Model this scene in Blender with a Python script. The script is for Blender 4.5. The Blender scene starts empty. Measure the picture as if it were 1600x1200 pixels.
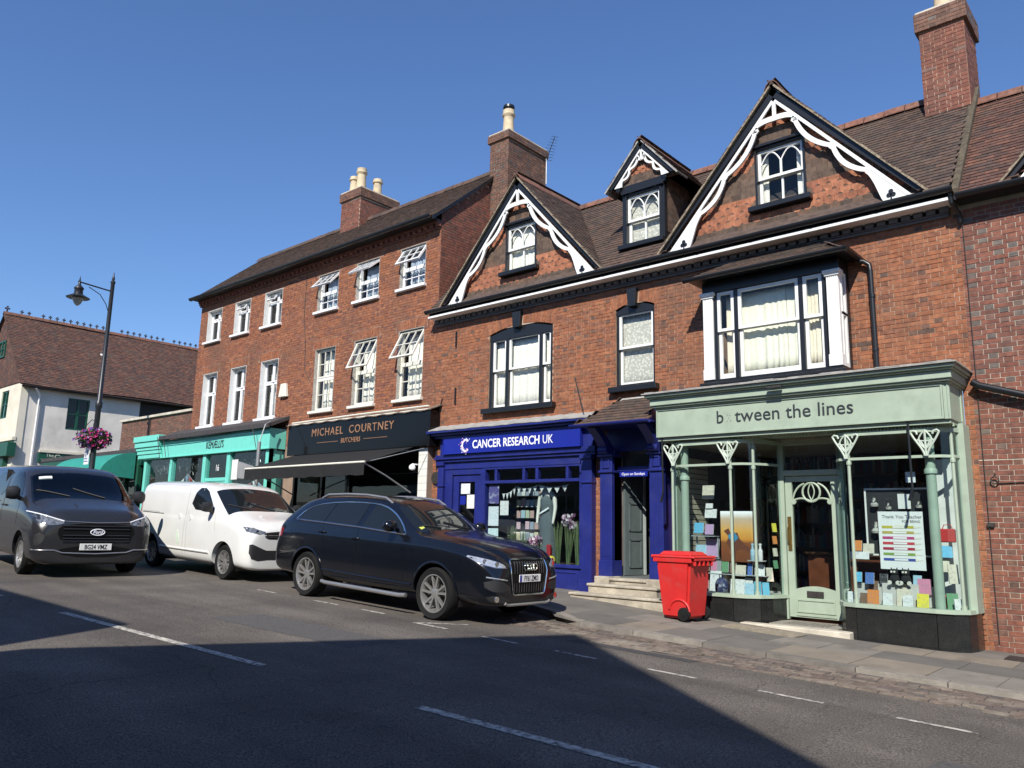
import bpy, bmesh, math, random
from mathutils import Vector, Matrix
from mathutils.bvhtree import BVHTree
RND = random.Random(11)
SC = bpy.context.scene
COL = SC.collection
rad = math.radians
V = Vector
# ---------------------------------------------------------------- camera
CAMLOC = V((0.0, -11.8, 1.6))
YAW, PITCH, ROLL, FPX = rad(41.3926), rad(10.3237), rad(1.2100), 1232.1
_f = V((-math.sin(YAW)*math.cos(PITCH), math.cos(YAW)*math.cos(PITCH), math.sin(PITCH)))
_r = V((math.cos(YAW), math.sin(YAW), 0)); _u = _r.cross(_f)
CR = math.cos(ROLL)*_r + math.sin(ROLL)*_u
CU = -math.sin(ROLL)*_r + math.cos(ROLL)*_u
CF = _f
cam_d = bpy.data.cameras.new('camera'); cam = bpy.data.objects.new('camera', cam_d); COL.objects.link(cam)
cm = Matrix((CR, CU, -CF)).transposed().to_4x4(); cm.translation = CAMLOC
cam.matrix_world = cm
cam_d.sensor_width = 36.0; cam_d.sensor_fit = 'HORIZONTAL'; cam_d.lens = FPX/1600*36
cam_d.clip_start = 0.05; cam_d.clip_end = 2000
SC.camera = cam
SC.render.resolution_x, SC.render.resolution_y = 1024, 768
# ---------------------------------------------------------------- sky and sun
SUNV = V((0.45, -1.0, 0.92)).normalized()          # towards the sun
ELEV = math.asin(SUNV.z)
wd = bpy.data.worlds.new('World'); SC.world = wd; wd.use_nodes = True
wn = wd.node_tree.nodes; wl = wd.node_tree.links; wn.clear()
sky = wn.new('ShaderNodeTexSky'); sky.sky_type = 'NISHITA'; sky.sun_disc = False
sky.sun_elevation = ELEV; sky.sun_rotation = math.atan2(SUNV.x, SUNV.y)
sky.altitude = 0; sky.air_density = 1.3; sky.dust_density = 0.0; sky.ozone_density = 10.0
bg = wn.new('ShaderNodeBackground'); bg.inputs['Strength'].default_value = 0.10
wo = wn.new('ShaderNodeOutputWorld')
wb_ = wn.new('ShaderNodeVectorMath'); wb_.operation = 'MULTIPLY'; wb_.inputs[1].default_value = (1.0, 0.95, 1.02)      # white balance of the whole sky
wl.new(sky.outputs[0], wb_.inputs[0]); wl.new(wb_.outputs[0], bg.inputs['Color']); wl.new(bg.outputs[0], wo.inputs[0])
sd = bpy.data.lights.new('sun', 'SUN'); sd.energy = 4.5; sd.angle = rad(0.53); sd.color = (1.0, 0.95, 0.87)
so = bpy.data.objects.new('sun', sd); COL.objects.link(so); so.location = (20, -40, 40)
so.rotation_euler = SUNV.to_track_quat('Z', 'Y').to_euler()
vs = SC.view_settings; vs.view_transform = 'Standard'; vs.look = 'None'; vs.exposure = 0.5; vs.gamma = 1.0; vs.use_curve_mapping = False
SC.cycles.max_bounces = 8; SC.cycles.transparent_max_bounces = 16; SC.cycles.caustics_reflective = False; SC.cycles.caustics_refractive = False

# ---------------------------------------------------------------- materials
MATS = {}
def mat(name, col, rough=0.6, metal=0.0, var=0.12, scale=6.0, bump=0.0, bscale=80.0, coat=0.0, emit=0.0, spec=0.5, stain=None, stainamt=0.35, stainscale=1.3):
    if name in MATS: return MATS[name]
    m = bpy.data.materials.new(name); m.use_nodes = True; MATS[name] = m
    nt = m.node_tree; N = nt.nodes; L = nt.links
    b = N['Principled BSDF']; b.inputs['Roughness'].default_value = rough; b.inputs['Metallic'].default_value = metal
    b.inputs['Coat Weight'].default_value = coat; b.inputs['Coat Roughness'].default_value = 0.05
    b.inputs['Specular IOR Level'].default_value = spec
    geo = N.new('ShaderNodeNewGeometry')
    nz = N.new('ShaderNodeTexNoise'); nz.inputs['Scale'].default_value = scale; nz.inputs['Detail'].default_value = 6; L.new(geo.outputs['Position'], nz.inputs['Vector'])
    mr = N.new('ShaderNodeMapRange'); mr.inputs['From Min'].default_value = 0.3; mr.inputs['From Max'].default_value = 0.7
    mr.inputs['To Min'].default_value = 1-var; mr.inputs['To Max'].default_value = 1+var; L.new(nz.outputs['Fac'], mr.inputs['Value'])
    mx = N.new('ShaderNodeVectorMath'); mx.operation = 'SCALE'; mx.inputs[0].default_value = col[:3]; L.new(mr.outputs[0], mx.inputs['Scale'])
    out = mx.outputs[0]
    if stain:
        n2 = N.new('ShaderNodeTexNoise'); n2.inputs['Scale'].default_value = stainscale; n2.inputs['Detail'].default_value = 8; n2.inputs['Roughness'].default_value = 0.65; L.new(geo.outputs['Position'], n2.inputs['Vector'])
        r2 = N.new('ShaderNodeMapRange'); r2.inputs['From Min'].default_value = 0.5; r2.inputs['From Max'].default_value = 0.72; r2.inputs['To Max'].default_value = stainamt; L.new(n2.outputs['Fac'], r2.inputs['Value'])
        mm = N.new('ShaderNodeMix'); mm.data_type = 'RGBA'; L.new(r2.outputs[0], mm.inputs['Factor']); L.new(out, mm.inputs['A']); mm.inputs['B'].default_value = (*stain, 1); out = mm.outputs['Result']
    L.new(out, b.inputs['Base Color'])
    if bump:
        n3 = N.new('ShaderNodeTexNoise'); n3.inputs['Scale'].default_value = bscale; n3.inputs['Detail'].default_value = 4; L.new(geo.outputs['Position'], n3.inputs['Vector'])
        bp = N.new('ShaderNodeBump'); bp.inputs['Strength'].default_value = bump; bp.inputs['Distance'].default_value = 0.01; L.new(n3.outputs['Fac'], bp.inputs['Height']); L.new(bp.outputs[0], b.inputs['Normal'])
    if emit:
        b.inputs['Emission Color'].default_value = (*col[:3], 1); b.inputs['Emission Strength'].default_value = emit
    return m
def ramp_mat(name, cols, rough=0.85, bump=0.25, bscale=120, stain=None, stainamt=0.5, stainscale=0.9):
    """colour picked per piece: attribute rnd (joined pieces) + object random (single pieces)"""
    m = mat(name, (0.5, 0.5, 0.5), rough, bump=bump, bscale=bscale, var=0.34, scale=13, stain=stain, stainamt=stainamt, stainscale=stainscale)
    nt = m.node_tree; N = nt.nodes; L = nt.links
    at = N.new('ShaderNodeAttribute'); at.attribute_name = 'rnd'
    oi = N.new('ShaderNodeObjectInfo'); ad = N.new('ShaderNodeMath'); ad.operation = 'ADD'; fr = N.new('ShaderNodeMath'); fr.operation = 'FRACT'
    L.new(at.outputs['Fac'], ad.inputs[0]); L.new(oi.outputs['Random'], ad.inputs[1]); L.new(ad.outputs[0], fr.inputs[0])
    rp = N.new('ShaderNodeValToRGB'); rp.color_ramp.interpolation = 'LINEAR'
    els = rp.color_ramp.elements
    while len(els) < len(cols): els.new(0.5)
    for i, c in enumerate(cols): els[i].position = i/(len(cols)-1); els[i].color = (*c, 1)
    L.new(fr.outputs[0], rp.inputs[0])
    vm = next(n for n in N if n.type == 'VECT_MATH'); L.new(rp.outputs[0], vm.inputs[0])
    return m
def glass_mat(name, tint=(0.9, 0.95, 0.95), refl=1.0, dark=0.0):
    if name in MATS: return MATS[name]
    m = bpy.data.materials.new(name); m.use_nodes = True; MATS[name] = m
    nt = m.node_tree; N = nt.nodes; L = nt.links; N.clear()
    o = N.new('ShaderNodeOutputMaterial'); t = N.new('ShaderNodeBsdfTransparent'); t.inputs[0].default_value = (*[c*(1-dark) for c in tint], 1)
    g = N.new('ShaderNodeBsdfGlossy'); g.inputs['Roughness'].default_value = 0.015; g.inputs[0].default_value = (1, 1, 1, 1)
    f = N.new('ShaderNodeLayerWeight'); f.inputs['Blend'].default_value = 0.5
    pw = N.new('ShaderNodeMath'); pw.operation = 'POWER'; pw.inputs[1].default_value = 4.0; L.new(f.outputs['Facing'], pw.inputs[0])
    mu = N.new('ShaderNodeMath'); mu.operation = 'MULTIPLY_ADD'; mu.inputs[1].default_value = 0.6*refl; mu.inputs[2].default_value = 0.035*refl; mu.use_clamp = True; L.new(pw.outputs[0], mu.inputs[0])
    mx = N.new('ShaderNodeMixShader'); L.new(mu.outputs[0], mx.inputs[0]); L.new(t.outputs[0], mx.inputs[1]); L.new(g.outputs[0], mx.inputs[2]); L.new(mx.outputs[0], o.inputs[0])
    return m
BLACKP = mat('black_paint', (0.012, 0.013, 0.015), 0.35, var=0.1, bump=0.05)
WHITEP = mat('white_paint', (0.78, 0.78, 0.75), 0.45, var=0.05, bump=0.05, stain=(0.45, 0.43, 0.38), stainamt=0.25, stainscale=5)
CREAMP = mat('cream_paint', (0.72, 0.69, 0.58), 0.5, var=0.06)
GLASS = glass_mat('window_glass', (0.97, 0.98, 0.97), refl=0.55)
SHOPGLASS = glass_mat('shop_glass', refl=0.8)
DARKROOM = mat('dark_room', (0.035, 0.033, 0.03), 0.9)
MORTAR = mat('mortar', (0.27, 0.19, 0.14), 0.95, var=0.2, scale=3, bump=0.3, stain=(0.2, 0.16, 0.12), stainamt=0.6)
MORTARW = mat('mortar_pale', (0.36, 0.235, 0.155), 0.95, var=0.25, scale=3, bump=0.3, stain=(0.60, 0.54, 0.44), stainamt=0.95, stainscale=0.75)
MORTARP = mat('mortar_grey', (0.46, 0.41, 0.33), 0.95, var=0.25, scale=3, bump=0.3, stain=(0.24, 0.17, 0.12), stainamt=0.7)
BRICK = ramp_mat('brick_orange_red', [(0.225, 0.080, 0.038), (0.26, 0.092, 0.041), (0.295, 0.110, 0.050), (0.245, 0.085, 0.039), (0.315, 0.125, 0.060), (0.21, 0.083, 0.046), (0.275, 0.098, 0.044), (0.185, 0.075, 0.044)], stain=(0.12, 0.07, 0.048), stainamt=0.8, stainscale=0.55)
BRICKB = ramp_mat('brick_brown', [(0.12, 0.062, 0.045), (0.17, 0.085, 0.057), (0.10, 0.06, 0.045), (0.20, 0.10, 0.065), (0.14, 0.07, 0.048)], stain=(0.07, 0.045, 0.035), stainamt=0.5)
BRICKR = ramp_mat('brick_dark_red', [(0.165, 0.06, 0.04), (0.21, 0.075, 0.048), (0.145, 0.06, 0.043), (0.235, 0.09, 0.057), (0.185, 0.067, 0.043)], stain=(0.07, 0.045, 0.035), stainamt=0.5)
BRICKG = ramp_mat('brick_grey_header', [(0.11, 0.085, 0.068), (0.14, 0.11, 0.088), (0.085, 0.068, 0.058), (0.13, 0.09, 0.068), (0.13, 0.07, 0.05), (0.17, 0.08, 0.055)], rough=0.6)
TILE = ramp_mat('roof_tile_brown', [(0.066, 0.042, 0.032), (0.090, 0.055, 0.040), (0.052, 0.038, 0.031), (0.105, 0.061, 0.042), (0.074, 0.051, 0.042)], stain=(0.10, 0.088, 0.065), stainamt=0.4, stainscale=3)
TILER = ramp_mat('roof_tile_red', [(0.075, 0.036, 0.027), (0.11, 0.05, 0.033), (0.06, 0.036, 0.030), (0.15, 0.066, 0.042), (0.07, 0.04, 0.034)], stain=(0.10, 0.085, 0.065), stainamt=0.5, stainscale=2)
TILEO = ramp_mat('hung_tile_orange', [(0.36, 0.135, 0.07), (0.44, 0.18, 0.095), (0.30, 0.115, 0.065), (0.40, 0.155, 0.08)], stain=(0.15, 0.08, 0.05), stainamt=0.4, stainscale=4)
RIDGE = ramp_mat('ridge_tile', [(0.15, 0.070, 0.048), (0.19, 0.082, 0.054), (0.12, 0.062, 0.045)], stain=(0.2, 0.17, 0.12), stainamt=0.5, stainscale=4)
STONE = mat('pale_stone', (0.55, 0.50, 0.40), 0.85, var=0.15, bump=0.3, bscale=40, stain=(0.25, 0.22, 0.17), stainamt=0.5, stainscale=4)
LEAD = mat('lead_flashing', (0.33, 0.32, 0.295), 0.7, var=0.2, scale=10, bump=0.3, bscale=25, stain=(0.2, 0.19, 0.17), stainamt=0.6, stainscale=4)
POT = mat('buff_clay', (0.62, 0.50, 0.33), 0.8, var=0.15, stain=(0.25, 0.22, 0.16), stainamt=0.5, stainscale=5)
CHROME = mat('chrome', (0.75, 0.75, 0.76), 0.12, metal=1.0, var=0.02)
ALLOY = mat('alloy', (0.50, 0.49, 0.47), 0.3, metal=0.75, var=0.05)
RUBBER = mat('tyre_rubber', (0.011, 0.011, 0.011), 0.9, spec=0.25, var=0.2)
PLASTIC = mat('black_plastic', (0.02, 0.02, 0.021), 0.55, var=0.1)

# ---------------------------------------------------------------- mesh helpers
class MB:
    def __init__(s): s.v = []; s.f = []; s.m = []; s.r = []; s.cr = 0.0
    def vert(s, p): s.v.append((p[0], p[1], p[2])); s.r.append(s.cr); return len(s.v)-1
    def face(s, idx, mi=0): s.f.append(tuple(idx)); s.m.append(mi)
    def poly(s, pts, mi=0): s.face([s.vert(p) for p in pts], mi)
    def box(s, x0, y0, z0, x1, y1, z1, mi=0, M=None):
        c = [(x0, y0, z0), (x1, y0, z0), (x1, y1, z0), (x0, y1, z0), (x0, y0, z1), (x1, y0, z1), (x1, y1, z1), (x0, y1, z1)]
        if M is not None: c = [M @ V(p) for p in c]
        i = [s.vert(p) for p in c]
        for q in ((0, 3, 2, 1), (4, 5, 6, 7), (0, 1, 5, 4), (1, 2, 6, 5), (2, 3, 7, 6), (3, 0, 4, 7)): s.face([i[k] for k in q], mi)
        return s
    def prism(s, pts, ext, mi=0):
        """pts: 3-D polygon, ext: extrusion vector"""
        e = V(ext); a = [s.vert(p) for p in pts]; b = [s.vert(V(p)+e) for p in pts]; n = len(a)
        s.face(a, mi); s.face(b[::-1], mi)
        for k in range(n): s.face((a[k], b[k], b[(k+1) % n], a[(k+1) % n]), mi)
        return s
    def rib(s, A, B, ext, mi=0):
        """ribbon between polylines A and B, extruded by ext (a solid strip)"""
        e = V(ext); n = len(A)
        a = [s.vert(p) for p in A]; b = [s.vert(p) for p in B]; a2 = [s.vert(V(p)+e) for p in A]; b2 = [s.vert(V(p)+e) for p in B]
        for k in range(n-1):
            s.face((a[k], a[k+1], b[k+1], b[k]), mi); s.face((a2[k], b2[k], b2[k+1], a2[k+1]), mi)
            s.face((a[k], a2[k], a2[k+1], a[k+1]), mi); s.face((b[k], b[k+1], b2[k+1], b2[k]), mi)
        s.face((a[0], b[0], b2[0], a2[0]), mi); s.face((a[-1], a2[-1], b2[-1], b[-1]), mi)
        return s
    def tube(s, path, r, seg=8, mi=0, closed=False, caps=True):
        path = [V(p) for p in path]; n = len(path); rings = []
        prev = None
        for k in range(n):
            if closed: d = path[(k+1) % n]-path[k-1]
            else: d = path[min(k+1, n-1)]-path[max(k-1, 0)]
            if d.length < 1e-9: d = V((0, 0, 1))
            d.normalize()
            if prev is None:
                t = V((0, 0, 1)) if abs(d.z) < 0.9 else V((1, 0, 0)); x = d.cross(t).normalized()
            else: x = (prev-d*prev.dot(d)).normalized()
            prev = x; y = d.cross(x); rr = r[k] if isinstance(r, (list, tuple)) else r
            rings.append([s.vert(path[k]+(x*math.cos(2*math.pi*j/seg)+y*math.sin(2*math.pi*j/seg))*rr) for j in range(seg)])
        for k in range(n if closed else n-1):
            A, B = rings[k], rings[(k+1) % n]
            for j in range(seg): s.face((A[j], A[(j+1) % seg], B[(j+1) % seg], B[j]), mi)
        if not closed and caps: s.face(rings[0][::-1], mi); s.face(rings[-1], mi)
        return s
    def lathe(s, prof, c, axis='Z', seg=16, mi=0, M=None, caps=True):
        """prof: (radius, height)"""
        rings = []
        for (r, h) in prof:
            ring = []
            for j in range(seg):
                a = 2*math.pi*j/seg; x, y = r*math.cos(a), r*math.sin(a)
                p = V((x, y, h)) if axis == 'Z' else (V((x, h, y)) if axis == 'Y' else V((h, x, y)))
                p = p+V(c)
                ring.append(s.vert(M @ p if M is not None else p))
            rings.append(ring)
        for A, B in zip(rings, rings[1:]):
            for j in range(seg): s.face((A[j], A[(j+1) % seg], B[(j+1) % seg], B[j]), mi)
        if caps: s.face(rings[0][::-1], mi); s.face(rings[-1], mi)
        return s
    def build(s, name, mats, parent=None, smooth=None, bevel=0.0, rnd=False, seg=1):
        me = bpy.data.meshes.new(name); me.from_pydata(s.v, [], s.f)
        if not isinstance(mats, (list, tuple)): mats = [mats]
        for m in mats: me.materials.append(m)
        if any(s.m): me.polygons.foreach_set('material_index', s.m)
        if rnd:
            at = me.attributes.new('rnd', 'FLOAT', 'POINT'); at.data.foreach_set('value', s.r)
        bm = bmesh.new(); bm.from_mesh(me); bmesh.ops.recalc_face_normals(bm, faces=bm.faces)
        if bevel: 
            bmesh.ops.remove_doubles(bm, verts=bm.verts, dist=1e-5)
            eds = [e for e in bm.edges if len(e.link_faces) == 2 and e.calc_face_angle(0) > 0.5]
            bmesh.ops.bevel(bm, geom=eds, offset=bevel, segments=seg, affect='EDGES', clamp_overlap=True)
        bm.to_mesh(me); bm.free()
        if smooth is not None:
            me.polygons.foreach_set('use_smooth', [True]*len(me.polygons)); me.set_sharp_from_angle(angle=rad(smooth))
        return link(name, me, parent)
def link(name, me, parent=None):
    o = bpy.data.objects.new(name, me); COL.objects.link(o)
    if parent is not None: attach(o, parent)
    return o
def attach(o, parent):
    o.parent = parent
    if parent.type == 'EMPTY' and not parent.get('_local'): o.matrix_parent_inverse = Matrix.Translation(-parent.location)
def tag(o, label=None, cat=None, group=None, kind=None):
    if label: o['label'] = label
    if cat: o['category'] = cat
    if group: o['group'] = group
    if kind: o['kind'] = kind
    return o
def thing(name, label, cat, loc=(0, 0, 0), group=None, rotz=None):
    o = bpy.data.objects.new(name, None); COL.objects.link(o); o.location = loc; o.empty_display_size = 0.3
    if rotz is not None: o['_local'] = 1; o.rotation_euler = (0, 0, rotz)
    return tag(o, label, cat, group)
def text_mb(txt, size, M, depth=0.012, squeeze=1.0, spacing=1.0, align='LEFT', bold=0.0):
    cu = bpy.data.curves.new('lettering', 'FONT'); cu.body = txt; cu.size = size; cu.extrude = depth/2; cu.align_x = align; cu.space_character = spacing; cu.offset = bold; cu.resolution_u = 3
    o = bpy.data.objects.new('lettering', cu); COL.objects.link(o)
    dg = bpy.context.evaluated_depsgraph_get(); me = bpy.data.meshes.new_from_object(o.evaluated_get(dg))
    bpy.data.objects.remove(o); bpy.data.curves.remove(cu)
    me.transform(M @ Matrix.Diagonal((squeeze, 1, 1, 1))); me.materials.clear()
    return me
def text(name, txt, size, M, m, parent, **k):
    me = text_mb(txt, size, M, **k); me.materials.append(m); return link(name, me, parent)
def TM(x, y, z, rx=90, rz=0):   # text matrix: upright, facing -Y at rz=0
    return Matrix.Translation((x, y, z)) @ Matrix.Rotation(rad(rz), 4, 'Z') @ Matrix.Rotation(rad(rx), 4, 'X')
def in_view(p, margin=0.02):
    d = V(p)-CAMLOC; z = d.dot(CF)
    if z < 0.1: return False
    x, y = d.dot(CR)/z*FPX, d.dot(CU)/z*FPX
    return abs(x) < 800*(1+margin) and abs(y) < 600*(1+margin)
TEMPL = {}
def template(key, mb, mats):
    me = bpy.data.meshes.new(key); me.from_pydata(mb.v, [], mb.f)
    for m in mats: me.materials.append(m)
    if any(mb.m): me.polygons.foreach_set('material_index', mb.m)
    TEMPL[key] = (me, mb.v, mb.f, mats[0]); return key
def box_template(key, m, x0, y0, z0, x1, y1, z1, back=False):
    b = MB(); b.box(x0, y0, z0, x1, y1, z1)
    if not back: b.f.pop(4); b.m.pop(4)     # face towards +Y (into the wall) left out
    return template(key, b, [m])
def pieces(items, name, parent, limit=300, prefer=None, rest_name=None):
    """items: (matrix, template key, pickable). The nearest pickable ones in view become objects, the rest one joined mesh."""
    vis = [i for i, (M, k, pk) in enumerate(items) if pk and in_view(M.translation)]
    vis.sort(key=lambda i: (items[i][0].translation-CAMLOC).length)
    single = set(vis[:limit])
    base = Matrix.Translation(-parent.location) if parent.type == 'EMPTY' else Matrix()
    for i in vis[:limit]:
        M, k, _ = items[i]; o = bpy.data.objects.new(name, TEMPL[k][0]); COL.objects.link(o); o.parent = parent
        o.matrix_parent_inverse = base; o.matrix_basis = M
    rest = [it for i, it in enumerate(items) if i not in single]
    if rest:
        vs_, fs, ms, rr = [], [], [], []; mlist = []
        for (M, k, _) in rest:
            _, tv, tf, tm = TEMPL[k]
            if tm not in mlist: mlist.append(tm)
            mi = mlist.index(tm); n = len(vs_); r = RND.random()
            for p in tv: q = M @ V(p); vs_.append((q.x, q.y, q.z)); rr.append(r)
            for f in tf: fs.append(tuple(a+n for a in f)); ms.append(mi)
        me = bpy.data.meshes.new(rest_name or name); me.from_pydata(vs_, [], fs)
        for m in mlist: me.materials.append(m)
        me.polygons.foreach_set('material_index', ms)
        at = me.attributes.new('rnd', 'FLOAT', 'POINT'); at.data.foreach_set('value', rr)
        o = link(rest_name or (name+'_mass'), me, parent); o['kind'] = 'stuff'
def wall_frame(O, u, n):
    """matrix: local x along the wall, y into the wall, z up"""
    u = V(u); n = V(n); M = Matrix((u, -n, V((0, 0, 1)))).transposed().to_4x4(); M.translation = V(O); return M
def bricks(F, w, z0, z1, openings, key, gkey=None, course=0.0655, greys=0.0, top=None, seed=1, skip=None):
    """Flemish bond on the wall frame F from x=0..w; openings (x0,x1,z0,z1); top(x) optional height limit"""
    r = random.Random(seed); out = []; nrow = int((z1-z0)/course); U = 0.333; h = course-0.009
    for j in range(nrow):
        z = z0+j*course; zc = z+course/2; off = 0 if j % 2 == 0 else U/2
        cuts = sorted([(a, b) for (a, b, c, d) in openings if c < zc < d])
        segs = []; x = 0.0
        for a, b in cuts:
            if a > x: segs.append((x, a))
            x = max(x, b)
        if x < w: segs.append((x, w))
        k = int(-1); p = -off-U
        while p < w:
            for (bw, ty) in ((0.222, 's'), (0.111, 'h')):
                a, b = p, p+bw-0.009
                for (s0, s1) in segs:
                    aa, bb = max(a, s0+0.002), min(b, s1-0.002)
                    if bb-aa > 0.03:
                        if top and zc > top((aa+bb)/2): continue
                        if skip and skip(aa, bb, zc): continue
                        full = (bb-aa) > (b-a)-0.004
                        kk = gkey if (gkey and ((ty == 'h' and r.random() < greys) or r.random() < greys*0.04)) else key
                        M = F @ Matrix.Translation((aa, -0.004-0.004*r.random(), z+0.0045)) @ Matrix.Rotation(r.uniform(-.004, .004), 4, 'Y') @ Matrix.Diagonal((bb-aa, 1, h, 1))
                        out.append((M, kk, full))
                p += bw
    return out
def brick_templates():
    for k, m in (('b_org', BRICK), ('b_brn', BRICKB), ('b_red', BRICKR), ('b_gry', BRICKG)):
        box_template(k, m, 0, 0, 0, 1, 0.02, 1)
brick_templates()
def slab_wall(mb, F, w, z0, z1, openings, depth, mi=0, top=None):
    """wall face with openings and their reveals, in frame F"""
    xs = sorted({0.0, w, *[min(max(a, 0), w) for o in openings for a in o[:2]]}); zs = sorted({z0, z1, *[min(max(a, z0), z1) for o in openings for a in o[2:4]]})
    for a, b in zip(xs, xs[1:]):
        for c, d in zip(zs, zs[1:]):
            if b-a < 1e-6 or d-c < 1e-6: continue
            xm, zm = (a+b)/2, (c+d)/2
            if any(o[0] < xm < o[1] and o[2] < zm < o[3] for o in openings): continue
            mb.poly([F @ V(p) for p in ((a, 0, c), (b, 0, c), (b, 0, d), (a, 0, d))], mi)
    for (a, b, c, d) in openings:
        a, b = max(a, 0), min(b, w); c, d = max(c, z0), min(d, z1)
        for q in (((a, 0, c), (a, depth, c), (a, depth, d), (a, 0, d)), ((b, 0, c), (b, 0, d), (b, depth, d), (b, depth, c)), ((a, 0, d), (a, depth, d), (b, depth, d), (b, 0, d)), ((a, 0, c), (b, 0, c), (b, depth, c), (a, depth, c))):
            mb.poly([F @ V(p) for p in q], mi)
def tile_slope(O, u, v, width, height, key, inside=None, tw=0.168, gauge=0.10, seed=3, jitter=1.0):
    """plain tiles on the plane O + a*u + b*v (u along the eaves, v up the slope)"""
    r = random.Random(seed); O = V(O); u = V(u).normalized(); v = V(v).normalized(); n = u.cross(v)
    if n.z < 0: n = -n
    out = []; base = Matrix((u, v, n)).transposed().to_4x4()
    for j in range(int(height/gauge)+1):
        b = j*gauge; a = (-tw/2 if j % 2 else 0.0)
        while a < width:
            a0, a1 = max(a, 0), min(a+tw-0.004, width)
            if a1-a0 > 0.03 and (inside is None or inside((a0+a1)/2, b+gauge*0.4)):
                M = base.copy(); M.translation = O+u*a0+v*b+n*(0.004*r.random()*jitter)
                M = M @ Matrix.Rotation(rad(-6.5+r.uniform(-1.2, 1.2)*jitter), 4, 'X') @ Matrix.Rotation(rad(r.uniform(-.7, .7))*jitter, 4, 'Z') @ Matrix.Diagonal((a1-a0, gauge*1.35, 1, 1))
                out.append((M, key, a1-a0 > tw*0.8))
            a += tw
    return out
def tile_templates():
    for k, m in (('t_brn', TILE), ('t_red', TILER), ('t_dk', ramp_mat('hung_tile_brown', [(0.095, 0.064, 0.046), (0.15, 0.10, 0.07), (0.08, 0.058, 0.045), (0.17, 0.10, 0.065), (0.11, 0.074, 0.052)]))):
        b = MB(); b.box(0, 0, -0.004, 1, 1, 0.012); b.f.pop(0); b.m.pop(0); template(k, b, [m])
    # ornamental hung tile with an ogee tail: local x along, y down the face is -z; z=0 top
    b = MB(); pr = [(0, 0), (0, -0.50), (0.10, -0.52), (0.22, -0.66), (0.33, -0.88), (0.5, -1.0), (0.67, -0.88), (0.78, -0.66), (0.90, -0.52), (1, -0.50), (1, 0)]
    b.prism([(x, -0.016, z) for x, z in pr], (0, 0.016, 0)); template('t_scale', b, [TILEO])
    b = MB(); b.box(0, -0.016, -1, 1, 0, 0); template('t_hung', b, [TEMPL['t_dk'][3]])
tile_templates()
def zroad(x): return 0.09-0.035*x
# ================================================================ ground, road, pavement
def interp(tab, x):
    if x <= tab[0][0]: return tab[0][1]+(x-tab[0][0])*(tab[1][1]-tab[0][1])/(tab[1][0]-tab[0][0])
    for (a, b), (c, d) in zip(tab, tab[1:]):
        if x <= c: return b+(d-b)*(x-a)/(c-a)
    a, b = tab[-2]; c, d = tab[-1]; return d+(x-c)*(d-b)/(c-a)
PF = [(-40, 1.56), (-12, 0.64), (-8.4, 0.515), (-6.7, 0.405), (-5.5, 0.32), (-3.7, 0.235), (-2.0, 0.20), (8, -0.12)]
def kerb_y(x): return interp([(-60, -2.3), (-7.6, -2.3), (-6.9, -2.95), (20, -2.95)], x)
def zkerb(x): return zroad(x)+interp([(-60, 0.10), (-7.6, 0.10), (-6.6, 0.05), (-3, 0.035), (10, 0.04)], x)
def zpav(x, y):
    ky = kerb_y(x); t = min(max((y-ky)/(0-ky), 0), 1); return zkerb(x)*(1-t)+interp(PF, x)*t
ASPH = mat('asphalt', (0.108, 0.093, 0.078), 0.92, var=0.22, scale=1.1, bump=0.7, bscale=220, stain=(0.066, 0.058, 0.050), stainamt=0.7, stainscale=0.5)
def _speckle(m):
    nt = m.node_tree; N = nt.nodes; L = nt.links; b = N['Principled BSDF']
    src = b.inputs['Base Color'].links[0].from_socket
    geo = next(n for n in N if n.type == 'NEW_GEOMETRY')
    vo = N.new('ShaderNodeTexNoise'); vo.inputs['Scale'].default_value = 75; vo.inputs['Detail'].default_value = 2; L.new(geo.outputs['Position'], vo.inputs['Vector'])
    mr = N.new('ShaderNodeMapRange'); mr.inputs['From Min'].default_value = 0.35; mr.inputs['From Max'].default_value = 0.68; mr.inputs['To Min'].default_value = 0.45; mr.inputs['To Max'].default_value = 1.75; L.new(vo.outputs['Fac'], mr.inputs['Value'])
    vm = N.new('ShaderNodeVectorMath'); vm.operation = 'SCALE'; L.new(src, vm.inputs[0]); L.new(mr.outputs[0], vm.inputs['Scale']); L.new(vm.outputs[0], b.inputs['Base Color'])
_speckle(ASPH)
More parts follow.
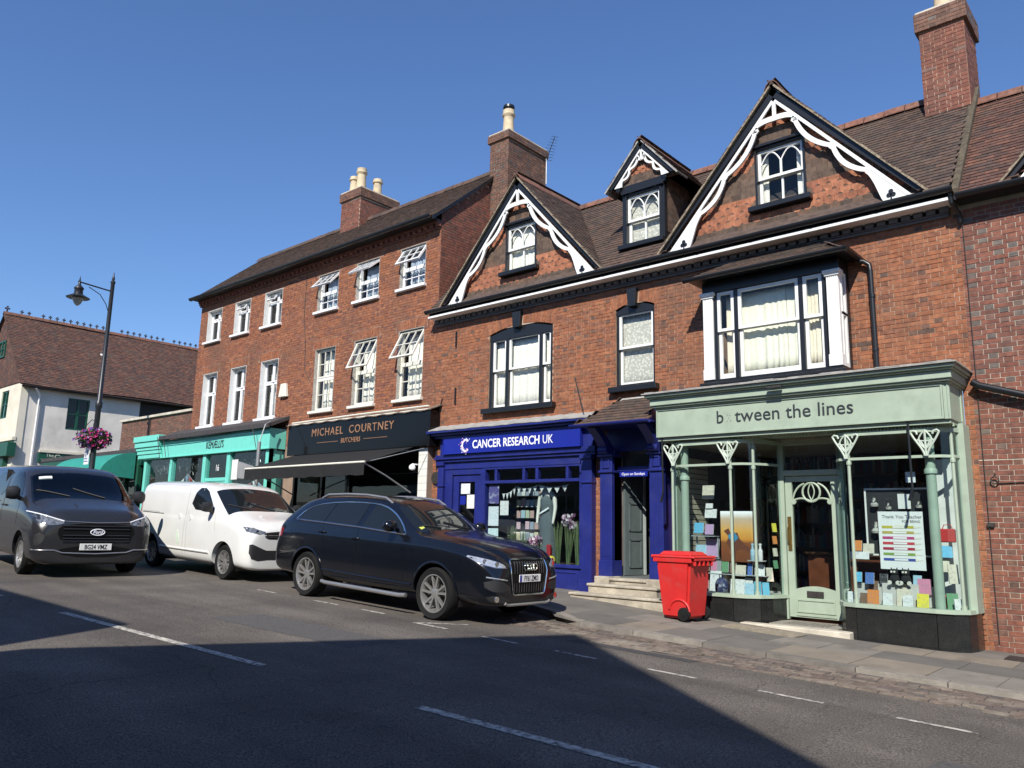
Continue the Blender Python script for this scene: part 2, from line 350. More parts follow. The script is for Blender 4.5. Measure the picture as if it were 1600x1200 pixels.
def _wear(m):
    nt = m.node_tree; N = nt.nodes; L = nt.links; b = N['Principled BSDF']; src = b.inputs['Base Color'].links[0].from_socket
    geo = next(n for n in N if n.type == 'NEW_GEOMETRY')
    mp = N.new('ShaderNodeMapping'); mp.inputs['Scale'].default_value = (0.10, 1.3, 1); L.new(geo.outputs['Position'], mp.inputs['Vector'])
    n1 = N.new('ShaderNodeTexNoise'); n1.inputs['Scale'].default_value = 1.2; n1.inputs['Detail'].default_value = 5; L.new(mp.outputs[0], n1.inputs['Vector'])
    r1 = N.new('ShaderNodeMapRange'); r1.inputs['From Min'].default_value = 0.35; r1.inputs['From Max'].default_value = 0.65; r1.inputs['To Min'].default_value = 0.78; r1.inputs['To Max'].default_value = 1.18; L.new(n1.outputs['Fac'], r1.inputs['Value'])
    vm = N.new('ShaderNodeVectorMath'); vm.operation = 'SCALE'; L.new(src, vm.inputs[0]); L.new(r1.outputs[0], vm.inputs['Scale'])
    # hairline cracks, only here and there
    nw = N.new('ShaderNodeTexNoise'); nw.inputs['Scale'].default_value = 1.6; nw.inputs['Detail'].default_value = 6; L.new(geo.outputs['Position'], nw.inputs['Vector'])
    mxv = N.new('ShaderNodeMix'); mxv.data_type = 'VECTOR'; mxv.inputs['Factor'].default_value = 0.35; L.new(geo.outputs['Position'], mxv.inputs['A']); L.new(nw.outputs['Color'], mxv.inputs['B'])
    vo = N.new('ShaderNodeTexVoronoi'); vo.feature = 'DISTANCE_TO_EDGE'; vo.inputs['Scale'].default_value = 0.75; L.new(mxv.outputs['Result'], vo.inputs['Vector'])
    cr = N.new('ShaderNodeMapRange'); cr.inputs['From Min'].default_value = 0.0; cr.inputs['From Max'].default_value = 0.008; cr.inputs['To Min'].default_value = 0.45; cr.inputs['To Max'].default_value = 1.0; L.new(vo.outputs['Distance'], cr.inputs['Value'])
    n2 = N.new('ShaderNodeTexNoise'); n2.inputs['Scale'].default_value = 0.35; L.new(geo.outputs['Position'], n2.inputs['Vector'])
    r2 = N.new('ShaderNodeMapRange'); r2.inputs['From Min'].default_value = 0.48; r2.inputs['From Max'].default_value = 0.60; L.new(n2.outputs['Fac'], r2.inputs['Value'])
    mf = N.new('ShaderNodeMix'); mf.inputs['A'].default_value = 1.0; L.new(r2.outputs[0], mf.inputs['Factor']); L.new(cr.outputs[0], mf.inputs['B'])
    v2 = N.new('ShaderNodeVectorMath'); v2.operation = 'SCALE'; L.new(vm.outputs[0], v2.inputs[0]); L.new(mf.outputs['Result'], v2.inputs['Scale']); L.new(v2.outputs[0], b.inputs['Base Color'])
_wear(ASPH)
GRASSY = mat('earth', (0.10, 0.09, 0.06), 0.95, var=0.3, bump=0.4)
g = MB(); g.poly([(x, y, zroad(x)-0.25) for x, y in ((-400, -300), (120, -300), (120, 300), (-400, 300))]); tag(g.build('ground', GRASSY), kind='structure')
g = MB()
xs = [-140+i*4 for i in range(50)]
for a, b in zip(xs, xs[1:]):
    g.poly([(a, -12.4, zroad(a)), (b, -12.4, zroad(b)), (b, -2.2, zroad(b)), (a, -2.2, zroad(a))])
road = tag(g.build('road', ASPH), kind='structure')
LINE = mat('worn_line_paint', (0.56, 0.52, 0.44), 0.8, var=0.15, scale=12, bump=0.4, bscale=200, stain=(0.09, 0.085, 0.08), stainamt=0.95, stainscale=22)
LINE2 = mat('faint_line_paint', (0.52, 0.48, 0.41), 0.85, var=0.2, scale=12, bump=0.4, bscale=200, stain=(0.09, 0.085, 0.08), stainamt=1.0, stainscale=16)
for _m in (LINE, LINE2):
    for _n in _m.node_tree.nodes:
        if _n.type == 'MAP_RANGE' and abs(_n.inputs['From Min'].default_value-0.5) < 1e-4: _n.inputs['From Min'].default_value = 0.44; _n.inputs['From Max'].default_value = 0.62
def line(name, p, q, w, m):
    g = MB(); d = (V((q[0], q[1], 0))-V((p[0], p[1], 0))); n = V((-d.y, d.x, 0)).normalized()*(w/2); N = max(2, int(d.length/0.3))
    for k in range(N):
        a = V((p[0], p[1], 0))+d*(k/N); b = V((p[0], p[1], 0))+d*((k+1)/N)
        g.poly([(c.x, c.y, zroad(c.x)+0.004) for c in (a-n, b-n, b+n, a+n)])
    return g.build(name, m, road)
def cl(x): return -7.51+(x+4.65)*0.0627
for a, b in ((-4.65, 0.35), (-10.71, -6.62), (-18.5, -12.6), (4.5, 9.0), (-28, -23)): line('lane_line', (a, cl(a)), (b, cl(b)), 0.10, LINE)
for a, b in ((-5.56, -5.0), (-4.38, -3.84), (-3.23, -2.65), (-2.07, -1.49), (-0.9, -0.3), (0.3, 0.9), (-6.64, -6.09)): line('bay_dash', (a, -4.70), (b, -4.70), 0.055, LINE2)
for a, b in ((-10.35, -9.76), (-11.95, -11.4), (-9.2, -8.7)): line('bay_dash', (a, -4.47), (b, -4.47), 0.055, LINE2)
line('bay_dash', (-7.89, -4.66), (-7.28, -4.66), 0.06, LINE); line('bay_dash', (-7.86, -4.63), (-7.36, -4.15), 0.06, LINE2)
# tarmac repairs
for nm, q, c in (('road_patch', [(-5.9, -4.05), (-4.3, -4.0), (-4.2, -3.55), (-5.8, -3.62)], (0.055, 0.052, 0.05)), ('road_patch', [(-9.5, -6.6), (-6.9, -6.45), (-6.95, -5.75), (-9.45, -5.9)], (0.088, 0.083, 0.078)), ('road_patch', [(-1.6, -6.3), (0.6, -6.25), (0.6, -5.6), (-1.5, -5.7)], (0.085, 0.08, 0.075))):
    g = MB(); n = 10; A = [V((q[0][0]+(q[1][0]-q[0][0])*k/n, q[0][1]+(q[1][1]-q[0][1])*k/n+RND.uniform(-.02, .02), 0)) for k in range(n+1)]; B_ = [V((q[3][0]+(q[2][0]-q[3][0])*k/n, q[3][1]+(q[2][1]-q[3][1])*k/n+RND.uniform(-.02, .02), 0)) for k in range(n+1)]
    for k in range(n): g.poly([(p.x, p.y, zroad(p.x)+0.003) for p in (A[k], A[k+1], B_[k+1], B_[k])])
    g.build(nm, mat('tarmac_repair_%d' % int(c[0]*1000), c, 0.92, var=0.25, scale=30, bump=0.7, bscale=200), road)
MANH = mat('iron_cover', (0.05, 0.045, 0.042), 0.6, metal=0.4, var=0.3, scale=30)
# pavement base
PAVE = mat('pavement_bitumen', (0.15, 0.135, 0.115), 0.95, var=0.2, scale=2.0, bump=0.4, bscale=120, stain=(0.09, 0.08, 0.07), stainamt=0.6)
g = MB(); ys = [0, .2, .4, .6, .8, 1]
xs = [-140, -100, -70, -50]+[-40+i*0.5 for i in range(100)]+[12, 20, 60]
def pv(x, t, dz=0): y = kerb_y(x)*(1-t)+1.0*t; return (x, y, zpav(x, min(y, 0))+dz)
for a, b in zip(xs, xs[1:]):
    for c, d in zip(ys, ys[1:]): g.poly([pv(a, c), pv(b, c), pv(b, d), pv(a, d)])
pav = tag(g.build('pavement', PAVE), kind='structure')
SLABS = [mat('paving_slab_%s' % n, c, 0.9, var=0.12, scale=3, bump=0.35, bscale=90, stain=(0.085, 0.075, 0.062), stainamt=0.8, stainscale=1.8) for n, c in (('a', (0.15, 0.135, 0.115)), ('b', (0.20, 0.18, 0.15)), ('c', (0.125, 0.115, 0.10)), ('d', (0.22, 0.185, 0.14)))]
def slab(x0, y0, x1, y1, m, name='paving_slab', up=0.012, parent=pav, zf=zpav, gap=0.006):
    g = MB(); x0 += gap; x1 -= gap; y0 += gap; y1 -= gap
    c = [(x0, y0), (x1, y0), (x1, y1), (x0, y1)]; t = RND.uniform(0, 0.004)
    a = [g.vert((x, y, zf(x, y)-0.03)) for x, y in c]; b = [g.vert((x, y, zf(x, y)+up+t)) for x, y in c]
    g.face(b)
    for k in range(4): g.face((a[k], a[(k+1) % 4], b[(k+1) % 4], b[k]))
    return g.build(name, m, parent)
r = random.Random(5)
x = -7.0
while x < 3.0:                       # slabs along the kerb, then two ranks towards the shops
    w = r.choice((0.62, 0.75, 0.9, 0.75)); slab(x, -2.78, x+w, -2.05, r.choice(SLABS)); x += w
x = -6.4
while x < 3.0:
    w = r.choice((0.6, 0.9, 0.75)); slab(x, -2.05, x+w, -1.40, r.choice(SLABS)); x += w
x = -5.6
while x < 2.6:
    w = r.choice((0.9, 0.7, 0.6))
    if r.random() < 0.72: slab(x, -1.40, x+w, -0.80, r.choice(SLABS))
    x += w
slab(-5.25, -1.45, -4.2, -0.98, mat('patched_concrete', (0.26, 0.22, 0.16), 0.95, var=0.3, scale=14, bump=0.9, bscale=50), 'concrete_patch', up=0.02)
slab(-9.9, -2.1, -9.2, -1.5, SLABS[2]); slab(-9.2, -2.1, -8.5, -1.5, SLABS[0])
# kerb stones
KERB = [mat('kerb_stone_%d' % i, c, 0.9, var=0.2, scale=7, bump=0.5, bscale=70, stain=(0.10, 0.09, 0.075), stainamt=0.5, stainscale=4) for i, c in enumerate(((0.19, 0.17, 0.145), (0.24, 0.215, 0.18), (0.155, 0.14, 0.12)))]
x = -26.0
while x < 4.5:
    w = r.uniform(0.75, 1.0); g = MB(); a, b = x+0.006, x+w-0.006
    pts = [(a, kerb_y(a)-0.02), (b, kerb_y(b)-0.02), (b, kerb_y(b)+0.15), (a, kerb_y(a)+0.15)]
    lo = [g.vert((p[0], p[1], zroad(p[0])-0.1)) for p in pts]; hi = [g.vert((p[0], p[1]+(0.012 if i < 2 else 0), zpav(p[0], p[1])+0.016)) for i, p in enumerate(pts)]
    g.face(hi)
    for k in range(4): g.face((lo[k], lo[(k+1) % 4], hi[(k+1) % 4], hi[k]))
    g.build('kerb_stone', r.choice(KERB), pav); x += w
# strip of worn brick setts in the gutter
SETT = ramp_mat('gutter_sett', [(0.13, 0.095, 0.075), (0.17, 0.13, 0.10), (0.10, 0.08, 0.07), (0.20, 0.165, 0.13), (0.14, 0.10, 0.08)], bump=0.5, bscale=60, stain=(0.30, 0.26, 0.20), stainamt=0.8, stainscale=1.6)
template('sett', MB().box(0, 0, -0.03, 1, 1, 0), [SETT])
items = []
for j in range(8):
    x = -7.6+(0.1 if j % 2 else 0); y = -3.00-(j+1)*0.105
    while x < 2.2:
        w = r.uniform(0.17, 0.235)
        wear = 0.5+0.5*math.sin(x*1.7+j*0.9)+r.uniform(-.4, .4)
        if kerb_y(x)-0.02 > y+0.1 and not (x < -6.2 and j > 5) and r.random() < 0.93:
            M = Matrix.Translation((x, y, zroad(x)+0.004+0.010*max(0, min(1, wear)))) @ Matrix.Rotation(0.035, 4, 'Y') @ Matrix.Rotation(r.uniform(-.03, .03), 4, 'Z') @ Matrix.Rotation(r.uniform(-.03, .03), 4, 'X') @ Matrix.Diagonal((w-0.012, 0.094, 1, 1))
            items.append((M, 'sett', True))
        x += w
pieces(items, 'sett', road, limit=300, rest_name='setts')
# service covers in the pavement
for (a, b, w, h) in ((-9.05, -1.42, 0.28, 0.16), (-2.0, -0.75, 0.5, 0.35)):
    slab(a, b, a+w, b+h, MANH, 'service_cover', up=0.016)
# far pavement, behind the camera
g = MB()
for a, b in zip(range(-60, 40, 4), range(-56, 44, 4)): g.box(0, 0, 0, 1, 1, 1, M=Matrix(((4, 0, 0, a), (0, 2.2, 0, -14.6), (-.14, 0, 0.15, zroad(a)-0.04), (0, 0, 0, 1))))
tag(g.build('far_pavement', PAVE), kind='structure')
# ================================================================ windows
def curtain(label, x0, x1, z0, z1, y, m, folds=9, amp=0.025, group=None, drape=None, name='curtain'):
    g = MB(); n = max(12, int(folds*6)); A, B = [], []
    rr = random.Random(int(abs(x0*1000)+abs(z0*100)))
    ph = rr.random()*6
    for k in range(n+1):
        t = k/n; x = x0+(x1-x0)*t; w = amp*0.55*(math.sin(t*folds*2*math.pi+ph+math.sin(t*9+ph)*1.6)*(0.6+0.4*math.sin(t*5+ph*2))+0.5*math.sin(t*folds*3.3+ph*3))
        A.append((x, y+w*0.6, z1)); B.append((x+w*0.3, y+w*1.15, z0))
    nz = 6
    rows = [[g.vert(V(a)*(1-i/nz)+V(b)*(i/nz)) for a, b in zip(A, B)] for i in range(nz+1)]
    for i in range(nz):
        for k in range(n): g.face((rows[i][k], rows[i][k+1], rows[i+1][k+1], rows[i+1][k]))
    o = g.build(name, m, smooth=80); md = o.modifiers.new('thickness', 'SOLIDIFY'); md.thickness = 0.004
    return tag(o, label, 'curtain', group or 'curtains in the upper windows')
NET = mat('net_curtain', (0.80, 0.78, 0.70), 0.9, var=0.12, scale=30)
CURT = mat('cream_curtain', (0.76, 0.70, 0.56), 0.9, var=0.08, scale=20)
CURTG = mat('pale_green_curtain', (0.78, 0.77, 0.64), 0.9, var=0.06, scale=20)
def lace_mat():
    m = mat('lace_curtain', (0.74, 0.72, 0.64), 0.95, var=0.0); nt = m.node_tree; N = nt.nodes; L = nt.links
    vm = next(n for n in N if n.type == 'VECT_MATH'); geo = next(n for n in N if n.type == 'NEW_GEOMETRY')
    vo = N.new('ShaderNodeTexVoronoi'); vo.inputs['Scale'].default_value = 22; L.new(geo.outputs['Position'], vo.inputs['Vector'])
    mr = N.new('ShaderNodeMapRange'); mr.inputs['From Max'].default_value = 0.6; mr.inputs['To Min'].default_value = 1.12; mr.inputs['To Max'].default_value = 0.62; L.new(vo.outputs['Distance'], mr.inputs['Value']); L.new(mr.outputs[0], vm.inputs['Scale'])
    return m
LACE = lace_mat()
def frame_rect(g, x0, x1, z0, z1, w, y, d, mi=0, wb=None, wt=None):
    wb = wb or w; wt = wt or w
    g.box(x0, y, z0, x0+w, y+d, z1, mi); g.box(x1-w, y, z0, x1, y+d, z1, mi); g.box(x0+w, y, z0, x1-w, y+d, z0+wb, mi); g.box(x0+w, y, z1-wt, x1-w, y+d, z1, mi)
def sash(parent, x0, x1, z0, z1, y, m=None, mid=None, bars_u=(0, 0), bars_l=(0, 0), gothic=False, w=0.045, glass=True, name='sash'):
    """double-hung sash; bars=(vertical count, horizontal count) per half"""
    m = m or WHITEP; mid = mid if mid is not None else (z0+z1)/2
    out = []
    for half, (a, b, yy, bars) in enumerate(((mid-0.02, z1, y, bars_u), (z0, mid+0.02, y+0.045, bars_l))):
        g = MB(); frame_rect(g, x0, x1, a, b, w, yy, 0.04, wb=(0.085 if half else w*0.9))
        zi0, zi1 = a+(0.085 if half else w*0.9), b-w
        for k in range(bars[0]): xx = x0+w+(x1-x0-2*w)*(k+1)/(bars[0]+1); g.box(xx-0.010, yy+0.006, zi0, xx+0.010, yy+0.030, zi1)
        for k in range(bars[1]): zz = zi0+(zi1-zi0)*(k+1)/(bars[1]+1); g.box(x0+w, yy+0.008, zz-0.010, x1-w, yy+0.028, zz+0.010)
        if gothic:
            xm = (x0+x1)/2; g.box(xm-0.016, yy+0.004, zi0, xm+0.016, yy+0.034, zi1 if half else zi1-0.19)
            if not half:
                W = (x1-x0-2*w)/2
                for xa, xb in ((x0+w, xm), (xm, x1-w)):        # two pointed lights with crossing ribs
                    c = (xa+xb)/2
                    for sx, ex in ((xa, c), (xb, c)):
                        P = [V((sx+(ex-sx)*(1-math.cos(t*math.pi/2)), yy+0.018, zi1-0.21+0.17*math.sin(t*math.pi/2))) for t in (0, .2, .4, .6, .8, 1)]
                        P = [V((sx+(ex-sx)*t, yy+0.018, zi1-0.20+0.19*math.sin(t*math.pi/2)**0.9)) for t in (0, .2, .4, .6, .8, 1)]
                        g.tube(P, 0.013, 6)
        s = g.build(name, m, parent)
        if glass:
            q = MB(); q.box(x0+w*0.6, yy+0.017, a+0.02, x1-w*0.6, yy+0.021, b-0.02); q.build('pane', GLASS, parent)
        out.append(s)
    return out
def black_window(bld, x0, x1, z0, z1, label=None, y=0.06, gothic=True, fw=0.038, sill=0.10):
    """black timber frame with a white sash inside, used in the gables"""
    g = MB(); frame_rect(g, x0, x1, z0, z1, fw, y-0.10, 0.16)
    g.box(x0-0.06, y-0.14, z1, x1+0.06, y+0.02, z1+0.05)
    w = g.build('window', BLACKP, bld, bevel=0.006)
    s = MB(); s.box(x0-0.09, y-0.22, z0-0.09, x1+0.09, y+0.02, z0-0.002); s.build('sill', BLACKP, w, bevel=0.008)
    sash(w, x0+fw, x1-fw, z0+0.002, z1-fw, y-0.045, gothic=gothic, w=0.05)
    b = MB(); b.box(x0, y+0.50, z0-0.1, x1, y+0.52, z1+0.1); b.build('room_wall', DARKROOM, w)
    return w
# ================================================================ decorated gable
def gable(bld, cx, z0, za, hw, y, depth, roofkey, win=None, scale=1.0, feet=True, rows=None, cut=None, pick=True):
    """tile-hung gable with black verge board and pierced white bargeboard; returns tile placements of its two slopes"""
    th = math.atan2(za-z0, hw); c, s = math.cos(th), math.sin(th); L = math.hypot(za-z0, hw)
    yf = y-0.17*scale
    bb = MB(); wb = MB(); 
    bw = 0.105*scale; E = 0.045*scale
    for sg in (-1, 1):
        e = V((sg*c, 0, -s)); m = V((-sg*s, 0, -c)); A = V((cx, yf, za-0.05*scale))
        def P(a, d, A=A, e=e, m=m):
            q = A+e*a+m*d; q.z = max(q.z, z0+0.03*scale); return q
        # black board along the verge
        bb.rib([P(-0.0, 0), P(L, 0)], [P(0.0, bw/ c if False else bw), P(L-0.05, bw)], (0, 0.035, 0))
        # white rail and ribbon
        n = 60; a1 = L*0.97
        yo = V((0, 0.012, 0))
        def dd(t):
            # inner edge distance as a function of t (0 apex .. 1 foot)
            for t0, t1, am in ((-0.12, 0.22, 0.0), (0.22, 0.49, 0.105), (0.49, 0.72, 0.105)):
                if t0 <= t <= t1: return am*scale*math.sin(math.pi*(t-t0)/(t1-t0))**0.8
            if t < 0.94: k = (t-0.72)/0.22; return (0.02+0.20*(k*k*(3-2*k)))*scale
            k = (t-0.94)/0.06; return 0.22*scale*math.sqrt(max(0.0, 1-k*k*0.8))
        ts = [i/n for i in range(n+1)]
        wb.rib([P(t*a1, bw)+yo for t in ts], [P(t*a1, bw+0.05*scale)+yo for t in ts], (0, 0.03, 0))
        tt = [i/n for i in range(int(n*0.22), int(n*0.74)+1)]
        cp = P(0.24*a1, bw+0.05*scale); c0_ = V((cx, yf, za-0.05*scale-(bw+0.05*scale)/c-0.24*scale)); c1_ = V((cx+(cp.x-cx)*1.0, yf, c0_.z+0.02))
        bz = [(c0_*(1-k/12)**2+c1_*2*(k/12)*(1-k/12)+cp*(k/12)**2)+yo*1.2 for k in range(13)]
        bo = []
        for k in range(13):
            d_ = (bz[min(k+1, 12)]-bz[max(k-1, 0)]).normalized(); nn = V((-d_.z, 0, d_.x))*(0.09*scale)*(-sg); bo.append(bz[k]-(nn if nn.z > 0 else -nn) if k == 0 else bz[k]+V((0, 0, -0.09*scale)) if abs(nn.z) > abs(nn.x) else bz[k]+V((-sg*abs(nn.x), 0, -abs(nn.z))))
        wb.rib(bz, bo, (0, 0.034, 0))
        if sg == 1: wb.box(cx-0.03*scale, yf+0.016, c0_.z-0.02, cx+0.03*scale, yf+0.045, za-0.05*scale-(bw+0.02*scale)/c)
        wb.rib([P(t*a1, bw+0.03*scale+dd(t))+yo*1.2 for t in tt], [P(t*a1, bw+0.105*scale+dd(t))+yo*1.2 for t in tt], (0, 0.034, 0))
        tf = [0.70+0.30*i/16 for i in range(17)]
        wb.rib([P(t*a1, bw+0.02*scale)+yo*1.4 for t in tf], [P(t*a1, bw+0.10*scale+dd(t))+yo*1.4 for t in tf], (0, 0.032, 0))
        # short cusps joining ribbon and rail
        for t0 in (0.22, 0.49):
            wb.rib([P((t0-0.025)*a1, bw+0.03*scale)+yo*1.3, P((t0+0.025)*a1, bw+0.03*scale)+yo*1.3], [P((t0-0.008)*a1, bw+0.13*scale)+yo*1.3, P((t0+0.008)*a1, bw+0.13*scale)+yo*1.3], (0, 0.03, 0))
    black = bb.build('verge_board', BLACKP, bld); wbo = wb.build('bargeboard', WHITEP, bld)
    for sg in (-1, 1):       # trefoil piercings at the feet
        e = V((sg*c, 0, -s)); m = V((-sg*s, 0, -c)); p = V((cx, yf+0.008, za-0.05*scale))+e*(L*0.865)+m*(bw+0.15*scale)
        t = MB()
        for k in range(3):
            a = math.pi/2+k*2*math.pi/3; t.lathe([(0.034*scale, 0), (0.034*scale, 0.014)], (p.x+0.036*scale*math.cos(a), p.y, p.z+0.036*scale*math.sin(a)), 'Y', 10)
        t.box(p.x-0.01*scale, p.y, p.z-0.10*scale, p.x+0.01*scale, p.y+0.014, p.z)
        t.build('trefoil', BLACKP, wbo)
    # tile-hung face (backing + hung tiles)
    g = MB(); xe = lambda z: hw*(za-0.02-z)/(za-0.02-z0); E_ = (0, 0.06, 0)
    if win:
        a_, b_, c_, d_ = win
        g.prism([(cx-hw, y, z0), (cx+hw, y, z0), (cx+xe(c_), y, c_), (cx-xe(c_), y, c_)], E_); g.prism([(cx-xe(d_), y, d_), (cx+xe(d_), y, d_), (cx, y, za-0.02)], E_)
        g.prism([(cx-xe(c_), y, c_), (a_, y, c_), (a_, y, d_), (cx-xe(d_), y, d_)], E_); g.prism([(b_, y, c_), (cx+xe(c_), y, c_), (cx+xe(d_), y, d_), (b_, y, d_)], E_)
    else: g.prism([(cx-hw, y, z0), (cx+hw, y, z0), (cx, y, za-0.02)], E_)
    face = g.build('gable_face', TEMPL['t_dk'][3], bld)
    it = []; zz = z0; j = 0; gauge = 0.112*scale; tw = 0.168*scale if scale > .8 else 0.13
    while zz < za-0.12:
        kind = 't_scale' if (rows and rows[min(j, len(rows)-1)] == 's') else 't_hung'
        half = hw*(za-zz-gauge*0.4)/(za-z0)-0.10*scale; x = cx-math.ceil(hw/tw)*tw+(tw/2 if j % 2 else 0)
        while x < cx+half:
            if x > cx-half and x+tw < cx+half+0.04 and not (win and x+tw*0.8 > win[0]-0.02 and x+tw*0.2 < win[1]+0.02 and zz+gauge > win[2]-0.06 and zz < win[3]+0.03):
                M = Matrix.Translation((x, y-0.004, zz+gauge*1.22)) @ Matrix.Rotation(rad(10+RND.uniform(-2, 2)), 4, 'X') @ Matrix.Rotation(RND.uniform(-.012, .012), 4, 'Y') @ Matrix.Diagonal((tw-0.005, 1, gauge*(1.35 if kind == 't_scale' else 1.22), 1))
                it.append((M, kind, pick))
            x += tw
        zz += gauge; j += 1
    pieces(it, 'hung_tile', face, limit=230, rest_name='hung_tiles')
    # tiled slopes running back from the verge
    tiles = []
    for sg in (-1, 1):
        u = V((0, 1, 0)); v = V((-sg*c, 0, s)); O = V((cx+sg*(hw+0.05), y-0.22*scale, z0-0.05*scale+0.03))
        tiles += tile_slope(O, u, v, depth, L+0.05, roofkey, inside=(lambda a, b, sg=sg: cut(cx+sg*(hw+0.05-b*c), y-0.22*scale+a, z0+b*s)) if cut else None, seed=int(cx*7+sg+50))
        k = MB(); A = O-V((0, 0, 0.045)); n = V((sg*s, 0, c))
        k.prism([A+n*0.0, A+v*(L+0.04)+n*0.0, A+v*(L+0.04)+n*0.032, A+n*0.032], (0, depth*0.2 if scale < .8 else 0.2, 0)); k.build('verge_mortar', LEAD if scale < .8 else mat('verge_render', (0.26, 0.21, 0.145), 0.9, var=0.5, scale=25, bump=0.5), bld)
    return tiles
def ridge_tiles(p, q, n=None, r=0.10, L=0.33, key='t_ridge'):
    p = V(p); q = V(q); d = q-p; n = int(d.length/L); out = []
    e = d.normalized(); x = e.cross(V((0, 0, 1))).normalized(); up = x.cross(e)
    base = Matrix((e, x, up)).transposed().to_4x4()
    for k in range(n):
        M = base.copy(); M.translation = p+d*(k/n)+V((0, 0, RND.uniform(-.006, .006))); out.append((M @ Matrix.Diagonal((d.length/n-0.012, 1, 1, 1)), key, True))
    return out
rg = MB(); prof = [(-0.13, -0.10), (-0.09, -0.02), (-0.045, 0.03), (0, 0.045), (0.045, 0.03), (0.09, -0.02), (0.13, -0.10)]
rg.rib([(0, a, b) for a, b in prof], [(1, a, b) for a, b in prof], (0, 0, -0.018)); template('t_ridge', rg, [RIDGE]); template('t_ridgeb', rg, [TILE])
def chimney(bld, x0, x1, y0, y1, z0, z1, bk='b_red', gk='b_gry', pots=(), greys=0.3, cap=3, base=None, limit=120):
    """brick stack with oversailing courses and pots, every face in real bricks"""
    g = MB(); g.box(x0, y0, z0, x1, y1, z1+0.06); st = g.build('chimney', MORTARW, bld)
    it = []; capz = z1-cap*0.0655*1.0
    def ring(a0, a1, b0, b1, za, zb, sd, k=bk, gr=greys):
        for F, w in ((wall_frame((a0, b0, 0), (1, 0, 0), (0, -1, 0)), a1-a0), (wall_frame((a1, b0, 0), (0, 1, 0), (1, 0, 0)), b1-b0), (wall_frame((a0, b1, 0), (0, -1, 0), (-1, 0, 0)), b1-b0), (wall_frame((a1, b1, 0), (-1, 0, 0), (0, 1, 0)), a1-a0)):
            it.extend(bricks(F, w, za, zb, [], k, gk, greys=gr, seed=sd))
    ring(x0, x1, y0, y1, z0, capz, 3)
    o = 0.05; g = MB(); g.box(x0-o, y0-o, capz, x1+o, y1+o, z1); g.build('cap', MORTAR, st); ring(x0-o, x1+o, y0-o, y1+o, capz, z1, 5, 'b_brn', 0.5)
    g = MB(); g.box(x0-o+0.02, y0-o+0.02, z1, x1+o-0.02, y1+o-0.02, z1+0.04); g.build('flaunching', STONE, st)
    pieces(it, 'brick', st, limit=limit, rest_name='bricks')
    for (px, py, h, r, cowl) in pots:
        g = MB(); g.lathe([(r*1.1, 0), (r*1.1, 0.05), (r, 0.06), (r*0.86, h*0.7), (r*0.9, h*0.75), (r*1.12, h*0.79), (r*1.16, h*0.84), (r*0.98, h*0.88), (r, h), (r*0.8, h), (r*0.8, h*0.9)], (px, py, z1+0.04), seg=14)
        p = g.build('chimney_pot', POT, st, smooth=40)
        if cowl: g = MB(); g.lathe([(r*0.75, 0), (r*0.8, 0.05), (r*1.0, 0.07), (r*0.95, 0.13), (r*0.3, 0.17)], (px, py, z1+0.04+h), seg=12); g.build('cowl', BLACKP, st, smooth=40)
    return st
# ================================================================ the gabled brick row (charity shop, porch, bookshop)
XL, XR = -12.66, -2.22
row = thing('brick_shop_row', 'two storey orange brick building with two white barged gables above blue and sage shopfronts', 'building', (-7.4, 0, 0.4))
ops = [(-12.34, -8.33, -1, 3.50), (-7.82, -7.04, -1, 2.99), (-6.62, -2.34, -1, 3.60), (-11.05, -9.36, 4.0, 5.66), (-7.89, -7.07, 4.13, 5.645), (-5.80, -3.80, 4.0, 5.55)]
W = XR-XL; F0 = wall_frame((XL, 0, 0), (1, 0, 0), (0, -1, 0))
opl = [(a-XL, b-XL, c, d) for a, b, c, d in ops]
g = MB(); slab_wall(g, F0, W, 0.0, 6.30, opl, 0.22)
g.poly([(XL, 0, 0), (XL, 6, 0), (XL, 6, 6.3), (XL, 0, 6.3)]); g.poly([(XR, 0, 0), (XR, 6, 0), (XR, 6, 6.3), (XR, 0, 6.3)])
wall = g.build('wall', MORTARW, row)
ARCHES = ((-11.05, -9.36, 5.54, 5.68, 5.92), (-7.89, -7.07, 5.55, 5.66, 5.89))
def arch_skip(a, b, z):
    for x0, x1, zs, zc, zt in ARCHES:
        xm, hw = (x0+x1)/2-XL, (x1-x0)/2; x = (a+b)/2
        e = hw+0.03+max(0, z-zs)*0.22
        if abs(x-xm) < e:
            t = min(1, abs(x-xm)/hw); lo = zs+(zc-zs)*(1-t*t)
            if lo-0.02 < z < lo+(zt-zc)+0.03: return True
    return False
bl = bricks(F0, W, 0.12, 6.02, opl, 'b_org', 'b_brn', greys=0.16, seed=2, skip=arch_skip)
# flat-arch bricks (voussoirs) over the two windows; keystones black
box_template('b_vous', BRICK, -0.5, 0, 0, 0.5, 0.02, 1)
def arch_bricks(x0, x1, zs, zc, zt, key):
    xm = (x0+x1)/2; hw = (x1-x0)/2; n = int((x1-x0+0.3)/0.078)
    for k in range(n+1):
        t = -1+2*k/n; xb = xm+t*(hw+0.035); zb = zs+(zc-zs)*(1-t*t)+0.015; a = -t*0.32
        if abs(xb-xm) < 0.085: continue
        M = Matrix.Translation((xb, -0.007, zb)) @ Matrix.Rotation(-a, 4, 'Y') @ Matrix.Diagonal((0.066, 1, (zt-zc)+0.03, 1)); bl.append((M, 'b_vous', True))
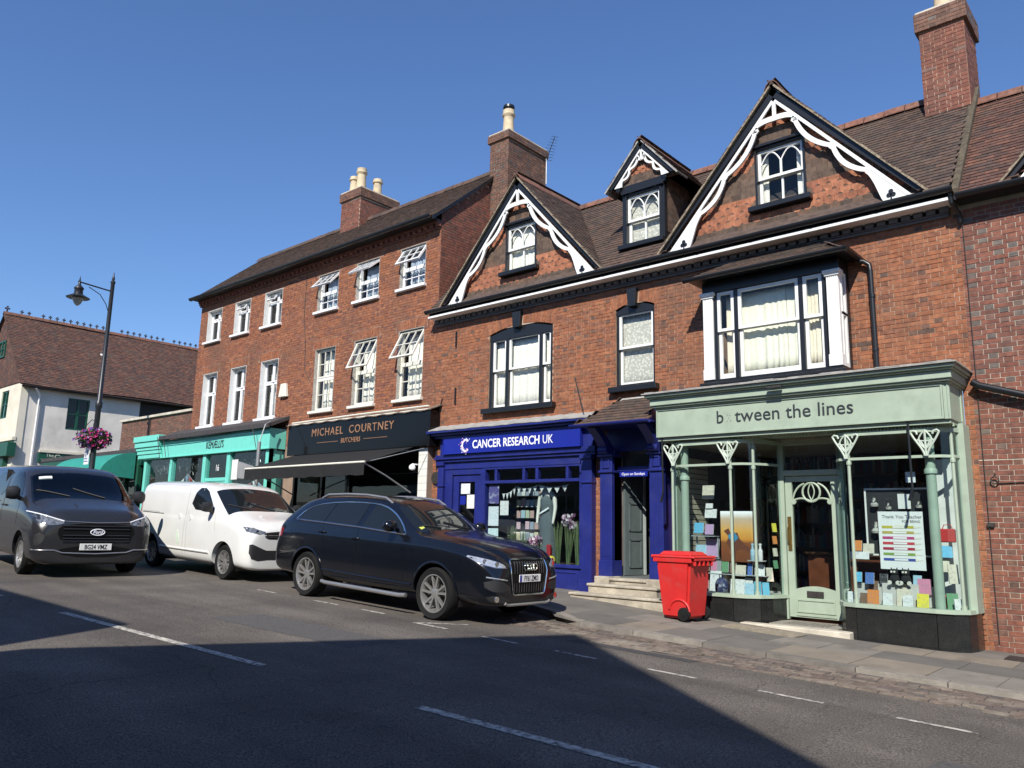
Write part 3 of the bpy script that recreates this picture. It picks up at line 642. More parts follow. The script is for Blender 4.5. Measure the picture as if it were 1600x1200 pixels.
    # infill between arch and course bed
arch_bricks(-11.05, -9.36, 5.54, 5.68, 5.92, 'b_vous'); arch_bricks(-7.89, -7.07, 5.55, 5.66, 5.89, 'b_vous')
F1 = F0
pieces(bl, 'brick', wall, limit=300, rest_name='bricks')
for x0, x1, z in ((-10.37, -10.14, 5.63), (-7.60, -7.40, 5.60)):
    g = MB(); g.prism([(x0+0.025, -0.09, z-0.02), (x1-0.025, -0.09, z-0.02), (x1, -0.09, z+0.32), (x0, -0.09, z+0.32)], (0, 0.14, 0)); g.build('keystone', BLACKP, wall, bevel=0.008)
# wall ties and a stay bar
g = MB(); g.box(-12.05, -0.035, 5.45, -12.02, -0.006, 5.80); g.build('wall_tie', BLACKP, wall)
g = MB(); g.box(-12.02, -0.035, 4.18, -11.99, -0.006, 4.55); g.build('wall_tie', BLACKP, wall)
g = MB(); g.tube([(-8.80, -0.02, 4.42), (-8.40, -0.30, 3.72)], 0.012, 6); g.build('stay_bar', MANH, wall)
# eaves: grey moulding, dentils, white board, black gutter
GREYM = mat('grey_moulding', (0.11, 0.11, 0.115), 0.6, var=0.12)
g = MB(); g.box(XL, -0.05, 5.99, XR-0.1, -0.002, 6.03); g.box(XL, -0.075, 6.03, XR-0.1, -0.002, 6.05); eav = g.build('eaves', GREYM, row, bevel=0.006)
it = []; box_template('dentil', GREYM, 0, 0, 0, 1, 0.08, 1, True)
x = XL
while x < XR-0.2: it.append((Matrix.Translation((x, -0.10, 6.05)) @ Matrix.Diagonal((0.115, 1, 0.075, 1)), 'dentil', True)); x += 0.165
pieces(it, 'dentil', eav, limit=120)
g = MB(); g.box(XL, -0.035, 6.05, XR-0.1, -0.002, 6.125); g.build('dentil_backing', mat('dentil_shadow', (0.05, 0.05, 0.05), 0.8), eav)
g = MB(); g.box(XL-0.02, -0.30, 6.125, XR-0.05, -0.002, 6.175); g.build('eaves_board', WHITEP, eav, bevel=0.006)
g = MB(); g.box(XL-0.02, -0.255, 6.176, XR-0.05, -0.002, 6.30); g.build('soffit', BLACKP, eav)
def gutter(p, q, r, parent, m=BLACKP, name='gutter'):
    p = V(p); q = V(q); e = (q-p).normalized(); s = e.cross(V((0, 0, 1))).normalized(); g = MB(); n = 10
    A = [p+s*math.cos(math.pi+math.pi*k/n)*r+V((0, 0, math.sin(math.pi+math.pi*k/n)*r)) for k in range(n+1)]
    g.rib(A, [a+(q-p) for a in A], (0, 0, 0.008)); N = int((q-p).length/0.9)
    for k in range(N+1):
        c = p+(q-p)*(k/max(N, 1))
        B = [c+s*math.cos(math.pi+math.pi*j/n)*(r+0.006)+V((0, 0, math.sin(math.pi+math.pi*j/n)*(r+0.006))) for j in range(n+1)]
        g.rib(B, [b+e*0.03 for b in B], (0, 0, 0.004))
    return g.build(name, m, parent, smooth=40)
gutter((XL-0.05, -0.325, 6.285), (XR, -0.325, 6.285), 0.065, eav)
# main roof
ZE, YE, ZR, YR = 6.33, -0.27, 8.83, 2.0
sl = math.hypot(ZR-ZE, YR-YE); vdir = V((0, YR-YE, ZR-ZE)).normalized()
GC = (-10.21, -4.69); GH, GZ = 2.16, 8.81
def zmain(y): return ZE+(y-YE)*(ZR-ZE)/(YR-YE)
def zgab(x, c, hw=GH, za=GZ, z0=6.36): return za-abs(x-c)*(za-z0)/hw
def main_inside(a, b):
    x = XL+a; y = YE+b*vdir.y; z = zmain(y)
    if any(zgab(x, c) > z+0.06 for c in GC): return False
    if abs(x+7.36) < 0.50 and y > 0.10 and z < 7.8: return False
    return True
g = MB(); g.poly([(XL, YE, ZE-0.06), (XR, YE, ZE-0.06), (XR, YR, ZR-0.06), (XL, YR, ZR-0.06)]); g.poly([(XL, YR, ZR-0.06), (XR, YR, ZR-0.06), (XR, YR+3, ZR-3.1), (XL, YR+3, ZR-3.1)])
for c in GC:
    for sg in (-1, 1): g.poly([(c, -0.20, GZ-0.05), (c+sg*GH, -0.20, 6.31), (c+sg*GH, 0.3, 6.31), (c, 2.0, GZ-0.05)])
roof = g.build('roof', TILE, row)
tl = tile_slope((XL, YE, ZE), (1, 0, 0), vdir, XR-XL, sl, 't_brn', main_inside, seed=4)
ROWS = 'hhsssshhhhsssshhsshhhh'
for c in GC:
    tl += gable(row, c, 6.36, GZ, GH, -0.02, 3.0, 't_brn', win=(c-0.42, c+0.42, 6.84, 7.87), rows=ROWS, cut=lambda x, y, z: z > zmain(y)-0.05 and y < 2.1)
    tl += ridge_tiles((c, -0.24, GZ+0.03), (c, 1.92, GZ+0.03))
    w = black_window(row, c-0.42, c+0.42, 6.84, 7.87)
tl += ridge_tiles((XL, YR, ZR+0.04), (XR, YR, ZR+0.04))
# brown apron of plain tiles below each gable face down to the gutter
for c in GC: tl += tile_slope((c-GH+0.1, -0.26, 6.31), (1, 0, 0), (0, 0.62, 0.25), 2*GH-0.2, 0.26, 't_brn', seed=8)
# dormer between the gables
dx0, dx1, dy = -7.75, -6.97, 0.15
def dorm_in(x, y, z): return z > zmain(y)-0.04
tl += gable(row, -7.36, 7.98, 8.80, 0.72, dy, 1.9, 't_brn', rows='hhhsshh', scale=0.62, cut=dorm_in)
tl += ridge_tiles((-7.36, dy-0.16, 8.80), (-7.36, 1.85, 8.80))
pieces(tl, 'roof_tile', roof, limit=300, rest_name='roof_tiles')
dw = black_window(row, dx0, dx1, 6.82, 7.84, y=dy+0.06)
g = MB()
for x in (dx0-0.06, dx1-0.02): g.box(x, dy-0.02, 6.70, x+0.08, dy+0.08, 8.02)
g.box(dx0-0.1, dy-0.03, 7.90, dx1+0.1, dy+0.07, 8.02)
for x in (dx0-0.03, dx1+0.02): g.prism([(x, dy+0.08, 6.75), (x, dy+0.08, 8.0), (x, 1.30, 8.0)], (0.012, 0, 0))
dm = g.build('dormer_frame', BLACKP, row)
it = []
for j in range(11):
    z = 6.98+j*0.095; ymax = YE+(z+0.05-ZE)*(YR-YE)/(ZR-ZE); y = dy+0.10
    while y < ymax: 
        it.append((Matrix.Translation((dx1+0.036, y, z+0.11)) @ Matrix.Rotation(math.pi/2, 4, 'Z') @ Matrix.Rotation(rad(5), 4, 'X') @ Matrix.Diagonal((0.155, 1, 0.115, 1)), 't_hung', True)); y += 0.162
pieces(it, 'hung_tile', dm, limit=80)
# windows of the first floor
def arch_head(x0, x1, zs, zc, y, parent, drop=0.10):
    g = MB(); n = 14; xm = (x0+x1)/2; hw = (x1-x0)/2
    A = [(x0+(x1-x0)*k/n, y, zs+(zc-zs)*(1-((x0+(x1-x0)*k/n-xm)/hw)**2)) for k in range(n+1)]
    g.rib(A, [(a[0], y, zs-drop) for a in A], (0, 0.10, 0)); return g.build('arch_head', BLACKP, parent)
g = MB(); X = [-11.05, -10.97, -10.61, -10.53, -9.71, -9.63, -9.43, -9.36]
for a, b in ((-11.05, -10.97), (-10.61, -10.53), (-9.72, -9.64), (-9.43, -9.36)): g.box(a, 0.02, 4.0, b, 0.14, 5.56)
g.box(-11.05, 0.02, 5.44, -9.36, 0.14, 5.52)
tw_ = g.build('window', BLACKP, row, bevel=0.006); arch_head(-11.05, -9.36, 5.53, 5.665, 0.015, tw_)
g = MB(); g.box(-11.14, -0.14, 3.89, -9.26, 0.15, 3.995); g.build('sill', BLACKP, tw_, bevel=0.012)
for a, b in ((-10.97, -10.61), (-10.53, -9.72), (-9.64, -9.43)): sash(tw_, a, b, 4.0, 5.46, 0.045, mid=4.80)
g = MB(); frame_rect(g, -7.89, -7.07, 4.13, 5.54, 0.05, 0.03, 0.12); mw = g.build('window', BLACKP, row, bevel=0.006); arch_head(-7.89, -7.07, 5.54, 5.65, 0.02, mw, 0.06)
g = MB(); g.box(-7.98, -0.14, 4.02, -6.98, 0.15, 4.125); g.build('sill', BLACKP, mw, bevel=0.012)
sash(mw, -7.84, -7.12, 4.14, 5.50, 0.05, mid=4.86)
# rooms behind the upper windows
g = MB()
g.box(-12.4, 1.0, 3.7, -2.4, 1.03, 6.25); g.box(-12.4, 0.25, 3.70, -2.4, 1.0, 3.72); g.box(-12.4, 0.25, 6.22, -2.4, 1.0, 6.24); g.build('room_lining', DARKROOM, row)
curtain('white net curtain in the wide middle light of the arched three light window', -10.62, -9.70, 4.05, 5.42, 0.17, NET, 9, 0.018)
curtain('white net curtain in the left light of the arched three light window', -11.04, -10.64, 4.05, 5.42, 0.17, NET, 4, 0.018)
curtain('white net curtain in the right light of the arched three light window', -9.68, -9.38, 4.05, 5.42, 0.17, NET, 3, 0.018)
curtain('patterned lace curtain filling the single window between arched window and white bay', -7.89, -7.08, 4.15, 5.50, 0.17, LACE, 2, 0.008)
curtain('pale curtain in the window of the left gable', -10.72, -9.79, 6.86, 7.86, 0.14, NET, 8, 0.018)
curtain('lace curtain in the small dormer window', dx0-0.0, dx1-0.03, 6.85, 7.82, dy+0.15, LACE, 2, 0.008)
curtain('white curtain tied at the left of the right gable window', -5.12, -4.95, 6.88, 7.84, 0.16, NET, 2)
curtain('white curtain tied at the right of the right gable window', -4.48, -4.30, 6.88, 7.84, 0.16, NET, 2)
# ---------------------------------------------------------------- oriel bay
bx0, bx1, by = -5.92, -3.73, -0.42
g = MB()
g.box(bx0, by, 3.93, bx1, -0.005, 3.985)                                       # floor / sill slab
g.box(bx0, by, 5.42, bx1, -0.005, 5.60)                                        # head
for a, b in ((bx0+0.19, bx0+0.25), (-5.385, -5.315), (-4.345, -4.275), (bx1-0.26, bx1-0.21)): g.box(a, by+0.02, 3.985, b, by+0.12, 5.42)
for x in (bx0, bx1-0.06): g.box(x, -0.12, 3.985, x+0.06, -0.005, 5.42)
bay = g.build('bay_window', BLACKP, row, bevel=0.006)
g = MB(); g.box(bx0-0.05, by-0.06, 3.885, bx1+0.05, -0.005, 3.935); g.build('sill', BLACKP, bay, bevel=0.012)
for x0 in (bx0+0.005, bx1-0.195):                                              # fluted white pilasters
    g = MB(); g.box(x0, by-0.02, 3.985, x0+0.19, by+0.10, 4.16)
    for k in range(6): g.box(x0+0.012+k*0.028, by-0.012, 4.16, x0+0.034+k*0.028, by+0.0, 5.33)
    g.box(x0+0.01, by+0.0, 4.16, x0+0.18, by+0.10, 5.36); g.box(x0-0.01, by-0.03, 5.33, x0+0.20, by+0.11, 5.37); g.box(x0-0.03, by-0.05, 5.37, x0+0.22, by+0.12, 5.42)
    g.build('pilaster', WHITEP, bay, bevel=0.004)
for a, b in ((bx0+0.25, -5.385), (-5.315, -4.345), (-4.275, bx1-0.26)): sash(bay, a, b, 3.99, 5.41, by+0.03, mid=4.78, w=0.05)
# side lights of the bay
for sx in (bx0, bx1):
    o = MB(); x = sx-0.05 if sx == bx1 else sx+0.005
    for z0, z1 in ((3.99, 4.80), (4.76, 5.41)):
        o.box(x, by+0.10, z0, x+0.045, by+0.15, z1); o.box(x, -0.17, z0, x+0.045, -0.12, z1); o.box(x, by+0.15, z0, x+0.045, -0.17, z0+0.06); o.box(x, by+0.15, z1-0.045, x+0.045, -0.17, z1)
    s = o.build('side_sash', WHITEP, bay); q = MB(); q.box(x+0.02, by+0.13, 4.02, x+0.025, -0.15, 5.38); q.build('pane', GLASS, bay)
# bay roof: hipped tile apron with black gutter
ey = by-0.24; g = MB(); e0, e1 = bx0-0.16, bx1+0.16
P = [(e0, ey, 5.62), (e1, ey, 5.62), (e1, -0.002, 5.62), (e0, -0.002, 5.62), (bx0+0.38, -0.002, 6.02), (bx1-0.38, -0.002, 6.02)]
for f in ((0, 1, 5, 4), (1, 2, 5), (3, 0, 4), (0, 3, 2, 1)): g.poly([P[k] for k in f])
br = g.build('bay_roof', BLACKP, row)
tl = []
v1 = V((0, -0.002-ey, 0.40)); l1 = v1.length
tl += tile_slope((e0, ey-0.01, 5.63), (1, 0, 0), v1, e1-e0, l1, 't_brn', lambda a, b: 0.54*b/l1 < a < (e1-e0)-0.54*b/l1, seed=9)
v2 = V((-0.54, 0, 0.40)); l2 = v2.length; W2 = -ey
tl += tile_slope((e1+0.01, ey, 5.63), (0, 1, 0), v2, W2, l2, 't_brn', lambda a, b: a > W2*b/l2, seed=10)
pieces(tl, 'roof_tile', br, limit=160, rest_name='roof_tiles')
gutter((e0-0.03, ey-0.03, 5.63), (e1+0.04, ey-0.03, 5.63), 0.05, br); gutter((e1+0.03, ey-0.03, 5.63), (e1+0.03, 0, 5.63), 0.05, br)
curtain('pale green curtain in the large middle light of the white bay window', -5.36, -4.60, 4.05, 5.36, by+0.19, CURTG, 7, 0.02)
curtain('pale green curtain right of the parting in the middle bay light', -4.60, -4.36, 4.05, 5.36, by+0.20, CURTG, 3, 0.02)
curtain('cream curtain in the narrow left light of the white bay window', -5.60, -5.40, 4.05, 5.36, by+0.20, CURT, 3, 0.02)
curtain('cream curtain in the right front light of the white bay window', -4.30, -3.98, 4.05, 5.36, by+0.19, CURT, 4, 0.02)
g = MB(); g.box(bx0+0.06, 0.30, 3.9, bx1-0.06, 0.33, 5.6); g.build('room_lining', mat('pale_room', (0.30, 0.28, 0.24), 0.9), bay)
# rain pipe of the bay, and the downpipe beside it
g = MB(); g.tube([(e1+0.02, -0.10, 5.58), (e1+0.10, -0.09, 5.56), (e1+0.17, -0.08, 5.50), (e1+0.18, -0.08, 5.40), (e1+0.19, -0.08, 3.82)], 0.036, 10)
for z in (5.0, 4.2): g.lathe([(0.045, 0), (0.045, 0.05)], (e1+0.187, -0.08, z), seg=10)
g.build('downpipe', BLACKP, row, smooth=40)
# end of gutter outlet at the seam with the next house
g = MB(); g.tube([(XR-0.02, -0.29, 6.26), (XR-0.02, -0.26, 6.10), (XR+0.03, -0.10, 5.98), (XR+0.03, -0.06, 5.86)], 0.03, 8); g.build('rain_outlet', BLACKP, row)
# chimney over the seam and the tall one on the left party wall
chimney(row, -2.86, -2.20, 1.55, 2.40, 8.35, 10.20, 'b_red', 'b_gry', pots=((-2.55, 1.95, 0.62, 0.15, True),), greys=0.12, cap=5, limit=180)
lc = chimney(row, -12.72, -12.12, 1.62, 3.10, 8.7, 11.28, 'b_brn', 'b_gry', pots=((-12.42, 1.95, 0.72, 0.15, True),), greys=0.4, cap=3, limit=180)
g = MB(); g.tube([(-12.06, 3.05, 10.35), (-12.06, 3.05, 11.05)], 0.013, 6)
g.tube([(-12.06, 3.05, 11.02), (-11.55, 2.75, 11.38)], 0.010, 6)
for k in range(9):
    c = V((-12.06, 3.05, 11.02)).lerp(V((-11.55, 2.75, 11.38)), k/8); d = V((0.25, 0.4, 0)).normalized()*(0.16-0.008*k); g.tube([c-d, c+d], 0.006, 4)
g.build('aerial', mat('aerial_metal', (0.25, 0.25, 0.26), 0.4, metal=0.8), lc)
# ================================================================ charity shop (blue)
BLUE = mat('royal_blue_paint', (0.014, 0.021, 0.155), 0.4, var=0.14, scale=4, bump=0.06, bscale=30, stain=(0.045, 0.05, 0.16), stainamt=0.4, stainscale=3)
BLUE2 = mat('sign_blue', (0.012, 0.022, 0.26), 0.3, var=0.03)
def mould(g, x0, x1, z0, z1, y, steps, mi=0, ends=True):
    """stack of horizontal strips: steps = [(height fraction, projection)]"""
    h = z1-z0; z = z0
    for f, pr in steps: g.box(x0-(pr*0.6 if ends else 0), y-pr, z, x1+(pr*0.6 if ends else 0), 0.05, z+h*f-0.0005, mi); z += h*f
def pane(x0, x1, z0, z1, y, parent, m=None, name='pane'):
    q = MB(); q.box(x0, y, z0, x1, y+0.006, z1); return q.build(name, m or SHOPGLASS, parent)
cx0, cx1 = -12.33, -8.32
g = MB(); mould(g, cx0, cx1, 3.44, 3.60, -0.02, [(0.3, 0.18), (0.3, 0.26), (0.4, 0.33)])
cf = g.build('charity_shopfront', BLUE, row, bevel=0.008)
g = MB(); n = 40      # sagging lead apron on top
A = [(cx0-0.12+(cx1-cx0+0.24)*k/n, -0.36, 3.605+0.004*math.sin(k*1.7)+0.004*math.sin(k*0.6)) for k in range(n+1)]; B = [(a[0], -0.005, 3.74+0.007*math.sin(k*2.3)) for k, a in enumerate(A)]
g.rib(A, B, (0, 0, -0.02)); g.build('lead_apron', LEAD, cf)
g = MB(); frame_rect(g, -12.13, -8.53, 3.09, 3.45, 0.012, -0.215, 0.06, 0); g.box(-12.12, -0.205, 3.10, -8.54, -0.10, 3.44); sgn = g.build('sign_board', BLUE2, cf)
text('lettering', 'CANCER RESEARCH', 0.235, TM(-11.27, -0.206, 3.185), mat('sign_white', (0.85, 0.85, 0.85), 0.4), cf, squeeze=0.845, depth=0.006, bold=0.004)
text('lettering', 'UK', 0.235, TM(-9.42, -0.206, 3.185), MATS['sign_white'], cf, squeeze=0.80, depth=0.006)
PINK = mat('emblem_pink', (0.80, 0.30, 0.55), 0.4); g = MB(); rr = random.Random(3)
for k in range(90):                      # dotted emblem shaped like a C
    a = rr.uniform(0.75, 2*math.pi-0.75); rad_ = rr.gauss(0.105, 0.026); s_ = rr.uniform(0.004, 0.012)
    g.lathe([(s_, 0), (s_, 0.004)], (-11.47+rad_*math.cos(a), -0.209, 3.255+rad_*1.15*math.sin(a)), 'Y', 6, mi=(0 if rr.random() < 0.4 else 1))
g.build('emblem', [PINK, MATS['sign_white']], cf)
g = MB(); P = []
for k in range(25): a = 0.8+k/24*(2*math.pi-1.6); P.append((a, 0.105))
g.rib([(-11.46+0.085*math.cos(a), -0.208, 3.255+0.10*math.sin(a)) for a, _ in P], [(-11.46+0.118*math.cos(a), -0.208, 3.255+0.135*math.sin(a)) for a, _ in P], (0, 0.003, 0)); g.build('emblem', MATS['sign_white'], cf)
g = MB(); mould(g, cx0, cx1, 2.93, 3.09, -0.02, [(0.35, 0.13), (0.25, 0.17), (0.4, 0.14)]); g.box(cx0, -0.10, 2.78, cx1, 0.05, 2.93); g.box(cx0, -0.10, 3.09, cx1, 0.05, 3.45); g.build('frieze', BLUE, cf, bevel=0.006)
for a, b in ((cx0, -12.17), (-8.55, cx1)):
    g = MB(); g.box(a, -0.15, 0.40, b, 0.05, 2.93); g.box(a-0.02, -0.19, 2.86, b+0.02, 0.04, 2.93); g.box(a-0.015, -0.18, 2.42, b+0.015, 0.04, 2.46); g.box(a-0.02, -0.175, 0.35, b+0.02, 0.04, 0.72); g.build('pilaster', BLUE, cf, bevel=0.008)
g = MB()
g.box(-11.06, -0.10, 0.40, -8.55, 0.02, 0.92); g.box(-11.06, -0.14, 0.90, -8.55, 0.02, 0.96)
for a, b in ((-10.9, -9.8), (-9.7, -8.65)): frame_rect(g, a, b, 0.48, 0.84, 0.03, -0.115, 0.02)
g.build('stall_riser', BLUE, cf, bevel=0.006)
g = MB(); g.box(-11.06, -0.09, 0.96, -10.99, 0.02, 2.78); g.box(-8.63, -0.09, 0.96, -8.55, 0.02, 2.78); g.box(-10.99, -0.10, 2.46, -8.63, 0.02, 2.52); g.box(-10.99, -0.09, 2.74, -8.63, 0.02, 2.78)
for x in (-10.71, -9.98, -9.65, -8.92): g.box(x-0.03, -0.09, 2.52, x+0.03, 0.02, 2.74)
g.build('window_frame', BLUE, cf, bevel=0.006)
pane(-10.99, -8.63, 0.96, 2.46, -0.045, cf)
xs = [-10.99, -10.71, -9.98, -9.65, -8.92, -8.63]
for a, b in zip(xs, xs[1:]): pane(a+0.02, b-0.02, 2.52, 2.74, -0.04, cf)
# door on the left
g = MB(); g.box(-12.17, -0.08, 0.45, -11.95, 0.04, 2.78); g.box(-11.13, -0.08, 0.45, -11.06, 0.04, 2.78); g.box(-11.95, -0.08, 2.66, -11.13, 0.04, 2.78); g.build('door_frame', BLUE, cf, bevel=0.006)
g = MB(); frame_rect(g, -11.94, -11.14, 0.62, 2.65, 0.17, -0.05, 0.05, wb=0.75, wt=0.14); frame_rect(g, -11.74, -11.34, 0.75, 1.22, 0.03, -0.06, 0.02); cdoor = g.build('door', BLUE, cf, bevel=0.006)
pane(-11.77, -11.31, 1.37, 2.51, -0.03, cf)
g = MB(); g.tube([(-11.24, -0.06, 1.42), (-11.24, -0.10, 1.45), (-11.24, -0.10, 1.60), (-11.24, -0.06, 1.63)], 0.01, 6); g.build('door_handle', CHROME, cf)
g = MB(); g.box(cx0, -0.1, 0.2, cx1, 0.1, 0.45); g.build('threshold', STONE, cf)
# interior of the shop
SHOPF = mat('shop_floor', (0.16, 0.13, 0.10), 0.6); SHOPW = mat('shop_wall', (0.16, 0.16, 0.155), 0.9)
g = MB(); g.box(-11.05, 0.06, 0.86, -8.4, 0.9, 0.94); g.build('display_deck', mat('deck_wood', (0.14, 0.085, 0.05), 0.6), cf)
g = MB(); g.box(cx0, 2.4, 0.4, cx1, 2.44, 3.5, 0); g.box(cx0, 0.1, 2.9, cx1, 2.4, 2.94, 0); g.box(cx0-0.04, 0.1, 0.4, cx0, 2.4, 3.0, 0); g.box(cx1, 0.1, 0.4, cx1+0.04, 2.4, 3.0, 0); g.box(cx0, 0.1, 0.42, cx1, 2.4, 0.46, 1); g.build('shop_interior', [SHOPW, SHOPF], cf)
# ================================================================ porch between the shops
py = -0.62
g = MB(); P = [(-8.20, -0.82, 3.36), (-6.72, -0.82, 3.36), (-6.72, -0.002, 3.36), (-8.20, -0.002, 3.36), (-7.77, -0.002, 3.88), (-7.05, -0.002, 3.88)]
for f in ((0, 1, 5, 4), (1, 2, 5), (3, 0, 4), (0, 3, 2, 1)): g.poly([P[k] for k in f])
pr = g.build('porch_roof', BLUE, row)
v1 = V((0, 0.82, 0.52)); l1 = v1.length
tl = tile_slope((-8.22, -0.84, 3.375), (1, 0, 0), v1, 1.52, l1, 't_brn', lambda a, b: 0.43*b/l1 < a < 1.52-0.36*b/l1, gauge=0.115, seed=12)
tl += tile_slope((-8.22, -0.02, 3.375), (0, -1, 0), V((0.43, 0, 0.52)), 0.8, 0.67, 't_brn', lambda a, b: a < 0.8*(1-b/0.67), gauge=0.115, seed=13)
pieces(tl, 'roof_tile', pr, limit=120, rest_name='roof_tiles')
gutter((-8.26, -0.87, 3.37), (-6.70, -0.87, 3.37), 0.045, pr, BLUE)
g = MB(); g.rib([(-7.80, -0.02, 3.90), (-7.02, -0.02, 3.90)], [(-7.80, -0.06, 3.86), (-7.02, -0.06, 3.86)], (0, 0, 0.02)); g.build('lead_apron', LEAD, pr)
pf = MB(); pf.box(-7.90, -0.13, 2.61, -6.90, 0.0, 2.69); pf.box(-7.82, -0.12, 2.96, -7.04, 0.05, 3.0)
pf.box(-7.84, -0.22, 0.80, -7.78, 0.0, 2.99); pf.box(-7.08, -0.22, 0.80, -7.02, 0.0, 2.99)
pf.box(-8.02, -0.10, 3.0, -6.80, -0.004, 3.36); pf = pf.build('porch_frame', BLUE, row, bevel=0.006)
for a, b in ((-8.03, -7.78), (-7.02, -6.77)):
    g = MB(); g.box(a, -0.30, 0.83, b, -0.002, 2.88)
    g.box(a-0.015, -0.32, 0.80, b+0.015, 0.0, 1.08); g.box(a-0.02, -0.335, 2.58, b+0.02, 0.0, 2.62); g.box(a-0.035, -0.35, 2.86, b+0.035, 0.0, 2.90)
    for k in range(4): g.box(a+0.03+k*0.05, -0.312, 1.15, a+0.055+k*0.05, -0.29, 2.50)
    frame_rect(g, a+0.05, b-0.05, 2.66, 2.83, 0.02, -0.32, 0.03)
    g.build('pilaster', BLUE, pf, bevel=0.006)
    g = MB(); n = 12                      # scrolled bracket
    A = [(a+0.04, -0.30-0.46*(k/n)**0.8+0.06*math.sin(math.pi*k/n)*1.2, 2.90+0.42*k/n) for k in range(n+1)]
    Bq = [(a+0.04, -0.02 if k == 0 else A[k][1]+0.10+0.12*(1-k/n), A[k][2]+(0 if k == 0 else 0.05)) for k in range(n+1)]
    g.rib(A, Bq, (0.17, 0, 0)); g.lathe([(0.07, 0), (0.07, 0.19)], (a+0.03, -0.36, 2.97), 'X', 12); g.build('bracket', BLUE, pf, smooth=40)
pane(-7.80, -7.06, 2.70, 2.96, -0.06, pf)
g = MB(); g.box(-7.71, -0.16, 2.51, -7.15, -0.14, 2.60); op = g.build('door_sign', BLUE2, pf)
text('lettering', 'Open on Sundays', 0.066, TM(-7.43, -0.163, 2.535), MATS['sign_white'], pf, align='CENTER', depth=0.004)
# hall behind the porch with the door leaf standing open
HALL = mat('hall_wall', (0.09, 0.10, 0.10), 0.9)
g = MB(); g.box(-7.86, 0.1, 0.8, -7.80, 2.2, 3.0); g.box(-7.02, 0.1, 0.8, -6.96, 2.2, 3.0); g.box(-7.86, 2.2, 0.8, -6.96, 2.25, 3.0); g.box(-7.86, 0.1, 2.98, -6.96, 2.2, 3.02); g.box(-7.86, -0.1, 0.72, -6.96, 2.2, 0.82); g.build('hall', HALL, row)
DGREEN = mat('grey_green_door', (0.10, 0.125, 0.125), 0.5, var=0.1); PGREY = mat('pale_grey_paint', (0.42, 0.47, 0.46), 0.5, var=0.06)
Md = Matrix.Translation((-7.76, 0.06, 0)) @ Matrix.Rotation(rad(80), 4, 'Z')
g = MB(); g.box(0, -0.02, 0.83, 0.50, 0.02, 2.58, 0, Md)
for z0, z1 in ((0.95, 1.45), (1.58, 2.08), (2.18, 2.48)):
    for a, b in ((0.10, 0.42),):
        for q in ((a, z0, b, z0+0.03), (a, z1-0.03, b, z1), (a, z0, a+0.03, z1), (b-0.03, z0, b, z1)): g.box(q[0], -0.035, q[1], q[2], 0.0, q[3], 0, Md)
g.build('door', DGREEN, pf)
g = MB(); g.box(0.47, -0.03, 0.83, 0.53, 0.12, 2.58, 0, Md); g.build('door_edge', PGREY, pf)
# stone steps
st = MB()
st.box(-7.80, -0.42, 0.30, -6.80, -0.005, 0.815); st.box(-7.98, -0.64, 0.30, -6.68, -0.40, 0.68); st.box(-8.18, -0.86, 0.30, -6.45, -0.62, 0.535); st.box(-8.04, -0.50, 0.68, -7.74, -0.005, 0.82)
stp = []
for nm, q in (('step', (-7.74, -0.42, 0.30, -6.96, -0.005, 0.755)), ('step', (-8.02, -0.66, 0.30, -6.70, -0.42, 0.665)), ('step', (-8.22, -0.90, 0.30, -6.45, -0.66, 0.52)), ('plinth_block', (-8.04, -0.46, 0.665, -7.74, -0.005, 0.82)), ('plinth_block', (-7.02, -0.46, 0.665, -6.72, -0.005, 0.82))):
    g = MB(); g.box(*q); 
    if nm == 'step': g.box(q[0]-0.02, q[1]-0.025, q[5], q[3]+0.02, q[4]-0.003, q[5]+0.045)
    g.build(nm, mat('worn_step_stone', (0.40, 0.355, 0.275), 0.9, var=0.25, scale=5, bump=0.4, bscale=40, stain=(0.16, 0.135, 0.10), stainamt=0.75, stainscale=3), row, bevel=0.012)
# ================================================================ bookshop (sage green)
SAGE = mat('sage_green_paint', (0.34, 0.415, 0.32), 0.5, var=0.10, bump=0.04, bscale=25, stain=(0.24, 0.30, 0.22), stainamt=0.35, stainscale=3)
GRAN = mat('black_granite', (0.016, 0.017, 0.017), 0.18, var=0.3, scale=60, stain=(0.05, 0.05, 0.046), stainamt=0.25, stainscale=9)
sx0, sx1 = -6.60, -2.36; fy = -0.75
g = MB(); z = 3.53
for h, prj in ((0.02, 0.03), (0.03, 0.07), (0.105, 0.10), (0.025, 0.14), (0.045, 0.18)):
    g.box(sx0-prj*0.7, fy-prj, z, sx1+prj*0.7, -0.005, z+h-0.0005); z += h
bs = g.build('bookshop_front', SAGE, row, bevel=0.006)
g = MB(); g.box(sx0-0.16, fy-0.22, z, sx1+0.16, -0.005, z+0.018); n = 30
for k in range(n): xx = sx0-0.1+(sx1-sx0+0.2)*k/n; g.box(xx, fy-0.225+RND.uniform(0, .01), z+0.016, xx+0.16, -0.01, z+0.024+0.008*RND.random())
for xx in (-4.9, -3.9): g.box(xx, fy-0.1, z+0.02, xx+0.3, fy+0.05, z+0.06)
g.build('lead_apron', LEAD, bs)
g = MB(); g.box(sx0, fy, 3.08, sx1, -0.005, 3.53); g.build('fascia', SAGE, bs, bevel=0.004)
g = MB(); frame_rect(g, sx0+0.0, sx1-0.06, 3.075, 3.525, 0.022, fy-0.018, 0.03); frame_rect(g, sx1-0.055, sx1+0.005, 3.07, 3.53, 0.015, fy-0.012, 0.03)
g.box(sx1-0.002, fy+0.0, 3.07, sx1+0.016, fy+0.05, 3.53); g.box(sx1-0.002, -0.12, 3.07, sx1+0.016, -0.006, 3.53); g.box(sx1-0.002, fy+0.05, 3.07, sx1+0.016, -0.12, 3.10); g.build('fascia_moulding', SAGE, bs)
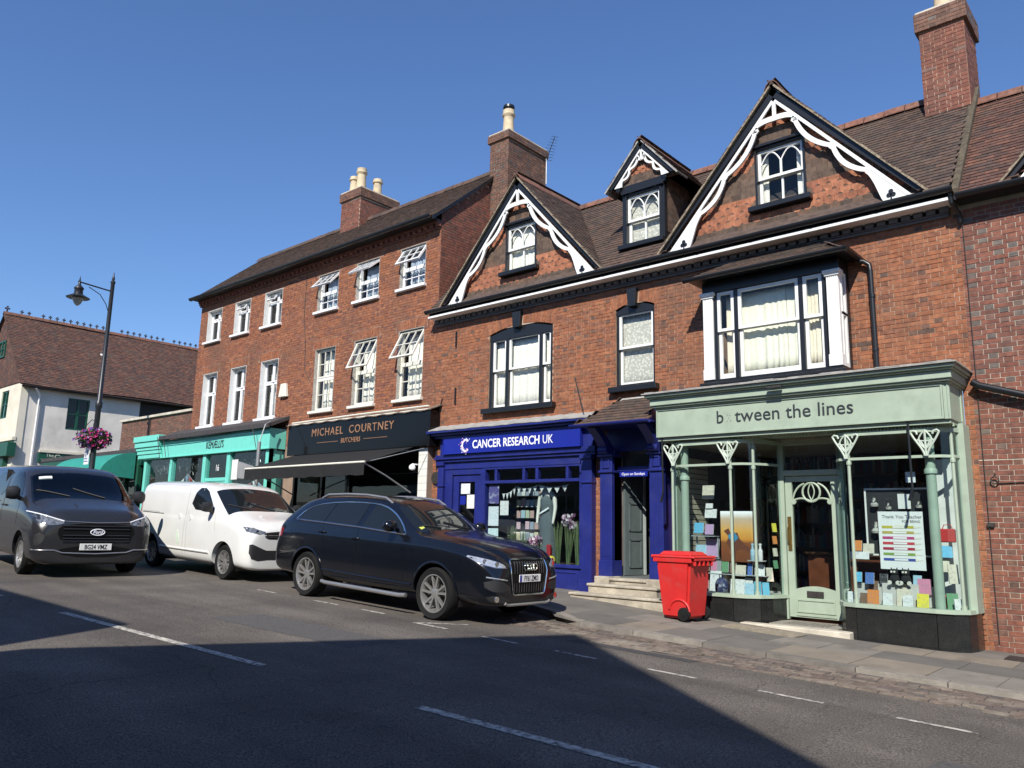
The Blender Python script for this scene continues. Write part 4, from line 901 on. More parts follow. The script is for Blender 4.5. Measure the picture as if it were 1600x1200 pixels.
CHAR = mat('charcoal_letters', (0.035, 0.04, 0.045), 0.4)
text('lettering', 'b', 0.275, TM(-5.56, fy-0.004, 3.235), CHAR, bs, depth=0.012, squeeze=0.97)
text('lettering', 'tween the lines', 0.275, TM(-5.25, fy-0.004, 3.235), CHAR, bs, depth=0.012, squeeze=1.02)
g = MB()
for dx_, dz_ in ((0.0, 0.0), (0.03, 0.05), (0.06, 0.01), (0.05, 0.09), (0.01, 0.10)): g.lathe([(0.005, 0), (0.005, 0.006)], (-5.38+dx_, fy-0.006, 3.25+dz_), 'Y', 6)
g.build('fixing_hole', CHAR, bs)
g = MB(); g.box(-4.66, fy-0.205, 3.66, -4.44, fy-0.16, 3.69); g.build('vent', MANH, bs)
# soffit with reeded band
g = MB(); g.box(sx0, -0.72, 3.02, sx1, 0.9, 3.075); x = sx0
while x < sx1: g.box(x, -0.60, 2.99, x+0.022, -0.57, 3.03); x += 0.045
g.build('soffit', SAGE, bs)
# plan lines of the two window bays
LW = [(-6.52, -0.02), (-6.50, -0.40), (-6.42, -0.58), (-6.25, -0.64), (-5.40, -0.64), (-5.22, -0.60), (-5.08, -0.48), (-4.98, -0.30), (-4.88, 0.02)]
RW = [(-3.98, 0.02), (-3.93, -0.30), (-3.88, -0.48), (-3.80, -0.60), (-3.66, -0.64), (-2.70, -0.64), (-2.52, -0.60), (-2.40, -0.48), (-2.36, -0.30), (-2.35, -0.02)]
def along(P, z0, z1, t, g, mi=0):
    """wall of thickness t following plan line P"""
    n = len(P); Q = []
    for k in range(n):
        d = V((P[min(k+1, n-1)][0]-P[max(k-1, 0)][0], P[min(k+1, n-1)][1]-P[max(k-1, 0)][1], 0)).normalized(); nrm = V((-d.y, d.x, 0)); Q.append((P[k][0]+nrm.x*t, P[k][1]+nrm.y*t))
    g.rib([(a, b, z0) for a, b in P], [(a, b, z0) for a, b in Q], (0, 0, z1-z0), mi)
def out(P, d): 
    n = len(P); R_ = []
    for k in range(n):
        v = V((P[min(k+1, n-1)][0]-P[max(k-1, 0)][0], P[min(k+1, n-1)][1]-P[max(k-1, 0)][1], 0)).normalized(); R_.append((P[k][0]+v.y*d, P[k][1]-v.x*d))
    return R_
for P in (LW, RW):
    Q = out(P, 0.03); cuts = [0, 3, 4, 6, len(Q)-1] if P is LW else [0, 3, 4, 5, 7, len(Q)-1]
    for a_, b_ in zip(cuts, cuts[1:]):          # granite panels, butted with fine joints
        seg_ = [V((*q_, 0)) for q_ in Q[a_:b_+1]]; seg_[0] = seg_[0].lerp(seg_[1], 0.004/max(0.02, (seg_[1]-seg_[0]).length)); seg_[-1] = seg_[-1].lerp(seg_[-2], 0.004/max(0.02, (seg_[-2]-seg_[-1]).length))
        g = MB(); along([(q_.x, q_.y) for q_ in seg_], 0.05, 0.66, 0.09, g); g.build('stall_riser', GRAN, bs)
    g = MB(); along(out(P, 0.055), 0.66, 0.71, 0.13, g); g.build('window_cill', SAGE, bs); g = MB(); along(out(P, 0.01), 2.60, 2.635, 0.045, g); g.build('transom_rail', SAGE, bs); g = MB(); along(out(P, 0.02), 2.93, 2.985, 0.06, g); g.build('head_rail', SAGE, bs)
    g = MB(); along(P, 0.71, 2.60, 0.006, g); g.build('pane', SHOPGLASS, bs, smooth=30)
    g = MB(); along(P, 2.635, 2.93, 0.006, g); g.build('pane', SHOPGLASS, bs, smooth=30)
for x, y in ((-5.40, -0.65), (-5.10, -0.50), (-3.66, -0.65), (-2.42, -0.50), (-6.42, -0.585)):
    g = MB(); g.tube([(x, y, 0.71), (x, y, 2.95)], 0.022, 8); g.lathe([(0.034, 0), (0.034, 0.04), (0.024, 0.05)], (x, y, 2.54), seg=8); g.lathe([(0.034, 0), (0.034, 0.05)], (x, y, 0.71), seg=8)
    g.build('window_post', SAGE, bs, smooth=40)
for x, y in ((-6.25, -0.50), (-2.68, -0.52)):
    g = MB(); g.tube([(x, y, 0.71), (x, y, 2.95)], 0.062, 12); g.lathe([(0.08, 0), (0.08, 0.05), (0.065, 0.07)], (x, y, 2.40), seg=12); g.build('column', SAGE, bs, smooth=40)
for a, b in ((-6.56, -6.48), (-2.40, -2.30)): g = MB(); g.box(a, -0.36, 0.66, b, -0.005, 3.05); g.build('side_post', SAGE, bs, bevel=0.008)
# art nouveau fan brackets
def fan(x, y, zb, zt, w, parent):
    g = MB(); h = zt-zb
    for sg in (-1, 1):
        P = [V((x+sg*w*(0.04+0.5*math.sin(t*1.35)**1.3), y, zb+h*(t**0.85))) for t in [i/12 for i in range(11)]]
        P += [V((x+sg*w*0.50, y, zb+h*0.90)), V((x+sg*w*0.42, y, zb+h*0.97)), V((x+sg*w*0.30, y, zb+h*0.93)), V((x+sg*w*0.27, y, zb+h*0.82))]
        g.tube(P, 0.014, 6)
        P = [V((x+sg*w*0.22*math.sin(t*math.pi), y, zb+h*(0.25+0.72*t))) for t in [i/10 for i in range(11)]]; g.tube(P, 0.011, 6)
        P = [V((x+sg*w*(0.28-0.24*t), y, zb+h*(0.62-0.30*t*t))) for t in [i/6 for i in range(7)]]; g.tube(P, 0.010, 6)
    g.tube([(x, y, zb), (x, y, zt)], 0.014, 6); g.tube([(x-w*0.34, y, zb+h*0.60), (x, y, zb+h*0.55), (x+w*0.34, y, zb+h*0.60)], 0.010, 6)
    return g.build('tracery', mat('pale_sage', (0.46, 0.53, 0.44), 0.5, var=0.05), parent, smooth=40)
for x, y in ((-6.36, -0.67), (-5.42, -0.685), (-3.68, -0.685), (-2.68, -0.685)): fan(x, y, 2.62, 2.96, 0.34, bs)
# lobby and door
g = MB(); g.box(-4.93, -0.03, 0.36, -4.84, 0.07, 2.98); g.box(-4.04, -0.03, 0.36, -3.95, 0.07, 2.98); g.box(-4.84, -0.04, 2.46, -4.04, 0.08, 2.54); g.box(-4.84, -0.03, 2.92, -4.04, 0.07, 3.02); g.build('door_frame', SAGE, bs, bevel=0.005)
pane(-4.84, -4.04, 2.54, 2.92, 0.03, bs)
text('lettering', 'ESTD 1819', 0.13, TM(-4.44, 0.018, 2.66), mat('etched_letters', (0.10, 0.105, 0.10), 0.5), bs, align='CENTER', depth=0.004)
g = MB(); frame_rect(g, -4.83, -4.05, 0.40, 2.45, 0.10, 0.0, 0.05, wb=0.02, wt=0.08)
n = 16; xs = [-4.73+0.58*k/n for k in range(n+1)]
g.rib([(x, 0.0, 0.41) for x in xs], [(x, 0.0, 0.80+0.05*math.sin((x+4.73)/0.58*math.pi)) for x in xs], (0, 0.05, 0))
frame_rect(g, -4.72, -4.16, 0.47, 0.66, 0.022, -0.012, 0.02)
g.tube([(-4.44-0.13*math.cos(t), 0.01, 2.21+0.14*math.sin(t)) for t in [i*math.pi/10 for i in range(20)]], 0.016, 6, closed=True)
for sg in (-1, 1):
    g.tube([V((-4.44+sg*(0.10+0.19*math.sin(t)), 0.01, 2.34-0.26*t/1.57+0.03*math.sin(3*t))) for t in [i*1.57/10 for i in range(11)]], 0.015, 6)
    g.tube([V((-4.44+sg*(0.28-0.28*t), 0.01, 2.09+0.04*math.sin(math.pi*t)-0.02*t)) for t in [i/8 for i in range(9)]], 0.015, 6)
    g.tube([V((-4.44+sg*0.045*math.sin(math.pi*t), 0.01, 2.09+0.26*t)) for t in [i/8 for i in range(9)]], 0.010, 6)
    g.lathe([(0.04, 0), (0.04, 0.03)], (-4.44+sg*0.27, -0.005, 2.07), 'Y', 10)
door = g.build('door', SAGE, bs)
pane(-4.73, -4.15, 0.78, 2.38, 0.03, bs)
BRASS = mat('brass', (0.45, 0.30, 0.10), 0.35, metal=0.9, var=0.2, scale=30)
g = MB(); g.box(-4.81, -0.012, 1.35, -4.755, 0.0, 1.85); g.tube([(-4.785, -0.02, 1.45), (-4.785, -0.07, 1.5), (-4.785, -0.07, 1.68), (-4.785, -0.02, 1.73)], 0.012, 6); g.build('door_handle', BRASS, bs)
g = MB(); g.box(-4.56, -0.022, 0.70, -4.32, -0.008, 0.78); g.build('letter_plate', MANH, bs)
g = MB(); g.box(-4.90, -0.60, 0.20, -3.94, 0.05, 0.345); g.build('lobby_floor', mat('mosaic_floor', (0.27, 0.25, 0.21), 0.7, var=0.4, scale=70, bump=0.2), bs)
g = MB(); g.box(-5.25, -0.80, 0.15, -3.72, -0.60, 0.335); g.build('doorstep', STONE, bs, bevel=0.01)
g = MB(); g.box(-4.72, -0.52, 0.345, -4.12, -0.12, 0.352); g.build('mosaic_panel', mat('mosaic_panel', (0.17, 0.155, 0.13), 0.8, var=0.6, scale=35), bs)
# interior
g = MB(); g.box(-6.56, 2.6, 0.3, -2.3, 2.64, 3.05, 0); g.box(-6.6, 0.05, 0.3, -6.56, 2.6, 3.05, 0); g.box(-2.34, 0.0, 0.3, -2.30, 2.6, 3.05, 0); g.box(-6.56, -0.1, 2.99, -2.34, 2.6, 3.015, 2); g.box(-6.56, 0.05, 0.30, -2.34, 2.6, 0.345, 1)
g.build('shop_interior', [mat('book_wall', (0.10, 0.09, 0.075), 0.9), mat('bare_boards', (0.16, 0.075, 0.03), 0.5, var=0.3, scale=4), mat('ceiling_cream', (0.32, 0.29, 0.23), 0.9)], bs)
for nm, P in (('l', LW), ('r', RW)):
    g = MB(); inn = out(P, -0.02); g.prism([(a, b, 0.64) for a, b in inn]+[(inn[-1][0], 0.75, 0.64), (inn[0][0], 0.75, 0.64)], (0, 0, 0.05)); g.build('display_deck', mat('deck_white', (0.5, 0.48, 0.44), 0.7), bs)
g = MB(); g.box(-2.78, -0.06, 0.70, -2.38, -0.03, 2.62); g.build('side_panel', mat('white_panel', (0.72, 0.70, 0.66), 0.8), bs)
# slatted display wall on the left
g = MB()
for k in range(22): g.box(-6.50, -0.2+0.0, 0.95+k*0.085, -6.47, 0.7, 1.02+k*0.085)
g.build('slat_wall', mat('slat_cream', (0.50, 0.44, 0.33), 0.7), bs)
# awning poles hanging at the fascia
for x in (-6.52, -2.86):
    g = MB(); g.tube([(x, -0.73, 3.10), (x-0.005, -0.71, 2.2), (x-0.05, -0.70, 2.05)], [0.014, 0.014, 0.022], 6); g.build('awning_pole', BLACKP, bs)
# ================================================================ display goods
def cmat(n, c, **k): return mat(n, c, k.pop('rough', 0.6), **k)
def print_mat(name, base, ink, scale=40, amt=0.8):
    return mat(name, base, 0.6, var=0.03, stain=ink, stainamt=amt, stainscale=scale)
POSTER = [print_mat('poster_%d' % i, b, k, s) for i, (b, k, s) in enumerate((((0.72, 0.74, 0.74), (0.25, 0.28, 0.40), 30), ((0.10, 0.08, 0.25), (0.75, 0.75, 0.78), 9), ((0.66, 0.76, 0.74), (0.15, 0.25, 0.30), 34), ((0.74, 0.73, 0.70), (0.5, 0.25, 0.15), 26)))]
def sheet(name, label, cat, x0, x1, z0, z1, y, m, t=0.004, tilt=0.0, group=None, rz=0.0):
    g = MB(); w = x1-x0; M = Matrix.Translation(((x0+x1)/2, y, z0)) @ Matrix.Rotation(rad(rz), 4, 'Z') @ Matrix.Rotation(rad(-tilt), 4, 'X')
    g.box(-w/2, 0, 0, w/2, t, z1-z0, 0, M); return tag(g.build(name, m), label, cat, group or 'notices and cards on the shop glass')
sheet('poster', 'dark purple event poster at the top left of the charity shop window', 'poster', -10.93, -10.66, 2.07, 2.43, -0.030, POSTER[1])
sheet('poster', 'white notice with a photo band below the purple poster in the charity window', 'poster', -10.93, -10.66, 1.63, 2.01, -0.030, POSTER[0])
sheet('poster', 'pale text notice lowest on the left of the charity window', 'poster', -10.93, -10.66, 1.28, 1.58, -0.030, POSTER[2])
sheet('poster', 'small white flyer right of the purple poster in the charity window', 'poster', -10.62, -10.40, 1.84, 2.12, -0.030, POSTER[3])
sheet('notice', 'white notice at the top of the blue shop door', 'notice', -11.72, -11.46, 2.27, 2.48, -0.038, POSTER[0])
sheet('notice', 'blue opening hours notice at the left of the blue shop door', 'notice', -11.74, -11.58, 2.05, 2.23, -0.038, BLUE2)
sheet('notice', 'tall white poster right in the glass of the blue shop door', 'notice', -11.54, -11.33, 1.97, 2.25, -0.038, POSTER[3])
sheet('notice', 'small turquoise card low on the glass of the blue shop door', 'notice', -11.75, -11.64, 1.72, 1.82, -0.038, cmat('turquoise_card', (0.15, 0.45, 0.55)))
# rack of cards behind the mannequin
rk = thing('card_rack', 'black shelf rack of greetings cards behind the mannequin', 'rack', (-10.15, 0.5, 0.94))
g = MB(); g.box(-10.55, 0.46, 0.94, -9.72, 0.48, 2.40)
for k in range(6): g.box(-10.55, 0.36, 1.12+k*0.22, -9.72, 0.48, 1.135+k*0.22)
g.build('rack_frame', PLASTIC, rk)
CARDC = [(0.62, 0.62, 0.60), (0.50, 0.32, 0.28), (0.35, 0.50, 0.58), (0.60, 0.52, 0.34), (0.30, 0.34, 0.40), (0.62, 0.42, 0.46), (0.45, 0.50, 0.36)]
rr = random.Random(8)
for k in range(6):
    for j in range(7):
        if rr.random() < 0.88:
            x = -10.53+j*0.116; i = rr.randrange(len(CARDC)); g = MB(); g.box(x, 0.375, 1.137+k*0.22, x+0.10, 0.38, 1.137+k*0.22+rr.uniform(0.13, 0.17)); g.build('greetings_card', print_mat('card_%d' % i, CARDC[i], (0.25, 0.22, 0.25), 45), rk)
# mannequin in a grey dress
def skin_body(name, verts, edges, radii, m, parent=None, sub=2, loc=(0, 0, 0)):
    me = bpy.data.meshes.new(name); me.from_pydata(verts, edges, []); o = bpy.data.objects.new(name, me); COL.objects.link(o)
    sk = o.modifiers.new('s', 'SKIN'); sk.use_smooth_shade = True
    for i, r in enumerate(radii): me.skin_vertices[0].data[i].radius = (r, r) if not isinstance(r, tuple) else r
    me.skin_vertices[0].data[0].use_root = True
    sb = o.modifiers.new('u', 'SUBSURF'); sb.levels = sub; sb.render_levels = sub
    dg = bpy.context.evaluated_depsgraph_get(); nm = bpy.data.meshes.new_from_object(o.evaluated_get(dg)); bpy.data.objects.remove(o)
    nm.materials.clear(); nm.materials.append(m); nm.polygons.foreach_set('use_smooth', [True]*len(nm.polygons)); nm.transform(Matrix.Translation(loc))
    return link(name, nm, parent)
MANN = mat('mannequin_white', (0.70, 0.66, 0.58), 0.4, var=0.04)
mq = thing('mannequin', 'headless white mannequin wearing a long grey dress in the charity window', 'mannequin', (-9.62, 0.22, 0.94))
vv = [(0, 0, 0.95), (0, 0, 1.08), (0, 0, 1.20), (0, 0, 1.30), (0, 0, 1.40), (-.10, 0, 1.31), (-.17, 0, 1.28), (-.205, -.01, 1.05), (-.20, -.05, 0.85), (-.19, -.07, 0.74), (.10, 0, 1.31), (.17, 0, 1.28), (.205, -.01, 1.05), (.20, -.05, 0.85), (.19, -.07, 0.74)]
ee = [(0, 1), (1, 2), (2, 3), (3, 4), (3, 5), (5, 6), (6, 7), (7, 8), (8, 9), (3, 10), (10, 11), (11, 12), (12, 13), (13, 14)]
skin_body('body', vv, ee, [(.13, .09), (.11, .085), (.13, .09), (.08, .06), (.05, .05), .06, .05, .038, .03, .022, .06, .05, .038, .03, .022], MANN, mq, 2, (-9.62, 0.22, 0.94))
g = MB(); g.lathe([(0.20, 0.02), (0.185, 0.3), (0.165, 0.6), (0.17, 0.78), (0.155, 0.86), (0.128, 0.98), (0.145, 1.08), (0.155, 1.18), (0.12, 1.27), (0.10, 1.285)], (0, 0, 0), seg=24)
g.v = [(-9.62+x*(1+0.04*math.sin(6*math.atan2(y, x))), 0.22+y*0.72*(1+0.04*math.sin(6*math.atan2(y, x))), 0.95+z) for x, y, z in g.v]
g.build('dress', mat('grey_dress', (0.10, 0.12, 0.13), 0.9, var=0.12, scale=20), mq, smooth=60)
g = MB(); P = [(-9.73, 0.115, 1.86), (-9.66, 0.09, 1.88), (-9.58, 0.09, 1.92), (-9.50, 0.115, 1.97)]; g.rib(P, [(a, b, c+0.03) for a, b, c in P], (0, -0.01, 0)); g.build('sash', MATS['sign_white'], mq)
def bunting(name, label, P, n, mats_, size=0.11):
    t = thing(name, label, 'bunting', P[0], 'bunting in the shop windows'); pts = []
    def at(s):
        k = min(int(s*(len(P)-1)), len(P)-2); f = s*(len(P)-1)-k; p = V(P[k]).lerp(V(P[k+1]), f); p.z -= 0.05*math.sin(math.pi*f); return p
    g = MB(); g.tube([at(i/40) for i in range(41)], 0.004, 4); g.build('cord', MATS['sign_white'], t)
    for k in range(n):
        p = at((k+0.5)/n); a = at((k+0.12)/n); b = at((k+0.88)/n); g = MB(); g.prism([a, b, (p.x, p.y, min(a.z, b.z)-size)], (0, 0.003, 0)); g.build('pennant', mats_[k % len(mats_)], t)
    return t
PENW = print_mat('pennant_white', (0.70, 0.69, 0.66), (0.03, 0.03, 0.05), 14, 1.0); PENR = cmat('pennant_red', (0.45, 0.04, 0.05)); PENB = cmat('pennant_blue', (0.20, 0.27, 0.42))
bunting('bunting', 'black and white pennant bunting across the top of the charity window', [(-10.62, 0.02, 2.26), (-10.25, 0.02, 2.40), (-9.7, 0.02, 2.42), (-8.95, 0.02, 2.42)], 12, [PENW])
# vases of grass and flowers
STEM = mat('dried_grass', (0.14, 0.18, 0.08), 0.8, var=0.3, scale=30)
FLC = [cmat('flower_mauve', (0.32, 0.17, 0.28)), cmat('flower_white', (0.65, 0.58, 0.60)), cmat('flower_plum', (0.15, 0.05, 0.12))]
def vase(label, x, y, z, h, kind, seed):
    rr = random.Random(seed); t = thing('vase', label, 'vase', (x, y, z), 'vases in the charity shop window'); g = MB(); g.lathe([(0.05, 0), (0.055, 0.03), (0.05, h*0.35), (0.06, h*0.42)], (x, y, z), seg=14); g.build('vase_body', SHOPGLASS, t, smooth=40)
    g = MB(); f = MB()
    for k in range(34):
        a = rr.uniform(0, 6.28); s_ = rr.uniform(0, 0.10 if kind == 'g' else 0.15); tp = V((x+s_*math.cos(a), y+s_*math.sin(a), z+h*rr.uniform(0.75, 1.0))); b = V((x+0.03*math.cos(a), y+0.03*math.sin(a), z+0.02))
        g.tube([b, b.lerp(tp, 0.6)+V((0, 0, 0.03)), tp], 0.0028, 3)
        if kind == 'f' and k % 1 == 0:
            for q in range(3):
                c = tp+V((rr.uniform(-.03, .03), rr.uniform(-.03, .03), rr.uniform(-.03, .02))); mi = rr.randrange(3)
                for w in range(5): b_ = w*1.256; f.poly([c, c+V((0.028*math.cos(b_), -0.01, 0.028*math.sin(b_))), c+V((0.028*math.cos(b_+0.9), -0.012, 0.028*math.sin(b_+0.9)))], mi)
    g.build('stems', STEM, t)
    if f.v: f.build('flower_heads', FLC, t)
vase('tall vase of green grass left of the purple flowers', -9.25, 0.10, 0.94, 0.80, 'g', 1)
vase('tall glass vase of mauve and white flowers in the charity window', -9.03, 0.12, 0.94, 0.92, 'f', 2)
vase('vase of green grass at the right end of the charity window', -8.80, 0.10, 0.94, 0.82, 'g', 3)
vase('low vase of pink flowers at the mannequin feet', -9.72, 0.00, 0.94, 0.50, 'f', 4)
vase('bunch of green grass left of the mannequin', -10.42, 0.10, 0.94, 0.72, 'g', 5)
vase('thin bunch of grass between rack and mannequin', -10.12, 0.12, 0.94, 0.62, 'g', 6)
g = MB(); g.box(-9.50, 0.05, 0.94, -9.42, 0.12, 1.30); tag(g.build('gift_bag', cmat('bag_red', (0.35, 0.02, 0.03)), bevel=0.01), 'narrow red gift bag beside the mannequin skirt', 'bag')
g = MB(); g.lathe([(0.02, 0), (0.075, 0.03), (0.085, 0.08), (0.06, 0.14), (0.01, 0.16)], (-9.36, 0.03, 0.94), seg=14); g.lathe([(0.012, 0), (0.03, 0.01), (0.03, 0.02)], (-9.37, -0.05, 1.00), 'Y', 8, 1); tag(g.build('toy_ball', [cmat('toy_yellow', (0.62, 0.48, 0.05)), PLASTIC], smooth=50), 'round yellow toy on the charity window floor', 'toy')
# ---------------------------------------------------------------- bookshop window goods
def sunset_mat():
    m = mat('sunset_print', (0.5, 0.3, 0.1), 0.5, var=0.05); nt = m.node_tree; N = nt.nodes; L = nt.links
    geo = next(n for n in N if n.type == 'NEW_GEOMETRY'); vm = next(n for n in N if n.type == 'VECT_MATH')
    sp = N.new('ShaderNodeSeparateXYZ'); L.new(geo.outputs['Position'], sp.inputs[0])
    mr = N.new('ShaderNodeMapRange'); mr.inputs['From Min'].default_value = 1.15; mr.inputs['From Max'].default_value = 1.92; L.new(sp.outputs['Z'], mr.inputs['Value'])
    rp = N.new('ShaderNodeValToRGB'); e = rp.color_ramp.elements
    for p, c in ((0.0, (0.16, 0.05, 0.02)), (0.38, (0.22, 0.07, 0.02)), (0.45, (0.60, 0.25, 0.04)), (0.62, (0.68, 0.36, 0.08)), (0.85, (0.55, 0.42, 0.28)), (1.0, (0.45, 0.45, 0.45))):
        x = e.new(p); x.color = (*c, 1)
    e.remove(e[0]); e.remove(e[-1]); L.new(mr.outputs[0], rp.inputs[0]); L.new(rp.outputs[0], vm.inputs[0]); return m
ps = thing('poster', 'large sunset poster with a leaping figure behind the red bin', 'poster', (-5.48, -0.30, 1.16))
g = MB(); g.box(-5.75, -0.31, 1.16, -5.23, -0.29, 1.92); g.build('print', sunset_mat(), ps)
g = MB(); q = [(-5.70, 1.62), (-5.62, 1.66), (-5.58, 1.58), (-5.48, 1.60), (-5.44, 1.50), (-5.33, 1.40), (-5.25, 1.36), (-5.25, 1.30), (-5.42, 1.36), (-5.50, 1.32), (-5.52, 1.20), (-5.60, 1.18), (-5.58, 1.34), (-5.66, 1.44), (-5.62, 1.54)]
g.prism([(x, -0.313, z) for x, z in q[::-1]], (0, 0.002, 0)); g.build('figure', cmat('figure_brown', (0.13, 0.04, 0.02)), ps)
g = MB(); q = [(-5.63, 1.56), (-5.52, 1.60), (-5.46, 1.52), (-5.52, 1.46), (-5.62, 1.50)]; g.prism([(x, -0.316, z) for x, z in q[::-1]], (0, 0.002, 0)); g.build('figure_top', cmat('figure_blue', (0.05, 0.22, 0.35)), ps)
GOODC = {'red': (0.40, 0.05, 0.05), 'orange': (0.60, 0.20, 0.04), 'yellow': (0.68, 0.58, 0.05), 'teal': (0.05, 0.30, 0.40), 'blue': (0.06, 0.14, 0.38), 'white': (0.66, 0.65, 0.62), 'cream': (0.58, 0.52, 0.40), 'pink': (0.55, 0.20, 0.30), 'navy': (0.02, 0.03, 0.09), 'green': (0.10, 0.26, 0.12), 'black': (0.02, 0.02, 0.02), 'lilac': (0.42, 0.26, 0.42), 'sky blue': (0.10, 0.40, 0.60), 'brown': (0.16, 0.09, 0.05), 'grey': (0.25, 0.26, 0.27), 'light blue': (0.30, 0.48, 0.58)}
def book(label, x, z, w, h, y, col, t=0.02, tilt=10, ink=(0.2, 0.2, 0.22), cat='book', rz=0.0):
    g = MB(); M = Matrix.Translation((x, y, z)) @ Matrix.Rotation(rad(rz), 4, 'Z') @ Matrix.Rotation(rad(-tilt), 4, 'X')
    g.box(-w/2, 0, 0, w/2, t, h, 0, M); g.box(-w/2+0.006, 0.003, 0.004, w/2+0.001, t-0.003, h-0.004, 1, M)
    mt = print_mat('cover_'+col.replace(' ', '_'), GOODC[col], ink, 28, 0.75)
    return tag(g.build(cat.replace(' ', '_'), [mt, MATS['white_panel']]), label, cat, 'goods in the bookshop windows')
B = book
B('orange book cover standing at the front of the right bookshop window', -3.49, 0.70, 0.15, 0.19, -0.52, 'orange')
B('small white patterned card beside the orange book', -3.31, 0.70, 0.12, 0.16, -0.52, 'white', cat='card')
B('large white patterned book behind the front cards', -3.13, 0.70, 0.17, 0.24, -0.46, 'cream')
B('white card leaning in front of the patterned book', -3.06, 0.70, 0.12, 0.15, -0.54, 'white', ink=(0.2, 0.4, 0.4), cat='card')
B('bright yellow book at the front of the right window', -2.88, 0.70, 0.14, 0.18, -0.54, 'yellow')
B('pink book propped behind the yellow book', -2.89, 0.86, 0.16, 0.20, -0.40, 'pink')
B('small white card at the left corner of the right window', -3.78, 0.70, 0.09, 0.15, -0.50, 'white', cat='card')
B('brown covered book next to the corner card', -3.62, 0.70, 0.10, 0.14, -0.48, 'brown')
B('orange card on the upper stand near the door', -3.69, 1.39, 0.12, 0.14, -0.42, 'orange', cat='card')
B('cream lettered card right of the orange card', -3.55, 1.36, 0.14, 0.13, -0.40, 'cream', ink=(.35, .25, .1), cat='card')
B('white card below the orange card on the stand', -3.66, 1.28, 0.24, 0.10, -0.43, 'white', cat='card')
B('light blue booklet low on the stand near the door', -3.69, 0.98, 0.10, 0.13, -0.46, 'sky blue', cat='booklet')
B('navy booklet beside the light blue booklet', -3.54, 0.96, 0.11, 0.15, -0.46, 'blue', cat='booklet')
B('floral card in the curved right corner of the window', -2.52, 1.02, 0.12, 0.24, -0.42, 'cream', ink=(0.3, 0.1, 0.15), cat='card', rz=30)
B('bright blue booklet under the red bag', -2.58, 1.34, 0.12, 0.15, -0.42, 'sky blue', cat='booklet', rz=20)
B('pale green pad low in the curved right corner', -2.56, 0.70, 0.13, 0.20, -0.40, 'green', cat='pad', rz=25)
B('white card by the outer right post', -2.47, 0.70, 0.11, 0.14, -0.48, 'white', cat='card', rz=35)
bg_ = thing('gift_bag', 'red bag hanging in the curved right corner of the bookshop', 'bag', (-2.56, -0.42, 1.52)); g = MB(); g.box(-2.66, -0.45, 1.53, -2.47, -0.39, 1.70); g.build('bag_body', cmat('bag_scarlet', (0.48, 0.03, 0.03)), bg_, bevel=0.012); g = MB(); g.tube([(-2.62, -0.42, 1.69), (-2.60, -0.42, 1.75), (-2.52, -0.42, 1.75), (-2.50, -0.42, 1.69)], 0.006, 6); g.build('handle', MATS['bag_scarlet'], bg_)
# hanging towel printed with seven pencils
tw2 = thing('tea_towel', 'white tea towel printed with seven coloured pencils in the right window', 'tea towel', (-3.13, -0.33, 1.14))
g = MB(); g.box(-3.42, -0.335, 1.16, -2.86, -0.33, 1.92); g.build('cloth', mat('towel_white', (0.74, 0.73, 0.70), 0.9, var=0.04), tw2)
for k, c in enumerate(((0.48, 0.42, 0.05), (0.42, 0.33, 0.08), (0.45, 0.05, 0.18), (0.50, 0.05, 0.06), (0.38, 0.02, 0.05), (0.20, 0.32, 0.07), (0.04, 0.07, 0.30))):
    z = 1.715-k*0.071; g = MB(); g.prism([(-3.375, -0.338, z-0.017), (-2.98, -0.338, z-0.017), (-2.89, -0.338, z), (-2.98, -0.338, z+0.017), (-3.375, -0.338, z+0.017)], (0, 0.003, 0)); g.box(-3.24, -0.340, z-0.012, -3.07, -0.337, z+0.012, 1); g.prism([(-2.98, -0.339, z-0.017), (-2.90, -0.339, z-0.003), (-2.90, -0.339, z+0.003), (-2.98, -0.339, z+0.017)], (0, 0.002, 0), 2); g.build('pencil_print', [cmat('pencil_%d' % k, c), MATS['towel_white'], CREAMP], tw2)
text('lettering', 'Thank You Teacher', 0.062, TM(-3.37, -0.3365, 1.83), PLASTIC, tw2, depth=0.002)
text('lettering', 'FOR BEING', 0.045, TM(-3.12, -0.3365, 1.775), PLASTIC, tw2, depth=0.002)
# framed black jewellery board behind
jb = thing('display_board', 'black jewellery board in a white frame in the right bookshop window', 'display board', (-3.18, -0.2, 1.3))
g = MB(); g.box(-3.60, -0.20, 1.35, -2.74, -0.18, 2.22); g.build('board', PLASTIC, jb); g = MB(); frame_rect(g, -3.62, -2.72, 1.33, 2.24, 0.022, -0.215, 0.03); g.build('frame', MATS['white_panel'], jb)
for k, (x, z, s_) in enumerate(((-3.48, 2.06, 0.07), (-3.30, 2.00, 0.05), (-3.47, 1.72, 0.09), (-3.40, 1.46, 0.07), (-2.92, 2.02, 0.05))):
    g = MB(); g.lathe([(s_*0.7, 0), (s_*0.8, 0.03), (s_*0.35, s_*0.9), (s_*0.25, s_*1.5), (s_*0.3, s_*1.7)], (x, -0.25, z-s_), seg=10); g.tube([(x-s_*0.5, -0.27, z+s_*0.3), (x, -0.29, z-s_*0.4), (x+s_*0.5, -0.27, z+s_*0.3)], 0.006, 5, 1); g.build('necklace_bust', [mat('bust_linen', (0.42, 0.40, 0.36), 0.9), PLASTIC], jb, smooth=50)
sheet('card', 'white price card hanging at the top of the right window', 'card', -3.02, -2.90, 2.30, 2.44, -0.40, POSTER[0]); sheet('card', 'white boxed necklace card high on the jewellery board', 'card', -3.18, -3.02, 1.96, 2.16, -0.24, MATS['white_panel'])
